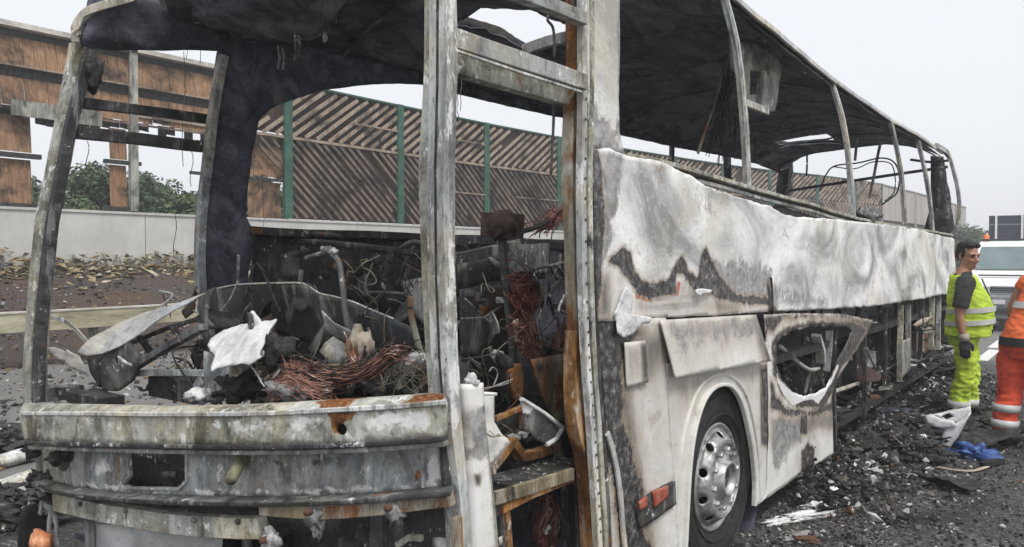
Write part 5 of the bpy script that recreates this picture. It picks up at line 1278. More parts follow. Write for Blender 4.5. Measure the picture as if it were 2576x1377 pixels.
wires('copper_harness', coach, bundle([on_x(a, b, XI + .22) for a, b in ((1308, 830), (1322, 840), (1340, 880), (1372, 902), (1398, 900), (1404, 870))], 110, .022, .04), .0024, M['copper'])
wires('copper_harness', coach, bundle([on_x(a, b, XI + .22) for a, b in ((1300, 826), (1320, 822), (1324, 850))], 40, .014, .02), .003, M['copper'])
wires('dark_copper_harness', coach, bundle([on_x(a, b, XI + .15) for a, b in ((1420, 800), (1418, 850), (1404, 890), (1380, 902))], 30, .014, .02), .002, M['red_copper'])
side_sheet('pale_clip', coach, [(1292, 808), (1302, 802), (1304, 850), (1322, 846), (1324, 856), (1296, 862)], XI + .2, M['beige'], cell=.014, thick=.012)
for i in range(10):
    px, py = rnd.uniform(1170, 1425), rnd.uniform(640, 1010)
    w, h = rnd.uniform(8, 36), rnd.uniform(6, 30); k = rnd.uniform(-8, 8)
    side_sheet('burnt_plate', coach, [(px, py), (px + w * .6, py + k), (px + w, py + k * .5 + h * .3), (px + w * .9, py + h), (px + w * .3, py + h * 1.1), (px - 2, py + h * .6)], XI + rnd.uniform(-.04, .12), M[rnd.choice(['mid_metal', 'dark_metal', 'char', 'char'])], cell=.02, thick=.008, jag=.010, warp=.03, wfreq=8)
for i in range(14):
    a = (rnd.uniform(1300, 1420), rnd.uniform(640, 800)); b = (a[0] + rnd.uniform(-60, 60), a[1] + rnd.uniform(10, 120))
    tube('cab_tube', coach, [on_x(*a, XI), on_x((a[0] + b[0]) / 2 + rnd.uniform(-12, 12), (a[1] + b[1]) / 2, XI + .05), on_x(*b, XI)], rnd.uniform(.004, .009), M[rnd.choice(['mid_metal', 'dark_metal', 'grey_metal'])], n=5)
# rust-stained column behind the harness
side_sheet('rusty_web', coach, [(1336, 905), (1420, 890), (1446, 900), (1450, 1060), (1400, 1060), (1370, 1010), (1350, 960)], -.30, M['rust_mix'], masks={'char': [([(1336, 900), (1370, 895), (1360, 1000), (1380, 1060), (1350, 1060)], .05, .8)], 'rusty': [([(1380, 930), (1450, 900), (1450, 1060), (1390, 1050)], .08, .75)]}, cell=.03, thick=.01, warp=.01)
side_sheet('ragged_foot', coach, [(1286, 920), (1306, 915), (1316, 960), (1312, 1000), (1300, 1010), (1288, 985), (1280, 950)], XI + .2, M['rust_mix'], cell=.02, thick=.03, jag=.01, warp=.01)
wires('frayed_wires', coach, [smooth_path([on_x(a, b, -.4) for a, b in L], 4) for L in ([(1245, 972), (1270, 962), (1290, 955)], [(1210, 984), (1240, 974), (1268, 966)], [(1240, 975), (1252, 940), (1240, 925), (1230, 935)], [(1300, 990), (1312, 1010), (1300, 1030)], [(1215, 978), (1260, 970), (1284, 962)])], .004, M['pale_wire'])
# white door-edge post and cream panel
dpst = [on_x(a, b, .05) for a, b in ((1184, 962), (1190, 1060), (1198, 1180), (1206, 1290), (1214, 1400))]
U = lambda a, b: (on_x(a, b, .05).y, on_x(a, b, .05).z)
side_sheet('door_edge_post', coach, [(1166, 968), (1206, 962), (1212, 1060), (1222, 1200), (1232, 1300), (1240, 1400), (1190, 1400), (1184, 1280), (1178, 1160), (1170, 1060)], .05, M['panel'], masks={'greyed': [([(1160, 1030), (1214, 1020), (1222, 1150), (1176, 1160)], .04, .95), ([(1196, 960), (1212, 960), (1216, 1060), (1200, 1050)], .02, .7)], 'scorch': [([(1164, 1040), (1216, 1040), (1220, 1130), (1174, 1140)], .04, .9), ([(1180, 1190), (1200, 1190), (1200, 1220), (1184, 1220)], .01, 1.0)]}, cell=.016, thick=.035, jag=.002, warp=.004, label='white door-edge post with grey scorch')
lump('melted_post_cap', coach, on_x(1186, 958, .05), (.02, .02, .022), M['ash'], 41, .7)
beam('door_edge_flange', coach, [on_x(a, b, -.02) for a, b in ((1214, 1080), (1226, 1200), (1238, 1300), (1246, 1400))], .02, .025, M['rust_mix'], up=(0, 1, 0))
side_sheet('cream_panel', coach, [(1208, 994), (1246, 990), (1244, 1062), (1262, 1092), (1284, 1112), (1262, 1140), (1236, 1168), (1226, 1166)], -.10, M['panel'], masks={}, cell=.02, thick=.006, jag=.004, warp=.012, wfreq=4)
side_sheet('panel_fold', coach, [(1207, 985), (1248, 988), (1248, 996), (1208, 996)], -.06, M['panel'], cell=.02, thick=.01)
# rusty step brackets
XS = -.30
beam('step_bracket', coach, [on_x(a, b, XS) for a, b in ((1232, 1210), (1232, 1178), (1262, 1140), (1284, 1108))], .035, .05, M['rust'], up=(1, 0, 0), step=.03, warp=.004)
beam('step_bracket', coach, [on_x(a, b, XS) for a, b in ((1284, 1108), (1296, 1130), (1308, 1150), (1350, 1142), (1400, 1124))], .035, .05, M['rust'], up=(1, 0, 0), step=.03, warp=.004)
beam('step_bracket', coach, [on_x(a, b, XS) for a, b in ((1400, 1122), (1408, 1160), (1412, 1200))], .03, .035, M['rust_mix'], up=(1, 0, 0), step=.03, warp=.004)
side_sheet('step_soffit', coach, [(1240, 1150), (1410, 1110), (1430, 1230), (1240, 1260)], XS - .25, M['soot'], cell=.06, thick=.02)
beam('step_rim', coach, [on_x(a, b, XS - .02) for a, b in ((1244, 1054), (1280, 1040), (1312, 1026))], .02, .025, M['rust'], up=(1, 0, 0))
beam('step_rim', coach, [on_x(a, b, XS - .02) for a, b in ((1312, 1026), (1314, 1078))], .02, .022, M['rust_mix'], up=(1, 0, 0))
side_sheet('step_mesh', coach, [(1244, 1058), (1312, 1034), (1318, 1096), (1262, 1104)], XS - .12, M['char'], cell=.03, thick=.02, warp=.02)
tz = on_x(1360, 1060, XS).z
side_sheet('broken_tray', coach, [(1311, 1004), (1330, 1014), (1370, 1040), (1416, 1076), (1400, 1104), (1376, 1120), (1350, 1108), (1336, 1090), (1316, 1086), (1318, 1050)], XS + .12, M['mid_metal'], masks={'ashy': [([(1308, 1000), (1346, 1016), (1330, 1044), (1312, 1040)], .02, .95)], 'greyed': []}, cell=.016, thick=.006, jag=.003, warp=.015, wfreq=5)
for L in (((1311, 1004), (1370, 1040), (1416, 1076)), ((1416, 1076), (1400, 1104), (1376, 1120))):
    beam('tray_rim', coach, [on_x(a, b, XS + .13) for a, b in L], .014, .018, M['ash'], up=(1, 0, 0), step=.02, warp=.004)
for i in range(18):
    lump('charred_clump', coach, on_x(rnd.uniform(1250, 1400), rnd.uniform(1080, 1120), XS - rnd.uniform(0, .1)), (.02, .03, .018), M['char' if i % 3 else 'ash_grey'], i + 50, .8, 3, sub=2)
# step tread and sill, running back from the front
beam('step_tread', coach, [on_x(a, b, XS + .1) for a, b in ((1238, 1232), (1330, 1204), (1436, 1172))], .16, .06, M['dark_metal'], up=(0, 0, 1), step=.05, warp=.008)
beam('step_nosing', coach, [on_x(a, b, XS + .19) for a, b in ((1240, 1256), (1340, 1226), (1440, 1190))], .02, .05, M['rust_mix'], up=(0, 0, 1), step=.05, warp=.006)
beam('step_nosing', coach, [on_x(a, b, XS + .18) for a, b in ((1262, 1282), (1340, 1240), (1440, 1202))], .02, .03, M['rust'], up=(0, 0, 1), step=.05, warp=.006)
pts = [on_x(rnd.uniform(1250, 1440), 0, XS + .1 + rnd.uniform(-.06, .06)) for _ in range(1)]
q0, q1 = on_x(1238, 1224, XS + .1), on_x(1436, 1160, XS + .1)
scatter('step_ash', [tuple(q0.lerp(q1, rnd.random() ** .6) + Vector((rnd.uniform(-.07, .07), 0, rnd.uniform(0, .012)))) for _ in range(160)], .005, .02, [(M['ash_grey'], 2), (M['stone_d'], 2), (M['stone_l'], 1)], parent=coach)
beam('step_upright', coach, [on_x(1272, 1276, XS + .16), on_x(1282, 1400, XS + .16)], .02, .03, M['rust'], up=(0, 1, 0), warp=.004)
beam('step_upright', coach, [on_x(1250, 1280, XS + .10), on_x(1262, 1400, XS + .10)], .03, .03, M['mid_metal'], up=(0, 1, 0), warp=.004)
side_sheet('pale_scrap', coach, [(1254, 1352), (1274, 1340), (1276, 1356), (1256, 1374)], XS + .14, M['ash'], cell=.014, jag=.004, warp=.01)
side_sheet('pale_scrap', coach, [(1242, 1280), (1268, 1274), (1266, 1290), (1244, 1298)], XS + .14, M['ash_grey'], cell=.014, jag=.004, warp=.01)
side_sheet('lower_well_back', coach, [(1236, 1230), (1500, 1180), (1520, 1400), (1236, 1400)], -.55, M['soot'], cell=.08, thick=.02)
# coil of burnt cable in the well
cc = on_x(1372, 1325, -.35)
st = []
for i in range(60):
    r_ = rnd.uniform(.035, .055); ph = rnd.uniform(0, 6.28); h_ = rnd.uniform(.10, .15); k = rnd.uniform(-.02, .02)
    st.append([cc + Vector((k + .02 * math.sin(3 * t + ph), r_ * math.sin(t), h_ * math.cos(t))) + Vector((rnd.gauss(0, .003), rnd.gauss(0, .003), rnd.gauss(0, .003))) for t in np.linspace(ph, ph + rnd.uniform(2.5, 5.5), 12)])
wires('coiled_cable', coach, st, .0032, M['red_copper'])
wires('coiled_cable', coach, [[p + Vector((.02, .0, .0)) for p in s_] for s_ in st[:14]], .003, M['copper'])
for i in range(5):
    lump('ash_lump', coach, cc + Vector((.03, rnd.uniform(-.05, .05), rnd.uniform(-.1, .1))), (.01, .012, .012), M['ash'], i + 70, .6, sub=2)
for px, mt in ((1424, 'dark_metal'), (1446, 'mid_metal')):
    beam('well_upright', coach, [on_x(px, 1220, -.25), on_x(px + 8, 1400, -.25)], .04, .05, M[mt], up=(0, 1, 0), warp=.006)

# ---- things hanging from the ceiling
for px, py, l in ((700, 150, .07), (712, 152, .06), (742, 130, .10), (752, 120, .06)):
    p = on_y(px, py, 2.6); tube('melted_drip', coach, [p + Vector((0, 0, l)), p + Vector((.01, 0, 0)), p - Vector((0, 0, .05))], .008, M['mid_metal'], n=5)
lump('sagging_lining', coach, on_y(660, 20, 2.7), (.42, .35, .17), M['ceiling'], 6, .3, 1.6, sub=4)
st = []
for px, y0, y1 in ((812, -10, 90), (822, -10, 70), (846, -10, 60), (560, 60, 140), (470, 70, 150), (505, 90, 160), (1158, 20, 100), (1160, 170, 280), (1152, 230, 310)):
    st.append([on_y(px + rnd.uniform(-3, 3), y0 + (y1 - y0) * i / 5, 2.7) for i in range(6)])
for px, y0, y1 in ((462, 130, 420), (220, 355, 430), (482, 380, 470), (440, 540, 650)):
    st.append([on_x(px + 4 * math.sin(i), y0 + (y1 - y0) * i / 6, XF + .05) for i in range(7)])
wires('hanging_wires', coach, st, .0022, M['mid_metal'])
lump('wire_end', coach, on_y(818, 95, 2.7), (.012, .012, .025), M['grey_metal'], 2, .5)
strands = []
for i in range(34):
    t = on_x(rnd.uniform(1818, 1850), rnd.uniform(150, 200), -.9); bx = rnd.uniform(1752, 1840)
    b = on_x(bx, rnd.uniform(330, 420), -.9 + rnd.uniform(-.2, .2)); sag = rnd.uniform(-.05, .05)
    strands.append([t.lerp(b, k / 7) + Vector((0, sag * math.sin(k / 7 * 3.14), rnd.gauss(0, .006))) for k in range(8)])
wires('hanging_wires', coach, strands[:20], .0035, M['black_wire'])
beam('hanging_strip', coach, [on_x(1826, 140, -.8), on_x(1796, 270, -.8), on_x(1756, 384, -.8)], .012, .03, M['rust_mix'], up=(0, 1, 0), warp=.01)
side_sheet('air_duct_frame', coach, [(1834, 86), (1852, 104), (1905, 108), (1966, 155), (1962, 190), (1942, 282), (1926, 282), (1866, 254), (1864, 200), (1838, 170)], -.45, M['grey_metal'], holes=[[(1886, 176), (1912, 182), (1906, 236), (1882, 238)]], masks={'greyed': []}, cell=.04, thick=.03, jag=.01, warp=.02, label='grey duct frame hanging from the ceiling')
beam('duct_rail', coach, [on_x(1866, 255, -.4), on_x(1930, 280, -.4)], .03, .05, M['pale_metal'], warp=.005)
beam('duct_rail', coach, [on_x(1922, 180, -.4), on_x(1916, 270, -.4)], .03, .05, M['grey_metal'], up=(0, 1, 0), warp=.005)
for px, py in ((1960, 300), (2030, 420), (1850, 330), (1900, 380)):
    p = on_x(px, py, -1.5); tube('melted_drip', coach, [p + Vector((0, 0, .15)), p, p - Vector((0, .02, .12))], .012, M['dark_metal'], n=5)

# ---- torn bits jammed behind the bumper and in the cab
def clutter(n, xr, yr, zr, mats, smin, smax):
    for i in range(n):
        c = Vector((rnd.uniform(*xr), rnd.uniform(*yr), rnd.uniform(*zr)))
        if rnd.random() < .45:
            a = rnd.uniform(0, 6.28); l = rnd.uniform(smin, smax) * 1.6
            d = Vector((math.cos(a), rnd.uniform(-.5, .5), math.sin(a) * .8)) * l
            k = Vector((rnd.gauss(0, .3), rnd.gauss(0, .3), rnd.gauss(0, .3))) * l
            if rnd.random() < .5: tube('bent_rod', coach, [c, c + d * .5 + k, c + d], rnd.uniform(.003, .008), M[rnd.choice(mats)], n=5, k=4)
            else: beam('bent_strip', coach, smooth_path([c, c + d * .4 + k * .6, c + d], 4), rnd.uniform(.012, .03), .004, M[rnd.choice(mats)], up=(rnd.random(), rnd.random(), rnd.random()), warp=.01)
        else:
            n_ = rnd.randint(5, 8); r_ = rnd.uniform(smin, smax) * .55
            pl_ = [(r_ * rnd.uniform(.5, 1.25) * math.cos(6.283 * j / n_), r_ * rnd.uniform(.4, 1.1) * math.sin(6.283 * j / n_)) for j in range(n_)]
            m_ = Euler((rnd.uniform(.4, 2.6), rnd.uniform(-.9, .9), rnd.uniform(-.9, .9))).to_matrix(); cv = rnd.uniform(-6, 6)
            sheet('torn_sheet', coach, pl_, lambda u, v: c + m_ @ Vector((u, v, cv * u * u)), m_ @ Vector((0, 0, 1)), M[rnd.choice(mats)], cell=.03, thick=.004, jag=.012, warp=.015, wfreq=9)
MM = ['dark_metal', 'mid_metal', 'grey_metal', 'char', 'char', 'rust_mix', 'ash_grey', 'brown_char', 'pale_metal']
clutter(70, (-2.2, -.25), (2.0, 2.35), (.98, 1.22), MM, .05, .16)
clutter(60, (-2.1, -.3), (2.05, 2.35), (1.05, 1.42), MM[:6] + ['brown_char', 'ash_grey'], .08, .26)
clutter(40, (-1.6, -.25), (2.3, 3.0), (1.05, 1.5), MM[:5] + ['brown_char'], .06, .2)
clutter(14, (-.75, -.35), (2.0, 2.9), (.85, 1.65), MM, .04, .14)
clutter(10, (-.6, -.2), (2.1, 2.8), (.45, .9), MM, .04, .1)
clutter(26, (-2.2, -.6), (1.98, 2.15), (.5, .85), MM[:5] + ['rust_mix'], .06, .2)
clutter(60, (-.6, -.05), (6.2, 11.6), (.35, .9), MM[:5] + ['dark_metal', 'brown_char'], .08, .3)
st = []
for i in range(70):
    q = [Vector((rnd.uniform(-2.1, -.2), rnd.uniform(2.0, 2.4), rnd.uniform(1.0, 1.2)))]
    for j in range(rnd.randint(4, 9)): q.append(q[-1] + Vector((rnd.gauss(0, .05), rnd.gauss(0, .03), rnd.gauss(-.004, .03))))
    st.append(smooth_path(q, 3))
for i in range(50):
    q = [Vector((rnd.uniform(-.75, -.35), rnd.uniform(2.0, 2.8), rnd.uniform(1.0, 1.7)))]
    for j in range(rnd.randint(4, 8)): q.append(q[-1] + Vector((rnd.gauss(0, .02), rnd.gauss(0, .04), rnd.gauss(-.02, .04))))
    st.append(smooth_path(q, 3))
wires('burnt_wiring', coach, st[::2], .0018, M['black_wire'])
wires('burnt_wiring', coach, st[1::2], .0014, M['rust_mix'])
# ================================================================ people
def loft(mb, secs, n=18, m=0):
    """closed stack of ellipses: (x, y, z, rx, ry[, tilt about x])"""
    b = len(mb.v)
    for s in secs:
        x, y, z, rx, ry = s[:5]; tl = s[5] if len(s) > 5 else 0.0
        for i in range(n):
            a = 2 * math.pi * i / n
            q = Vector((rx * math.cos(a), ry * math.sin(a), 0))
            q = Vector((q.x, q.y * math.cos(tl), q.y * math.sin(tl)))
            mb.v.append((x + q.x, y + q.y, z + q.z))
    f = []
    for k in range(len(secs) - 1):
        for i in range(n):
            f.append((b + k * n + i, b + k * n + (i + 1) % n, b + (k + 1) * n + (i + 1) % n, b + (k + 1) * n + i))
    f.append(tuple(b + i for i in range(n))[::-1]); f.append(tuple(b + (len(secs) - 1) * n + i for i in range(n)))
    mb.f += f; mb.mi += [m] * len(f)
    return mb
def limb(mb, pts, rad, n=12, k=4):
    P = smooth_path(pts, k); m_ = len(P)
    r = [float(np.interp(i / (m_ - 1), np.linspace(0, 1, len(rad)), rad)) for i in range(m_)]
    return mb.sweep(P, ring(1, n), scale=r, up=(.01, 1, .02))
def fuse(name, mb, mat, parent, voxel=.012, it=4, folds=0.0, ff=14):
    o = mb.build(name, mat, None, smooth=True)
    r = o.modifiers.new('fuse', 'REMESH'); r.mode = 'VOXEL'; r.voxel_size = voxel; r.use_smooth_shade = True
    s = o.modifiers.new('soft', 'SMOOTH'); s.iterations = it; s.factor = .5
    bake(o)
    if folds:
        for v in o.data.vertices:
            p = v.co
            w = noise.noise(Vector((p.x * ff, p.y * ff, p.z * ff * .5))) + .8 * (.5 - abs(noise.noise(Vector((p.x * ff * .7 + p.z * 4, p.y * ff * .7, p.z * ff * 1.7 + 4)))) * 2)
            v.co = p + v.normal * w * folds
    o.parent = parent
    return o
def hand(mb, wrist, down, palm_n, s=1.0):
    """palm, four unequal curled fingers and a thumb"""
    d = Vector(down).normalized(); nn = Vector(palm_n).normalized(); w = d.cross(nn).normalized()
    c = Vector(wrist)
    mb.sweep([c, c + d * .03 * s, c + d * .07 * s, c + d * .095 * s], [(.040 * s * math.cos(a), .016 * s * math.sin(a)) for a in np.linspace(0, 6.283, 13)[:-1]], up=nn, scale=[.75, 1, 1.1, 1.0])
    for i, l in enumerate((.068, .078, .072, .056)):
        o = c + d * .09 * s + w * (.030 - .020 * i) * s
        p1 = o + d * l * .45 * s + nn * .006 * s; p2 = o + d * l * .78 * s + nn * .020 * s; p3 = o + d * l * .92 * s + nn * .038 * s
        limb(mb, [o - d * .02 * s, o, p1, p2, p3], [.0105 * s, .0105 * s, .0098 * s, .009 * s, .0075 * s], 8, 2)
    o = c + d * .025 * s + w * .032 * s
    limb(mb, [o, o + w * .022 * s + d * .03 * s + nn * .01 * s, o + w * .026 * s + d * .055 * s + nn * .022 * s, o + w * .02 * s + d * .075 * s + nn * .032 * s], [.014 * s, .0125 * s, .011 * s, .008 * s], 8, 2)
def head_geo(mb, c, yaw, pitch=0.0, s=1.0):
    """skull, jaw, nose, brow, lips, ears: faces local +y turned by yaw"""
    m_ = Matrix.Translation(Vector(c)) @ Euler((pitch, 0, yaw)).to_matrix().to_4x4() @ Matrix.Scale(s, 4)
    t = MB()
    def ell(cc, r, n=14):
        loft(t, [(cc[0], cc[1], cc[2] + r[2] * math.sin(a), max(.001, r[0] * math.cos(a)), max(.001, r[1] * math.cos(a))) for a in np.linspace(-1.5, 1.5, 11)], n)
    ell((0, -.012, .045), (.077, .096, .088)); ell((0, .022, -.03), (.062, .070, .085)); ell((0, .058, -.088), (.036, .034, .030))
    ell((0, .074, .030), (.058, .020, .018))                       # brow
    ell((.034, .066, -.022), (.024, .022, .024)); ell((-.034, .066, -.022), (.024, .022, .024))
    limb(t, [(0, .082, .024), (0, .100, -.004), (0, .112, -.026), (0, .094, -.038)], [.010, .013, .017, .012], 10, 3)
    ell((.013, .094, -.034), (.010, .012, .009)); ell((-.013, .094, -.034), (.010, .012, .009))
    ell((0, .086, -.066), (.024, .012, .011))
    for sx in (-1, 1):
        ell((sx * .078, -.012, -.004), (.010, .020, .034))
    b = len(mb.v)
    mb.v += [tuple(m_ @ Vector(v)) for v in t.v]; mb.f += [tuple(b + i for i in f) for f in t.f]; mb.mi += t.mi
    return m_
def place(o, m_, parent): o.parent = parent; return o

def worker_lime():
    p = on_z(2420, 1062, 0)
    t = thing('person', 'man in lime yellow vest and trousers with a cigarette, gloved hand hanging by the coach', 'person', (p.x, p.y, 0), R(-74))
    t.scale = (.965,) * 3
    B = MB()
    # pelvis, belly, chest, neck
    loft(B, [(0, .00, .86, .145, .11), (0, .02, .95, .17, .13), (0, .05, 1.05, .175, .155), (0, .065, 1.15, .175, .165), (0, .04, 1.28, .18, .145), (0, .01, 1.40, .185, .12), (0, -.01, 1.48, .16, .095), (0, -.012, 1.53, .085, .075), (0, .0, 1.60, .058, .062)], 20)
    loft(B, [(0, -.005, 1.48, .064, .066), (0, .01, 1.56, .058, .062), (0, .02, 1.64, .056, .060)], 14)
    hm = head_geo(B, (0, .035, 1.715), R(-52), R(-8), 1.10)
    # legs
    for sx, dy in ((-1, .07), (1, -.04)):
        limb(B, [(sx * .09, .01, .92), (sx * .10, .03 + dy * .4, .70), (sx * .10, .035 + dy * .8, .48), (sx * .105, .0 + dy, .26), (sx * .11, -.01 + dy, .09)], [.095, .085, .062, .058, .044])
        limb(B, [(sx * .11, -.05 + dy, .05), (sx * .115, .05 + dy, .05), (sx * .125, .15 + dy, .035)], [.04, .045, .035])
    # right arm hanging a little behind, left arm raised to the hip
    ra = [(.19, -.01, 1.435), (.245, -.05, 1.30), (.262, -.075, 1.15), (.262, -.055, 1.0), (.258, -.03, .90)]
    limb(B, [(.10, -.005, 1.44)] + ra, [.06, .062, .052, .045, .040, .030])
    hand(B, (.257, -.025, .89), (-.02, .05, -1), (-1, .1, 0), 1.05)
    la = [(-.19, -.01, 1.435), (-.25, .02, 1.28), (-.27, .06, 1.14), (-.22, .20, 1.10), (-.14, .24, 1.08)]
    limb(B, [(-.10, -.005, 1.44)] + la, [.06, .062, .052, .045, .040, .030])
    hand(B, (-.14, .245, 1.08), (1, .15, -.15), (0, -.2, -1), 1.0)
    fuse('body', B, M['skin'], t, .0095, 3)
    # hair, brows, eyes, mouth
    H = MB()
    def hell(cc, r):
        q = MB(); loft(q, [(cc[0], cc[1], cc[2] + r[2] * math.sin(a), max(.001, r[0] * math.cos(a)), max(.001, r[1] * math.cos(a))) for a in np.linspace(-1.5, 1.5, 9)], 14)
        H.add([hm @ Vector(v) for v in q.v], q.f)
    hell((0, -.028, .070), (.086, .092, .076)); hell((0, -.062, .02), (.076, .058, .070)); hell((.03, .045, .112), (.045, .040, .026)); hell((-.03, .042, .112), (.045, .040, .026)); hell((0, .04, .12), (.05, .045, .025))
    for sx in (-1, 1): hell((sx * .074, .008, .03), (.012, .022, .04))
    o = fuse('hair', H, M['hair'], t, .008, 2, .006, 60)
    for sx in (-1, 1):
        e = MB(); loft(e, [(0, 0, .007 * math.sin(a), max(.0005, .012 * math.cos(a)), max(.0005, .007 * math.cos(a))) for a in np.linspace(-1.5, 1.5, 7)], 10)
        MB().add([hm @ (Vector(v) + Vector((sx * .032, .0835, .010))) for v in e.v], e.f).build('eye', M['eye'], None, smooth=True).parent = t
        e = MB(); limb(e, [(sx * .012, .096, .026), (sx * .032, .095, .033), (sx * .054, .082, .027)], [.004, .006, .003], 7, 3)
        MB().add([hm @ Vector(v) for v in e.v], e.f).build('eyebrow', M['hair'], None, smooth=True).parent = t
    e = MB(); limb(e, [(-.024, .088, -.066), (0, .099, -.064), (.024, .088, -.066)], [.003, .006, .003], 7, 3)
    MB().add([hm @ Vector(v) for v in e.v], e.f).build('lips', M['lip'], None, smooth=True).parent = t
    # t-shirt sleeves and collar
    S = MB()
    limb(S, [(.13, -.005, 1.455), (.20, -.01, 1.44), (.252, -.045, 1.32), (.268, -.066, 1.20)], [.088, .092, .080, .076])
    limb(S, [(-.13, -.005, 1.455), (-.20, -.01, 1.44), (-.26, .02, 1.32), (-.276, .055, 1.20)], [.088, .092, .080, .076])
    loft(S, [(0, -.006, 1.38, .19, .125), (0, -.008, 1.47, .175, .105), (0, -.004, 1.53, .09, .085), (0, .004, 1.565, .068, .072)], 18)
    fuse('tshirt', S, M['tshirt'], t, .011, 3, .006, 20)
    # vest: body with deep armholes
    V = MB()
    loft(V, [(0, .03, .90, .225, .215), (0, .045, .98, .222, .215), (0, .062, 1.08, .222, .222), (0, .062, 1.18, .215, .215), (0, .045, 1.30, .195, .192), (0, .015, 1.40, .182, .158), (0, .0, 1.475, .176, .134), (0, -.006, 1.525, .128, .112)], 26)
    fuse('hi_vis_vest', V, M['hi_yellow'], t, .011, 2, .012, 13)
    for z, dz in ((1.17, .05), (1.045, .05)):
        bnd = MB()
        rx, ry, cy = float(np.interp(z, [.915, 1.08, 1.18, 1.30], [.225, .226, .218, .195])), float(np.interp(z, [.915, 1.08, 1.18, 1.30], [.210, .222, .215, .190])), float(np.interp(z, [.915, 1.08, 1.18, 1.30], [.03, .062, .062, .045]))
        n_ = 40
        vs, fs = [], []
        for i in range(n_):
            a = 2 * math.pi * i / n_
            for zz in (z - dz / 2, z + dz / 2):
                w = 1.035 + .015 * math.sin(5 * a)
                vs.append((rx * w * math.cos(a), cy + ry * w * math.sin(a), zz + .02 * math.sin(a)))
        fs = [(2 * i, 2 * ((i + 1) % n_), 2 * ((i + 1) % n_) + 1, 2 * i + 1) for i in range(n_)]
        o = bnd.add(vs, fs).build('reflective_band', M['reflect'], None); o.parent = t
        md = o.modifiers.new('thickness', 'SOLIDIFY'); md.thickness = .008; md.offset = 0
    o = MB().sweep([(.02, .16, 1.49), (.012, .225, 1.33), (.01, .272, 1.2), (.01, .288, 1.08), (.01, .26, .93)], rect(.018, .012)).build('zip', M['tshirt'], None); o.parent = t
    o = MB().box((-.085, .232, 1.34), (.05, .03, .07)).build('badge', M['reflect'], None); o.parent = t
    # trousers
    T = MB()
    loft(T, [(0, .0, .80, .155, .125), (0, .015, .90, .178, .145), (0, .03, .98, .182, .158)], 20)
    for sx, dy in ((-1, .07), (1, -.04)):
        limb(T, [(sx * .085, .01, .90), (sx * .10, .03 + dy * .4, .70), (sx * .10, .035 + dy * .8, .48), (sx * .105, .0 + dy, .30), (sx * .11, -.01 + dy, .155)], [.112, .106, .088, .088, .096])
    fuse('trousers', T, M['hi_yellow'], t, .011, 2, .019, 12)
    for sx, dy in ((-1, .07), (1, -.04)):
        o = MB().sweep([(sx * .1068, -.004 + dy, .235), (sx * .109, -.008 + dy, .165)], ring(.107, 20), up=(0, 1, 0)).build('hem_band', M['reflect'], None, smooth=True); o.parent = t
        Bt = MB(); limb(Bt, [(sx * .11, -.012 + dy, .20), (sx * .11, -.015 + dy, .07)], [.06, .058]); limb(Bt, [(sx * .11, -.06 + dy, .048), (sx * .115, .05 + dy, .052), (sx * .127, .17 + dy, .042)], [.048, .053, .044])
        fuse('boot', Bt, M['boot'], t, .01, 2)
    # glove on the hanging hand with a pale cuff
    G = MB(); hand(G, (.257, -.025, .885), (-.02, .05, -1), (-1, .1, 0), 1.25)
    fuse('glove', G, M['glove'], t, .0055, 1)
    o = MB().sweep([(.258, -.033, .94), (.257, -.026, .90), (.257, -.024, .865)], ring(.046, 14), up=(0, 1, 0), scale=[1.0, 1.02, .98]).build('glove_cuff', M['cuff'], None, smooth=True); o.parent = t
    G = MB(); hand(G, (-.14, .245, 1.08), (1, .15, -.15), (0, -.2, -1), 1.2)
    fuse('glove', G, M['glove'], t, .0055, 1)
    o = MB().sweep([(0, .03, .955), (0, .03, .915)], [(.186 * math.cos(a), .166 * math.sin(a)) for a in np.linspace(0, 6.283, 33)[:-1]], up=(0, 1, 0)).build('belt', M['tshirt'], None, smooth=True); o.parent = t
    # the cigarette is a thing of its own
    w = Matrix.LocRotScale(t.location, t.rotation_euler, t.scale)
    a, b = w @ (hm @ Vector((.006, .096, -.066))), w @ (hm @ Vector((.016, .158, -.080)))
    tag(MB().sweep([a, b], ring(.0055, 8)).build('cigarette', M['white_plastic'], None, smooth=True), 'white cigarette between the lips of the man in lime yellow', 'cigarette')
worker_lime()

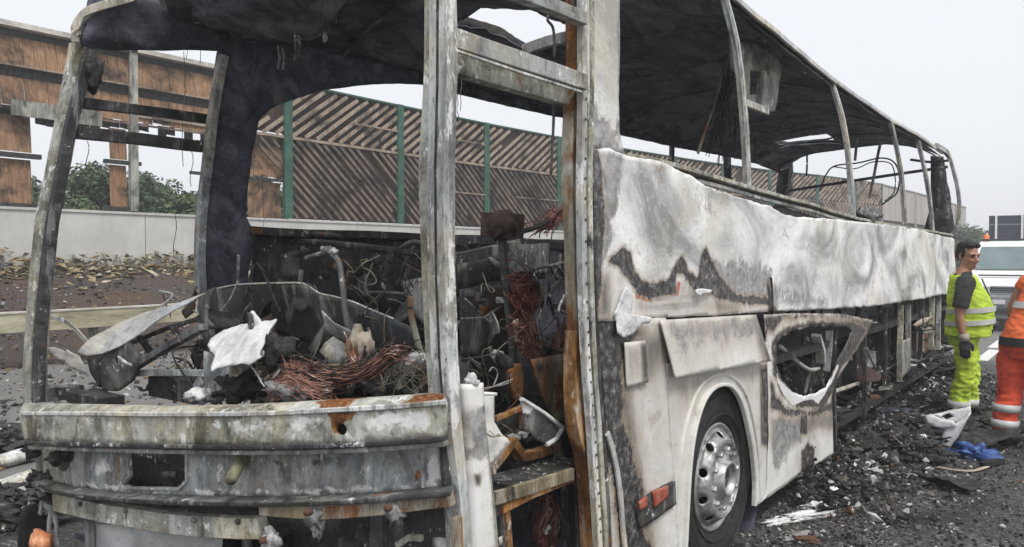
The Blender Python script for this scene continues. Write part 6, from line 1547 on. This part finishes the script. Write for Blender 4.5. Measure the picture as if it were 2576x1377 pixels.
def worker_orange():
    p = on_z(2574, 1128, 0)
    t = thing('person', 'person in orange vest and red-orange trousers seen from behind at the picture edge', 'person', (p.x, p.y, 0), R(-28))
    B = MB()
    ln = lambda z: (.42 * max(0, z - .95), .20 * max(0, z - .95))    # leaning forward and aside
    sec = lambda z, rx, ry: (ln(z)[1], ln(z)[0], z, rx, ry)
    loft(B, [sec(.86, .15, .115), sec(.95, .17, .13), sec(1.1, .17, .135), sec(1.25, .18, .135), sec(1.38, .19, .125), sec(1.45, .16, .10), sec(1.5, .08, .075)], 20)
    nk = Vector((ln(1.5)[1], ln(1.5)[0], 1.5))
    limb(B, [nk - Vector((0, .02, .05)), nk + Vector((.01, .03, .06)), nk + Vector((.02, .06, .12))], [.06, .058, .056])
    hm = head_geo(B, nk + Vector((.035, .10, .19)), R(-15), R(-25), 1.0)
    for sx, dy in ((-1, -.03), (1, .08)):
        limb(B, [(sx * .095, .0, .90), (sx * .115, .02 + dy * .5, .68), (sx * .12, .03 + dy, .48), (sx * .125, -.02 + dy, .28), (sx * .125, -.03 + dy, .09)], [.095, .086, .064, .06, .045])
        limb(B, [(sx * .125, -.07 + dy, .05), (sx * .13, .04 + dy, .05), (sx * .14, .14 + dy, .035)], [.04, .045, .035])
    sh = Vector((ln(1.4)[1], ln(1.4)[0], 1.42))
    limb(B, [sh + Vector((-.10, 0, 0)), sh + Vector((-.19, .0, -.01)), sh + Vector((-.27, -.03, -.15)), sh + Vector((-.30, -.02, -.29)), sh + Vector((-.27, .12, -.36)), sh + Vector((-.22, .25, -.38))], [.06, .06, .052, .046, .040, .030])
    hand(B, sh + Vector((-.215, .255, -.38)), (.4, 1, -.1), (.6, 0, -.4), 1.0)
    limb(B, [sh + Vector((.10, 0, 0)), sh + Vector((.19, .0, -.01)), sh + Vector((.27, .03, -.15)), sh + Vector((.30, .08, -.29)), sh + Vector((.25, .22, -.36)), sh + Vector((.2, .33, -.38))], [.06, .06, .052, .046, .040, .030])
    hand(B, sh + Vector((.195, .335, -.38)), (-.4, 1, -.1), (-.6, 0, -.4), 1.0)
    fuse('body', B, M['skin'], t, .010, 3)
    H = MB()
    q = MB(); loft(q, [(0, -.025, .065 + .08 * math.sin(a), max(.001, .086 * math.cos(a)), max(.001, .095 * math.cos(a))) for a in np.linspace(-1.5, 1.5, 9)], 14)
    H.add([hm @ Vector(v) for v in q.v], q.f); fuse('hair', H, M['hair'], t, .009, 2, .006, 50)
    J = MB()
    loft(J, [sec(.93, .195, .165), sec(1.02, .20, .17), sec(1.15, .20, .168), sec(1.28, .20, .16), sec(1.38, .195, .145), sec(1.455, .165, .12), sec(1.50, .11, .09)], 24)
    limb(J, [sh + Vector((-.10, 0, .0)), sh + Vector((-.19, 0, -.01)), sh + Vector((-.22, -.01, -.06))], [.09, .088, .08])
    limb(J, [sh + Vector((.10, 0, .0)), sh + Vector((.19, 0, -.01)), sh + Vector((.22, .01, -.06))], [.09, .088, .08])
    fuse('hi_vis_vest', J, M['hi_orange'], t, .012, 2, .010, 12)
    for z, dz, mt, nm, k in ((1.24, .055, 'reflect', 'reflective_band', 1.04), (.925, .075, 'tshirt', 'waistband', 1.02)):
        rx = .20 if z > 1 else .195; ry = .163 if z > 1 else .165
        vs = []
        for i in range(36):
            a = 2 * math.pi * i / 36
            for zz in (z - dz / 2, z + dz / 2):
                s_ = sec(zz, rx, ry); vs.append((s_[0] + rx * k * math.cos(a), s_[1] + ry * k * math.sin(a), zz))
        o = MB().add(vs, [(2 * i, 2 * ((i + 1) % 36), 2 * ((i + 1) % 36) + 1, 2 * i + 1) for i in range(36)]).build(nm, M[mt], None); o.parent = t
        md = o.modifiers.new('thickness', 'SOLIDIFY'); md.thickness = .01; md.offset = 0
    T = MB()
    loft(T, [(0, -.01, .78, .165, .13), (0, 0, .88, .185, .155), (0, .01, .95, .182, .155)], 20)
    for sx, dy in ((-1, -.03), (1, .08)):
        limb(T, [(sx * .09, .0, .88), (sx * .115, .02 + dy * .5, .68), (sx * .12, .03 + dy, .48), (sx * .125, -.02 + dy, .28), (sx * .125, -.03 + dy, .13)], [.118, .112, .098, .095, .098])
    fuse('trousers', T, M['hi_red'], t, .012, 2, .018, 11)
    for sx, dy in ((-1, -.03), (1, .08)):
        for z in (.335, .20):
            yy = -.022 + dy + (.012 if z > .3 else -.004)
            o = MB().sweep([(sx * .125, yy, z + .032), (sx * .125, yy - .003, z - .032)], ring(.112, 20), up=(0, 1, 0)).build('reflective_band', M['reflect'], None, smooth=True); o.parent = t
        Bt = MB(); limb(Bt, [(sx * .125, -.03 + dy, .22), (sx * .125, -.032 + dy, .07)], [.068, .066]); limb(Bt, [(sx * .125, -.08 + dy, .05), (sx * .13, .04 + dy, .055), (sx * .145, .17 + dy, .045)], [.052, .057, .048])
        fuse('boot', Bt, M['boot'], t, .011, 2)
worker_orange()

# ================================================================ vehicles on the road behind
def road_van():
    d = 17.3; px = 2560
    d0 = ray(px, 688); s_ = d / (d0.dot(_CM @ Vector((0, 0, -1))))
    p = _CO + d0 * s_
    t = thing('service_van', 'tall white service van facing the camera behind the workers, orange beacon on its roof', 'van', (p.x, p.y, 0), R(4))
    def P(mb, name, mat, smooth=False, bev=0.0):
        o = mb.build(name, mat, None, smooth=smooth)
        o.parent = t
        if bev:
            b = o.modifiers.new('edge', 'BEVEL'); b.width = bev; b.segments = 3; b.limit_method = 'ANGLE'
        return o
    W = .95
    def prism(L, w0, w1=None):
        """side profile (y, z) extruded across, w per point"""
        n = len(L); mb = MB()
        ws = [w0] * n if w1 is None else w1
        mb.add([(-w, y, z) for (y, z), w in zip(L, ws)] + [(w, y, z) for (y, z), w in zip(L, ws)],
               [tuple(range(n))[::-1], tuple(n + i for i in range(n))] + [(i, (i + 1) % n, n + (i + 1) % n, n + i) for i in range(n)])
        return mb
    P(prism([(.06, .62), (.02, .95), (.10, 1.10), (.62, 1.30), (4.9, 1.30), (4.95, .45), (.12, .45)], W, [.90, .93, .93, W, W, W, .90]), 'body', M['van_white'], bev=.05)
    P(prism([(.60, 1.28), (1.28, 1.90), (1.55, 1.99), (2.4, 2.03), (4.8, 2.03), (4.9, 1.28)], W, [.93, .80, .80, .82, .82, .93]), 'cabin', M['van_white'], bev=.05)
    ws = MB().add([(-.84, .655, 1.36), (.84, .655, 1.36), (.73, 1.225, 1.875), (-.73, 1.225, 1.875)], [(0, 1, 2, 3)])
    nrm = Vector((0, -.68, .74))
    o = P(ws, 'windscreen', M['screen_glass']); o.location = nrm * .012
    o.modifiers.new('thickness', 'SOLIDIFY').thickness = .008
    for sx in (-1, 1):
        g = MB().add([(sx * .937, 1.10, 1.36), (sx * .937, 2.3, 1.36), (sx * .855, 2.3, 1.86), (sx * .865, 1.42, 1.86)], [(0, 1, 2, 3)])
        o = P(g, 'side_window', M['screen_glass']); o.location = (sx * .012, 0, 0); o.modifiers.new('thickness', 'SOLIDIFY').thickness = .008
        mr = P(MB().box((sx * 1.08, .95, 1.42), (.16, .08, .24)), 'mirror', M['van_grey'], bev=.03)
        P(MB().sweep([(sx * .92, 1.0, 1.36), (sx * 1.02, .96, 1.38)], rect(.03, .03)), 'mirror_arm', M['van_grey'])
        P(MB().box((sx * .70, .035, .93), (.36, .05, .13)), 'headlight', M['headlight'], bev=.02)
        for yy in (.95, 4.0):
            wv = P(MB().lathe([(0, .10), (.18, .10), (.20, .08), (.33, .10), (.36, .06), (.36, -.10), (.33, -.12)], 28, (sx * .80, yy, .36), 'x'), 'wheel', M['tyre'], True)
            rm = MB().lathe([(0, .115), (.10, .11), (.19, .105), (.2, .09)], 20, (sx * .80 + (.0 if sx > 0 else 0), yy, .36), 'x').build('rim', M['chrome'], None, smooth=True); rm.parent = wv
        P(MB().box((sx * .60, -.03, .50), (.18, .03, .08)), 'fog_lamp', M['headlight'], bev=.01)
    P(MB().box((0, .02, .93), (1.02, .05, .14)), 'grille', M['van_grey'], bev=.015)
    for k in range(3):
        P(MB().box((0, -.008, .885 + k * .045), (.98, .012, .014)), 'grille_slat', M['van_mid'])
    P(prism([(-.06, .56), (-.06, .78), (.04, .84), (.2, .84), (.2, .34), (.02, .34)], W, [.86, .86, .90, W, W, .88]), 'bumper', M['van_mid'], bev=.03)
    P(MB().box((0, -.065, .46), (1.2, .02, .12)), 'air_intake', M['van_grey'], bev=.01)
    P(MB().box((-.40, -.078, .66), (.36, .012, .10)), 'number_plate', M['plate'], bev=.004)
    P(MB().box((.0, .30, 1.235), (1.5, .05, .02), Euler((R(21), 0, 0)).to_matrix()), 'bonnet_vent', M['van_grey'])
    for sx in (-.35, .35):
        P(MB().sweep([(sx - .2, .66, 1.365), (sx + .12, .74, 1.43), (sx + .32, .86, 1.55)], rect(.018, .014)), 'wiper', M['van_grey'])
    P(MB().lathe([(0, .17), (.045, .165), (.06, .14), (.065, .02), (.075, .0)], 18, (-.66, 1.75, 2.01), 'z'), 'beacon', M['beacon'], True)
    P(MB().box((0, 1.72, 2.05), (1.5, .10, .05)), 'roof_bar', M['van_grey'], bev=.01)
road_van()
def road_lorry():
    d = 27.5; px = 2588
    d0 = ray(px, 688); s_ = d / (d0.dot(_CM @ Vector((0, 0, -1))))
    p = _CO + d0 * s_
    t = thing('lorry', 'dark slate lorry with white upright bars on its tall front board, above the white van', 'lorry', (p.x, p.y, 0), R(6))
    def P(mb, name, mat, bev=0.0):
        o = mb.build(name, mat, None); o.parent = t
        if bev:
            b = o.modifiers.new('edge', 'BEVEL'); b.width = bev; b.segments = 2; b.limit_method = 'ANGLE'
        return o
    P(MB().box((0, .4, 2.35), (2.4, .10, 1.50)), 'board', M['board_blue'], .02)
    for x in (-.98, -.20, .6, 1.15):
        P(MB().box((x, .33, 2.35), (.07, .06, 1.48)), 'upright_bar', M['van_white'])
    for z in (2.78, 2.0):
        P(MB().box((0, .345, z), (2.36, .02, .05)), 'cross_bar', M['van_mid'])
    P(MB().box((0, 3.2, 2.2), (2.4, 5.3, 1.3)), 'load_box', M['board_blue'], .03)
    P(MB().box((0, 3.0, .95), (1.0, 6.0, .3)), 'chassis', M['van_grey'])
    P(MB().box((0, .25, 1.15), (2.3, .9, .75)), 'cab_front', M['van_grey'], .05)
    for sx in (-1, 1):
        for yy in (.5, 4.6):
            P(MB().lathe([(0, .15), (.3, .15), (.48, .13), (.5, .0), (.48, -.14)], 26, (sx * .98, yy, .5), 'x'), 'wheel', M['tyre'])
    for x, z, mt in ((.20, 2.02, 'hi_red'), (.34, 1.92, 'reflect'), (.46, 2.05, 'hi_red'), (.58, 1.95, 'white_plastic')):
        P(MB().lathe([(.10, -.16), (.08, .0), (.05, .22), (.02, .30), (0, .3)], 12, (x, .20, z), 'z'), 'warning_cone', M[mt])
    P(MB().sweep([(.28, .2, 2.55), (.5, .2, 2.70), (.7, .2, 2.55), (.78, .2, 2.8)], rect(.06, .06)), 'folded_arm', M['van_grey'])
    P(MB().box((.50, .2, 2.62), (.30, .16, .22)), 'arm_motor', M['mid_metal'], .02)
road_lorry()

# ================================================================ debris on the road
def strip_thing(name, label, cat, pts, w, h, mat, warp=.01, zoff=None):
    o = MB().sweep([p + Vector((noise.noise(p * 6) * warp, 0, noise.noise(p * 5 + Vector((3, 0, 0))) * warp)) for p in smooth_path(pts, 6)], rect(w, h, .002), (0, 0, 1)).build(name, mat, None)
    return tag(o, label, cat)
g = lambda px, py, z=.02: on_z(px, py, z)
# pale L-shaped bracket standing on its long leg
t = thing('plastic_bracket', 'dirty white angular plastic bracket upright in the debris in front of the lime trousers', 'bracket', tuple(g(2372, 1130, 0)))
yb = g(2372, 1130, 0).y
V3 = lambda a, b, dy=0: on_y(a, b, yb + dy)
def plate_in(name, px, mat, dy=0, holes=(), th=.05, wp=.012, cell=.03):
    uv = [(V3(a, b, dy).x, V3(a, b, dy).z) for a, b in px]
    hl = [[(V3(a, b, dy).x, V3(a, b, dy).z) for a, b in h] for h in holes]
    return sheet(name, t, uv, lambda u, v: (u, yb + dy + .25 * (u - uv[0][0]), v), (0, 1, 0), mat, cell=cell, holes=hl, thick=th, jag=.006, warp=wp)
plate_in('leg', [(2376, 1076), (2400, 1070), (2440, 1040), (2418, 1082), (2400, 1112), (2386, 1130), (2358, 1131), (2366, 1110)], M['white_plastic'])
plate_in('arm', [(2328, 1046), (2344, 1044), (2366, 1056), (2398, 1062), (2404, 1074), (2372, 1080), (2344, 1072), (2330, 1062)], M['white_plastic'], -.05, th=.07)
plate_in('web', [(2338, 1044), (2400, 1034), (2438, 1026), (2440, 1042), (2408, 1068), (2370, 1056)], M['white_plastic'], .05, holes=[[(2366, 1048), (2384, 1040), (2398, 1050), (2380, 1058)]], th=.03)
strip_thing('bent_trim_strip', 'long thin grey trim strip arching over the rubble from the holed panel to the white bracket', 'strip', [g(2100, 1146, .03), g(2150, 1124, .06), g(2200, 1108, .10), g(2260, 1102, .12), g(2310, 1106, .08), g(2350, 1128, .02)], .03, .008, M['pale_wire'])
strip_thing('fallen_rail', 'long straight charred rail lying along the coach side from the holed panel to the rear', 'rail', [g(2096, 1150, .05), g(2190, 1078, .06), g(2270, 1018, .05), g(2330, 972, .05)], .06, .05, M['mid_metal'])
strip_thing('fallen_rail', 'shorter dark rail leaning out of the rubble beside the long charred rail', 'rail', [g(2130, 1110, .12), g(2200, 1060, .10), g(2262, 1012, .06)], .05, .03, M['dark_metal'])
strip_thing('white_strip', 'white strip sticking out right of the bracket towards the lime trousers', 'strip', [g(2340, 1050, .14), g(2400, 1034, .15), g(2446, 1018, .14)], .04, .012, M['white_plastic'])
strip_thing('pale_strip', 'thin pale curved strip on the wet asphalt below the blue sheet', 'strip', [g(2360, 1176), g(2410, 1184), g(2460, 1182), g(2496, 1168)], .03, .008, M['beige'])
strip_thing('pale_plank', 'flat pale strip lying between the two workers', 'strip', [g(2440, 1060), g(2490, 1072), g(2530, 1080)], .07, .01, M['stone_l'])
strip_thing('bent_trim_strip', 'short dull strip right of the lime trousers on the rubble', 'strip', [g(2446, 1044, .06), g(2490, 1030, .05), g(2516, 1020, .03)], .03, .012, M['beige'])
def crumple(name, label, cat, px, py, size, mat, seed, z=.0, amp=.55, rot=0.0, sub=4):
    c = on_z(px, py, 0); c.z = z + size[2] * .35
    heap = name == 'charred_heap'
    o = lump(name, None, c, size, mat, seed, amp, 4.5 if heap else 2.4, sub, (0, 0, rot), flat=heap)
    if heap:
        q = []
        for _ in range(520):
            a, r_ = rnd.uniform(0, 6.28), math.sqrt(rnd.random()) * 1.25
            q.append((c.x + size[0] * r_ * math.cos(a), c.y + size[1] * r_ * math.sin(a), max(.01, c.z + size[2] * math.sqrt(max(0, 1 - r_ * r_)) * 1.1)))
        heap_bits.extend(q)
    return tag(o, label, cat)
heap_bits = []
crumple('blue_sheet', 'crumpled bright blue plastic sheet on the asphalt behind the pale curved strip', 'plastic sheet', 2452, 1152, (.14, .11, .07), M['blue_sheet'], 3, amp=.9)
crumple('blue_sheet', 'small dark blue plastic rag left of the bright blue sheet', 'plastic sheet', 2410, 1146, (.12, .07, .03), M['blue_sheet'], 8, amp=.9)
crumple('ash_pile', 'long heap of white ash in the foreground beside the front wheel', 'ash', 2010, 1305, (.055, .22, .02), M['ash'], 5, amp=1.1, rot=-.6)
crumple('ash_pile', 'white ash patch at the upper end of the long ash heap', 'ash', 2056, 1276, (.05, .10, .018), M['ash'], 15, amp=1.1, rot=-.6)
crumple('ash_pile', 'small white ash heap on the dark wet patch under the arching strip', 'ash', 2166, 1170, (.10, .06, .025), M['ash'], 6, amp=1.1)
crumple('ash_pile', 'grey ash smear nearest the bottom edge right of the tyre', 'ash', 2000, 1350, (.07, .10, .008), M['ash_grey'], 9, amp=1.0)
crumple('foam_lump', 'pale pinkish foam lump under the arch of the bent strip', 'foam', 2246, 1112, (.16, .10, .06), M['beige'], 12)
crumple('foam_lump', 'torn white foam piece below the pinkish lump', 'foam', 2282, 1140, (.10, .07, .05), M['ash'], 13, amp=.9)
crumple('rag', 'dark slate crumpled bag beneath the top of the arching strip', 'bag', 2240, 1072, (.28, .2, .12), M['board_blue'], 14)
crumple('rusty_scrap', 'rusty brown scrap near the coach rear, beside the lime trousers', 'scrap', 2324, 966, (.12, .12, .10), M['rust_frag'], 15)
crumple('foam_lump', 'whitish crumpled piece on the rubble left of the lime trousers', 'foam', 2366, 986, (.12, .10, .05), M['ash'], 16)
crumple('foam_lump', 'white jagged piece standing at the skinless coach side', 'foam', 2214, 1010, (.05, .04, .12), M['ash'], 17, amp=.9)
crumple('foam_lump', 'grey-white crumpled sheet half way along the charred rail', 'foam', 2300, 1030, (.14, .10, .05), M['ash_grey'], 18, amp=.9)
crumple('rusty_scrap', 'brown flat scrap on the asphalt at the bottom edge', 'scrap', 2030, 1362, (.07, .05, .018), M['rust_frag'], 19)
crumple('charred_heap', 'low black charred heap under the arching strip', 'charred heap', 2262, 1145, (.34, .24, .12), M['char'], 20)
crumple('charred_heap', 'black charred heap around the foot of the white bracket', 'charred heap', 2330, 1100, (.45, .3, .13), M['char'], 21)
crumple('charred_heap', 'black charred heap behind the white bracket', 'charred heap', 2390, 1046, (.55, .4, .12), M['char'], 22)
crumple('charred_heap', 'charred heap against the rear of the coach', 'charred heap', 2350, 950, (.35, 1.1, .22), M['char'], 23)
crumple('charred_heap', 'charred heap spilling from the skinless side beside the holed panel', 'charred heap', 2150, 1066, (.28, .7, .14), M['char'], 24)
crumple('charred_heap', 'low dark heap between the feet of the two workers', 'charred heap', 2490, 1060, (.5, .45, .07), M['char'], 25)
strip_thing('burnt_tube', 'black burnt hose right of the blue sheet', 'hose', [g(2470, 1170, .03), g(2496, 1164, .04), g(2520, 1160, .02)], .05, .04, M['black'])
for i, (px, py, s_, mt, nm) in enumerate(((2140, 1120, .34, 'char', 'burnt_sheet'), (2200, 1140, .30, 'dark_metal', 'burnt_sheet'), (2310, 1090, .36, 'char', 'burnt_sheet'), (2270, 1010, .40, 'dark_metal', 'burnt_sheet'), (2330, 1000, .34, 'char', 'burnt_sheet'), (2480, 1100, .34, 'char', 'burnt_sheet'), (2400, 1210, .26, 'char', 'burnt_sheet'), (2120, 1220, .2, 'dark_metal', 'burnt_sheet'),
        (2180, 1180, .10, 'white_plastic', 'pale_scrap'), (2230, 1060, .13, 'ash_grey', 'pale_scrap'), (2260, 1046, .10, 'white_plastic', 'pale_scrap'), (2320, 1024, .12, 'ash_grey', 'pale_scrap'), (2110, 1200, .07, 'white_plastic', 'pale_scrap'), (2290, 1190, .06, 'ash_grey', 'pale_scrap'), (2350, 966, .10, 'white_plastic', 'pale_scrap'), (2300, 985, .09, 'ash_grey', 'pale_scrap'))):
    c = g(px, py, .05 if py > 1100 else .12); n_ = 9
    pl_ = [(s_ * rnd.uniform(.5, 1.2) * math.cos(6.283 * j / n_), s_ * rnd.uniform(.35, .8) * math.sin(6.283 * j / n_)) for j in range(n_)]
    m_ = Euler((rnd.uniform(-.35, .35), rnd.uniform(-.35, .35), rnd.uniform(0, 6))).to_matrix()
    o = sheet(nm, None, pl_, lambda u, v: c + m_ @ Vector((u, v, .05 * math.sin(u * 9) * math.cos(v * 7))), (0, 0, 1), M[mt], cell=.035, thick=.006, jag=.02, warp=.05, wfreq=6)
    tag(o, ('black buckled burnt sheet close to the rear edge of the holed panel', 'dark grey burnt sheet under the arching trim strip', 'black burnt sheet at the foot of the white plastic bracket',
            'dark grey burnt sheet leaning on the charred rail half way to the rear', 'black burnt sheet on the rubble just left of the lime trousers', 'black burnt sheet between the blue plastic and the orange worker',
            'black burnt sheet nearest the camera below the pale curved strip', 'small dark burnt sheet on the asphalt below the holed panel',
            'white torn scrap beside the small ash heap', 'grey torn scrap on top of the dark slate bag', 'white torn scrap just behind the dark slate bag', 'grey torn scrap left of the white plastic bracket',
            'small white torn scrap on the road below the burnt panel corner', 'smallest grey torn scrap on the open asphalt below the white foam', 'white torn scrap at the coach rear by the man in lime', 'grey torn scrap near the rusty scrap at the coach rear')[i],
        'burnt sheet' if nm == 'burnt_sheet' else 'scrap', 'burnt sheets in the debris' if nm == 'burnt_sheet' else 'pale scraps in the debris')
# left of the bumper: burnt corrugated strips lying by the coach
for i, (L, lb, mt) in enumerate((([(-30, 1092), (30, 1080), (78, 1062)], 'upper ash-grey roll of burnt sheeting on the ground left of the bumper end', 'ash_grey'), ([(-30, 1166), (30, 1152), (84, 1140)], 'middle pale roll of burnt sheeting on the ground left of the bumper', 'pale_metal'), ([(-30, 1234), (20, 1222), (84, 1204)], 'lowest and palest roll of burnt sheeting left of the bumper', 'pale_metal'))):
    P_ = [g(a, b, .06) for a, b in L]
    o = MB().sweep([p + Vector((0, 0, .02 * noise.noise(p * 9))) for p in dense(P_, .03)], [(.10 * math.cos(a), .055 * math.sin(a)) for a in np.linspace(0, 6.283, 13)[:-1]], jit=.02).build('burnt_roll', M[mt], None, smooth=True)
    tag(o, lb, 'burnt roll')
crumple('charred_heap', 'black charred heap between the burnt rolls left of the bumper', 'charred heap', 20, 1120, (.5, .35, .10), M['char'], 26)
crumple('charred_heap', 'black charred heap below the lowest burnt roll', 'charred heap', 20, 1290, (.45, .3, .10), M['char'], 27)
# loose fragments everywhere round the wreck
pts = []
for i in range(22000):
    if rnd.random() < .75: x = abs(rnd.gauss(0, .8)) - .1; y = rnd.uniform(3.6, 12)
    else: x = rnd.uniform(0, 5); y = rnd.uniform(3, 14)
    pts.append((x, y, .006))
scatter('road_fragments', pts, .003, .018, [(M['stone_d'], 5), (M['stone_m'], 6), (M['stone_l'], 1.0), (M['rust_frag'], .2)], flat=.75, long=1.4)['label'] = 'charred crumbs and flakes strewn over the road beside the coach'
pts = []
for i in range(5500):
    y = rnd.uniform(5.3, 12.5); x = -.1 + abs(rnd.gauss(0, .33)); pts.append((x, y, abs(rnd.gauss(0, .10)) * max(0, 1 - x)))
pts += heap_bits
scatter('rubble', pts, .005, .036, [(M['stone_d'], 7), (M['char'], 5), (M['stone_m'], 4), (M['stone_l'], .8), (M['rust_frag'], .2), (M['ash'], .5)], flat=.8, long=1.6)['label'] = 'charred rubble heaped along the skinless side of the coach'

# thin haze box added to lift the darks and pale far things
hz = N('shadow_lift_haze'); hz.t.nodes.remove(hz.b)
vp = hz.t.nodes.new('ShaderNodeVolumePrincipled'); vp.inputs['Color'].default_value = (.97, .98, 1.0, 1); vp.inputs['Density'].default_value = .0035
hz.lk(vp.outputs[0], hz.out.inputs['Volume'])
tag(MB().box((0, 150, 3.6), (830, 1130, 9.2)).build('haze', hz.m, None, normals=True), kind='stuff')
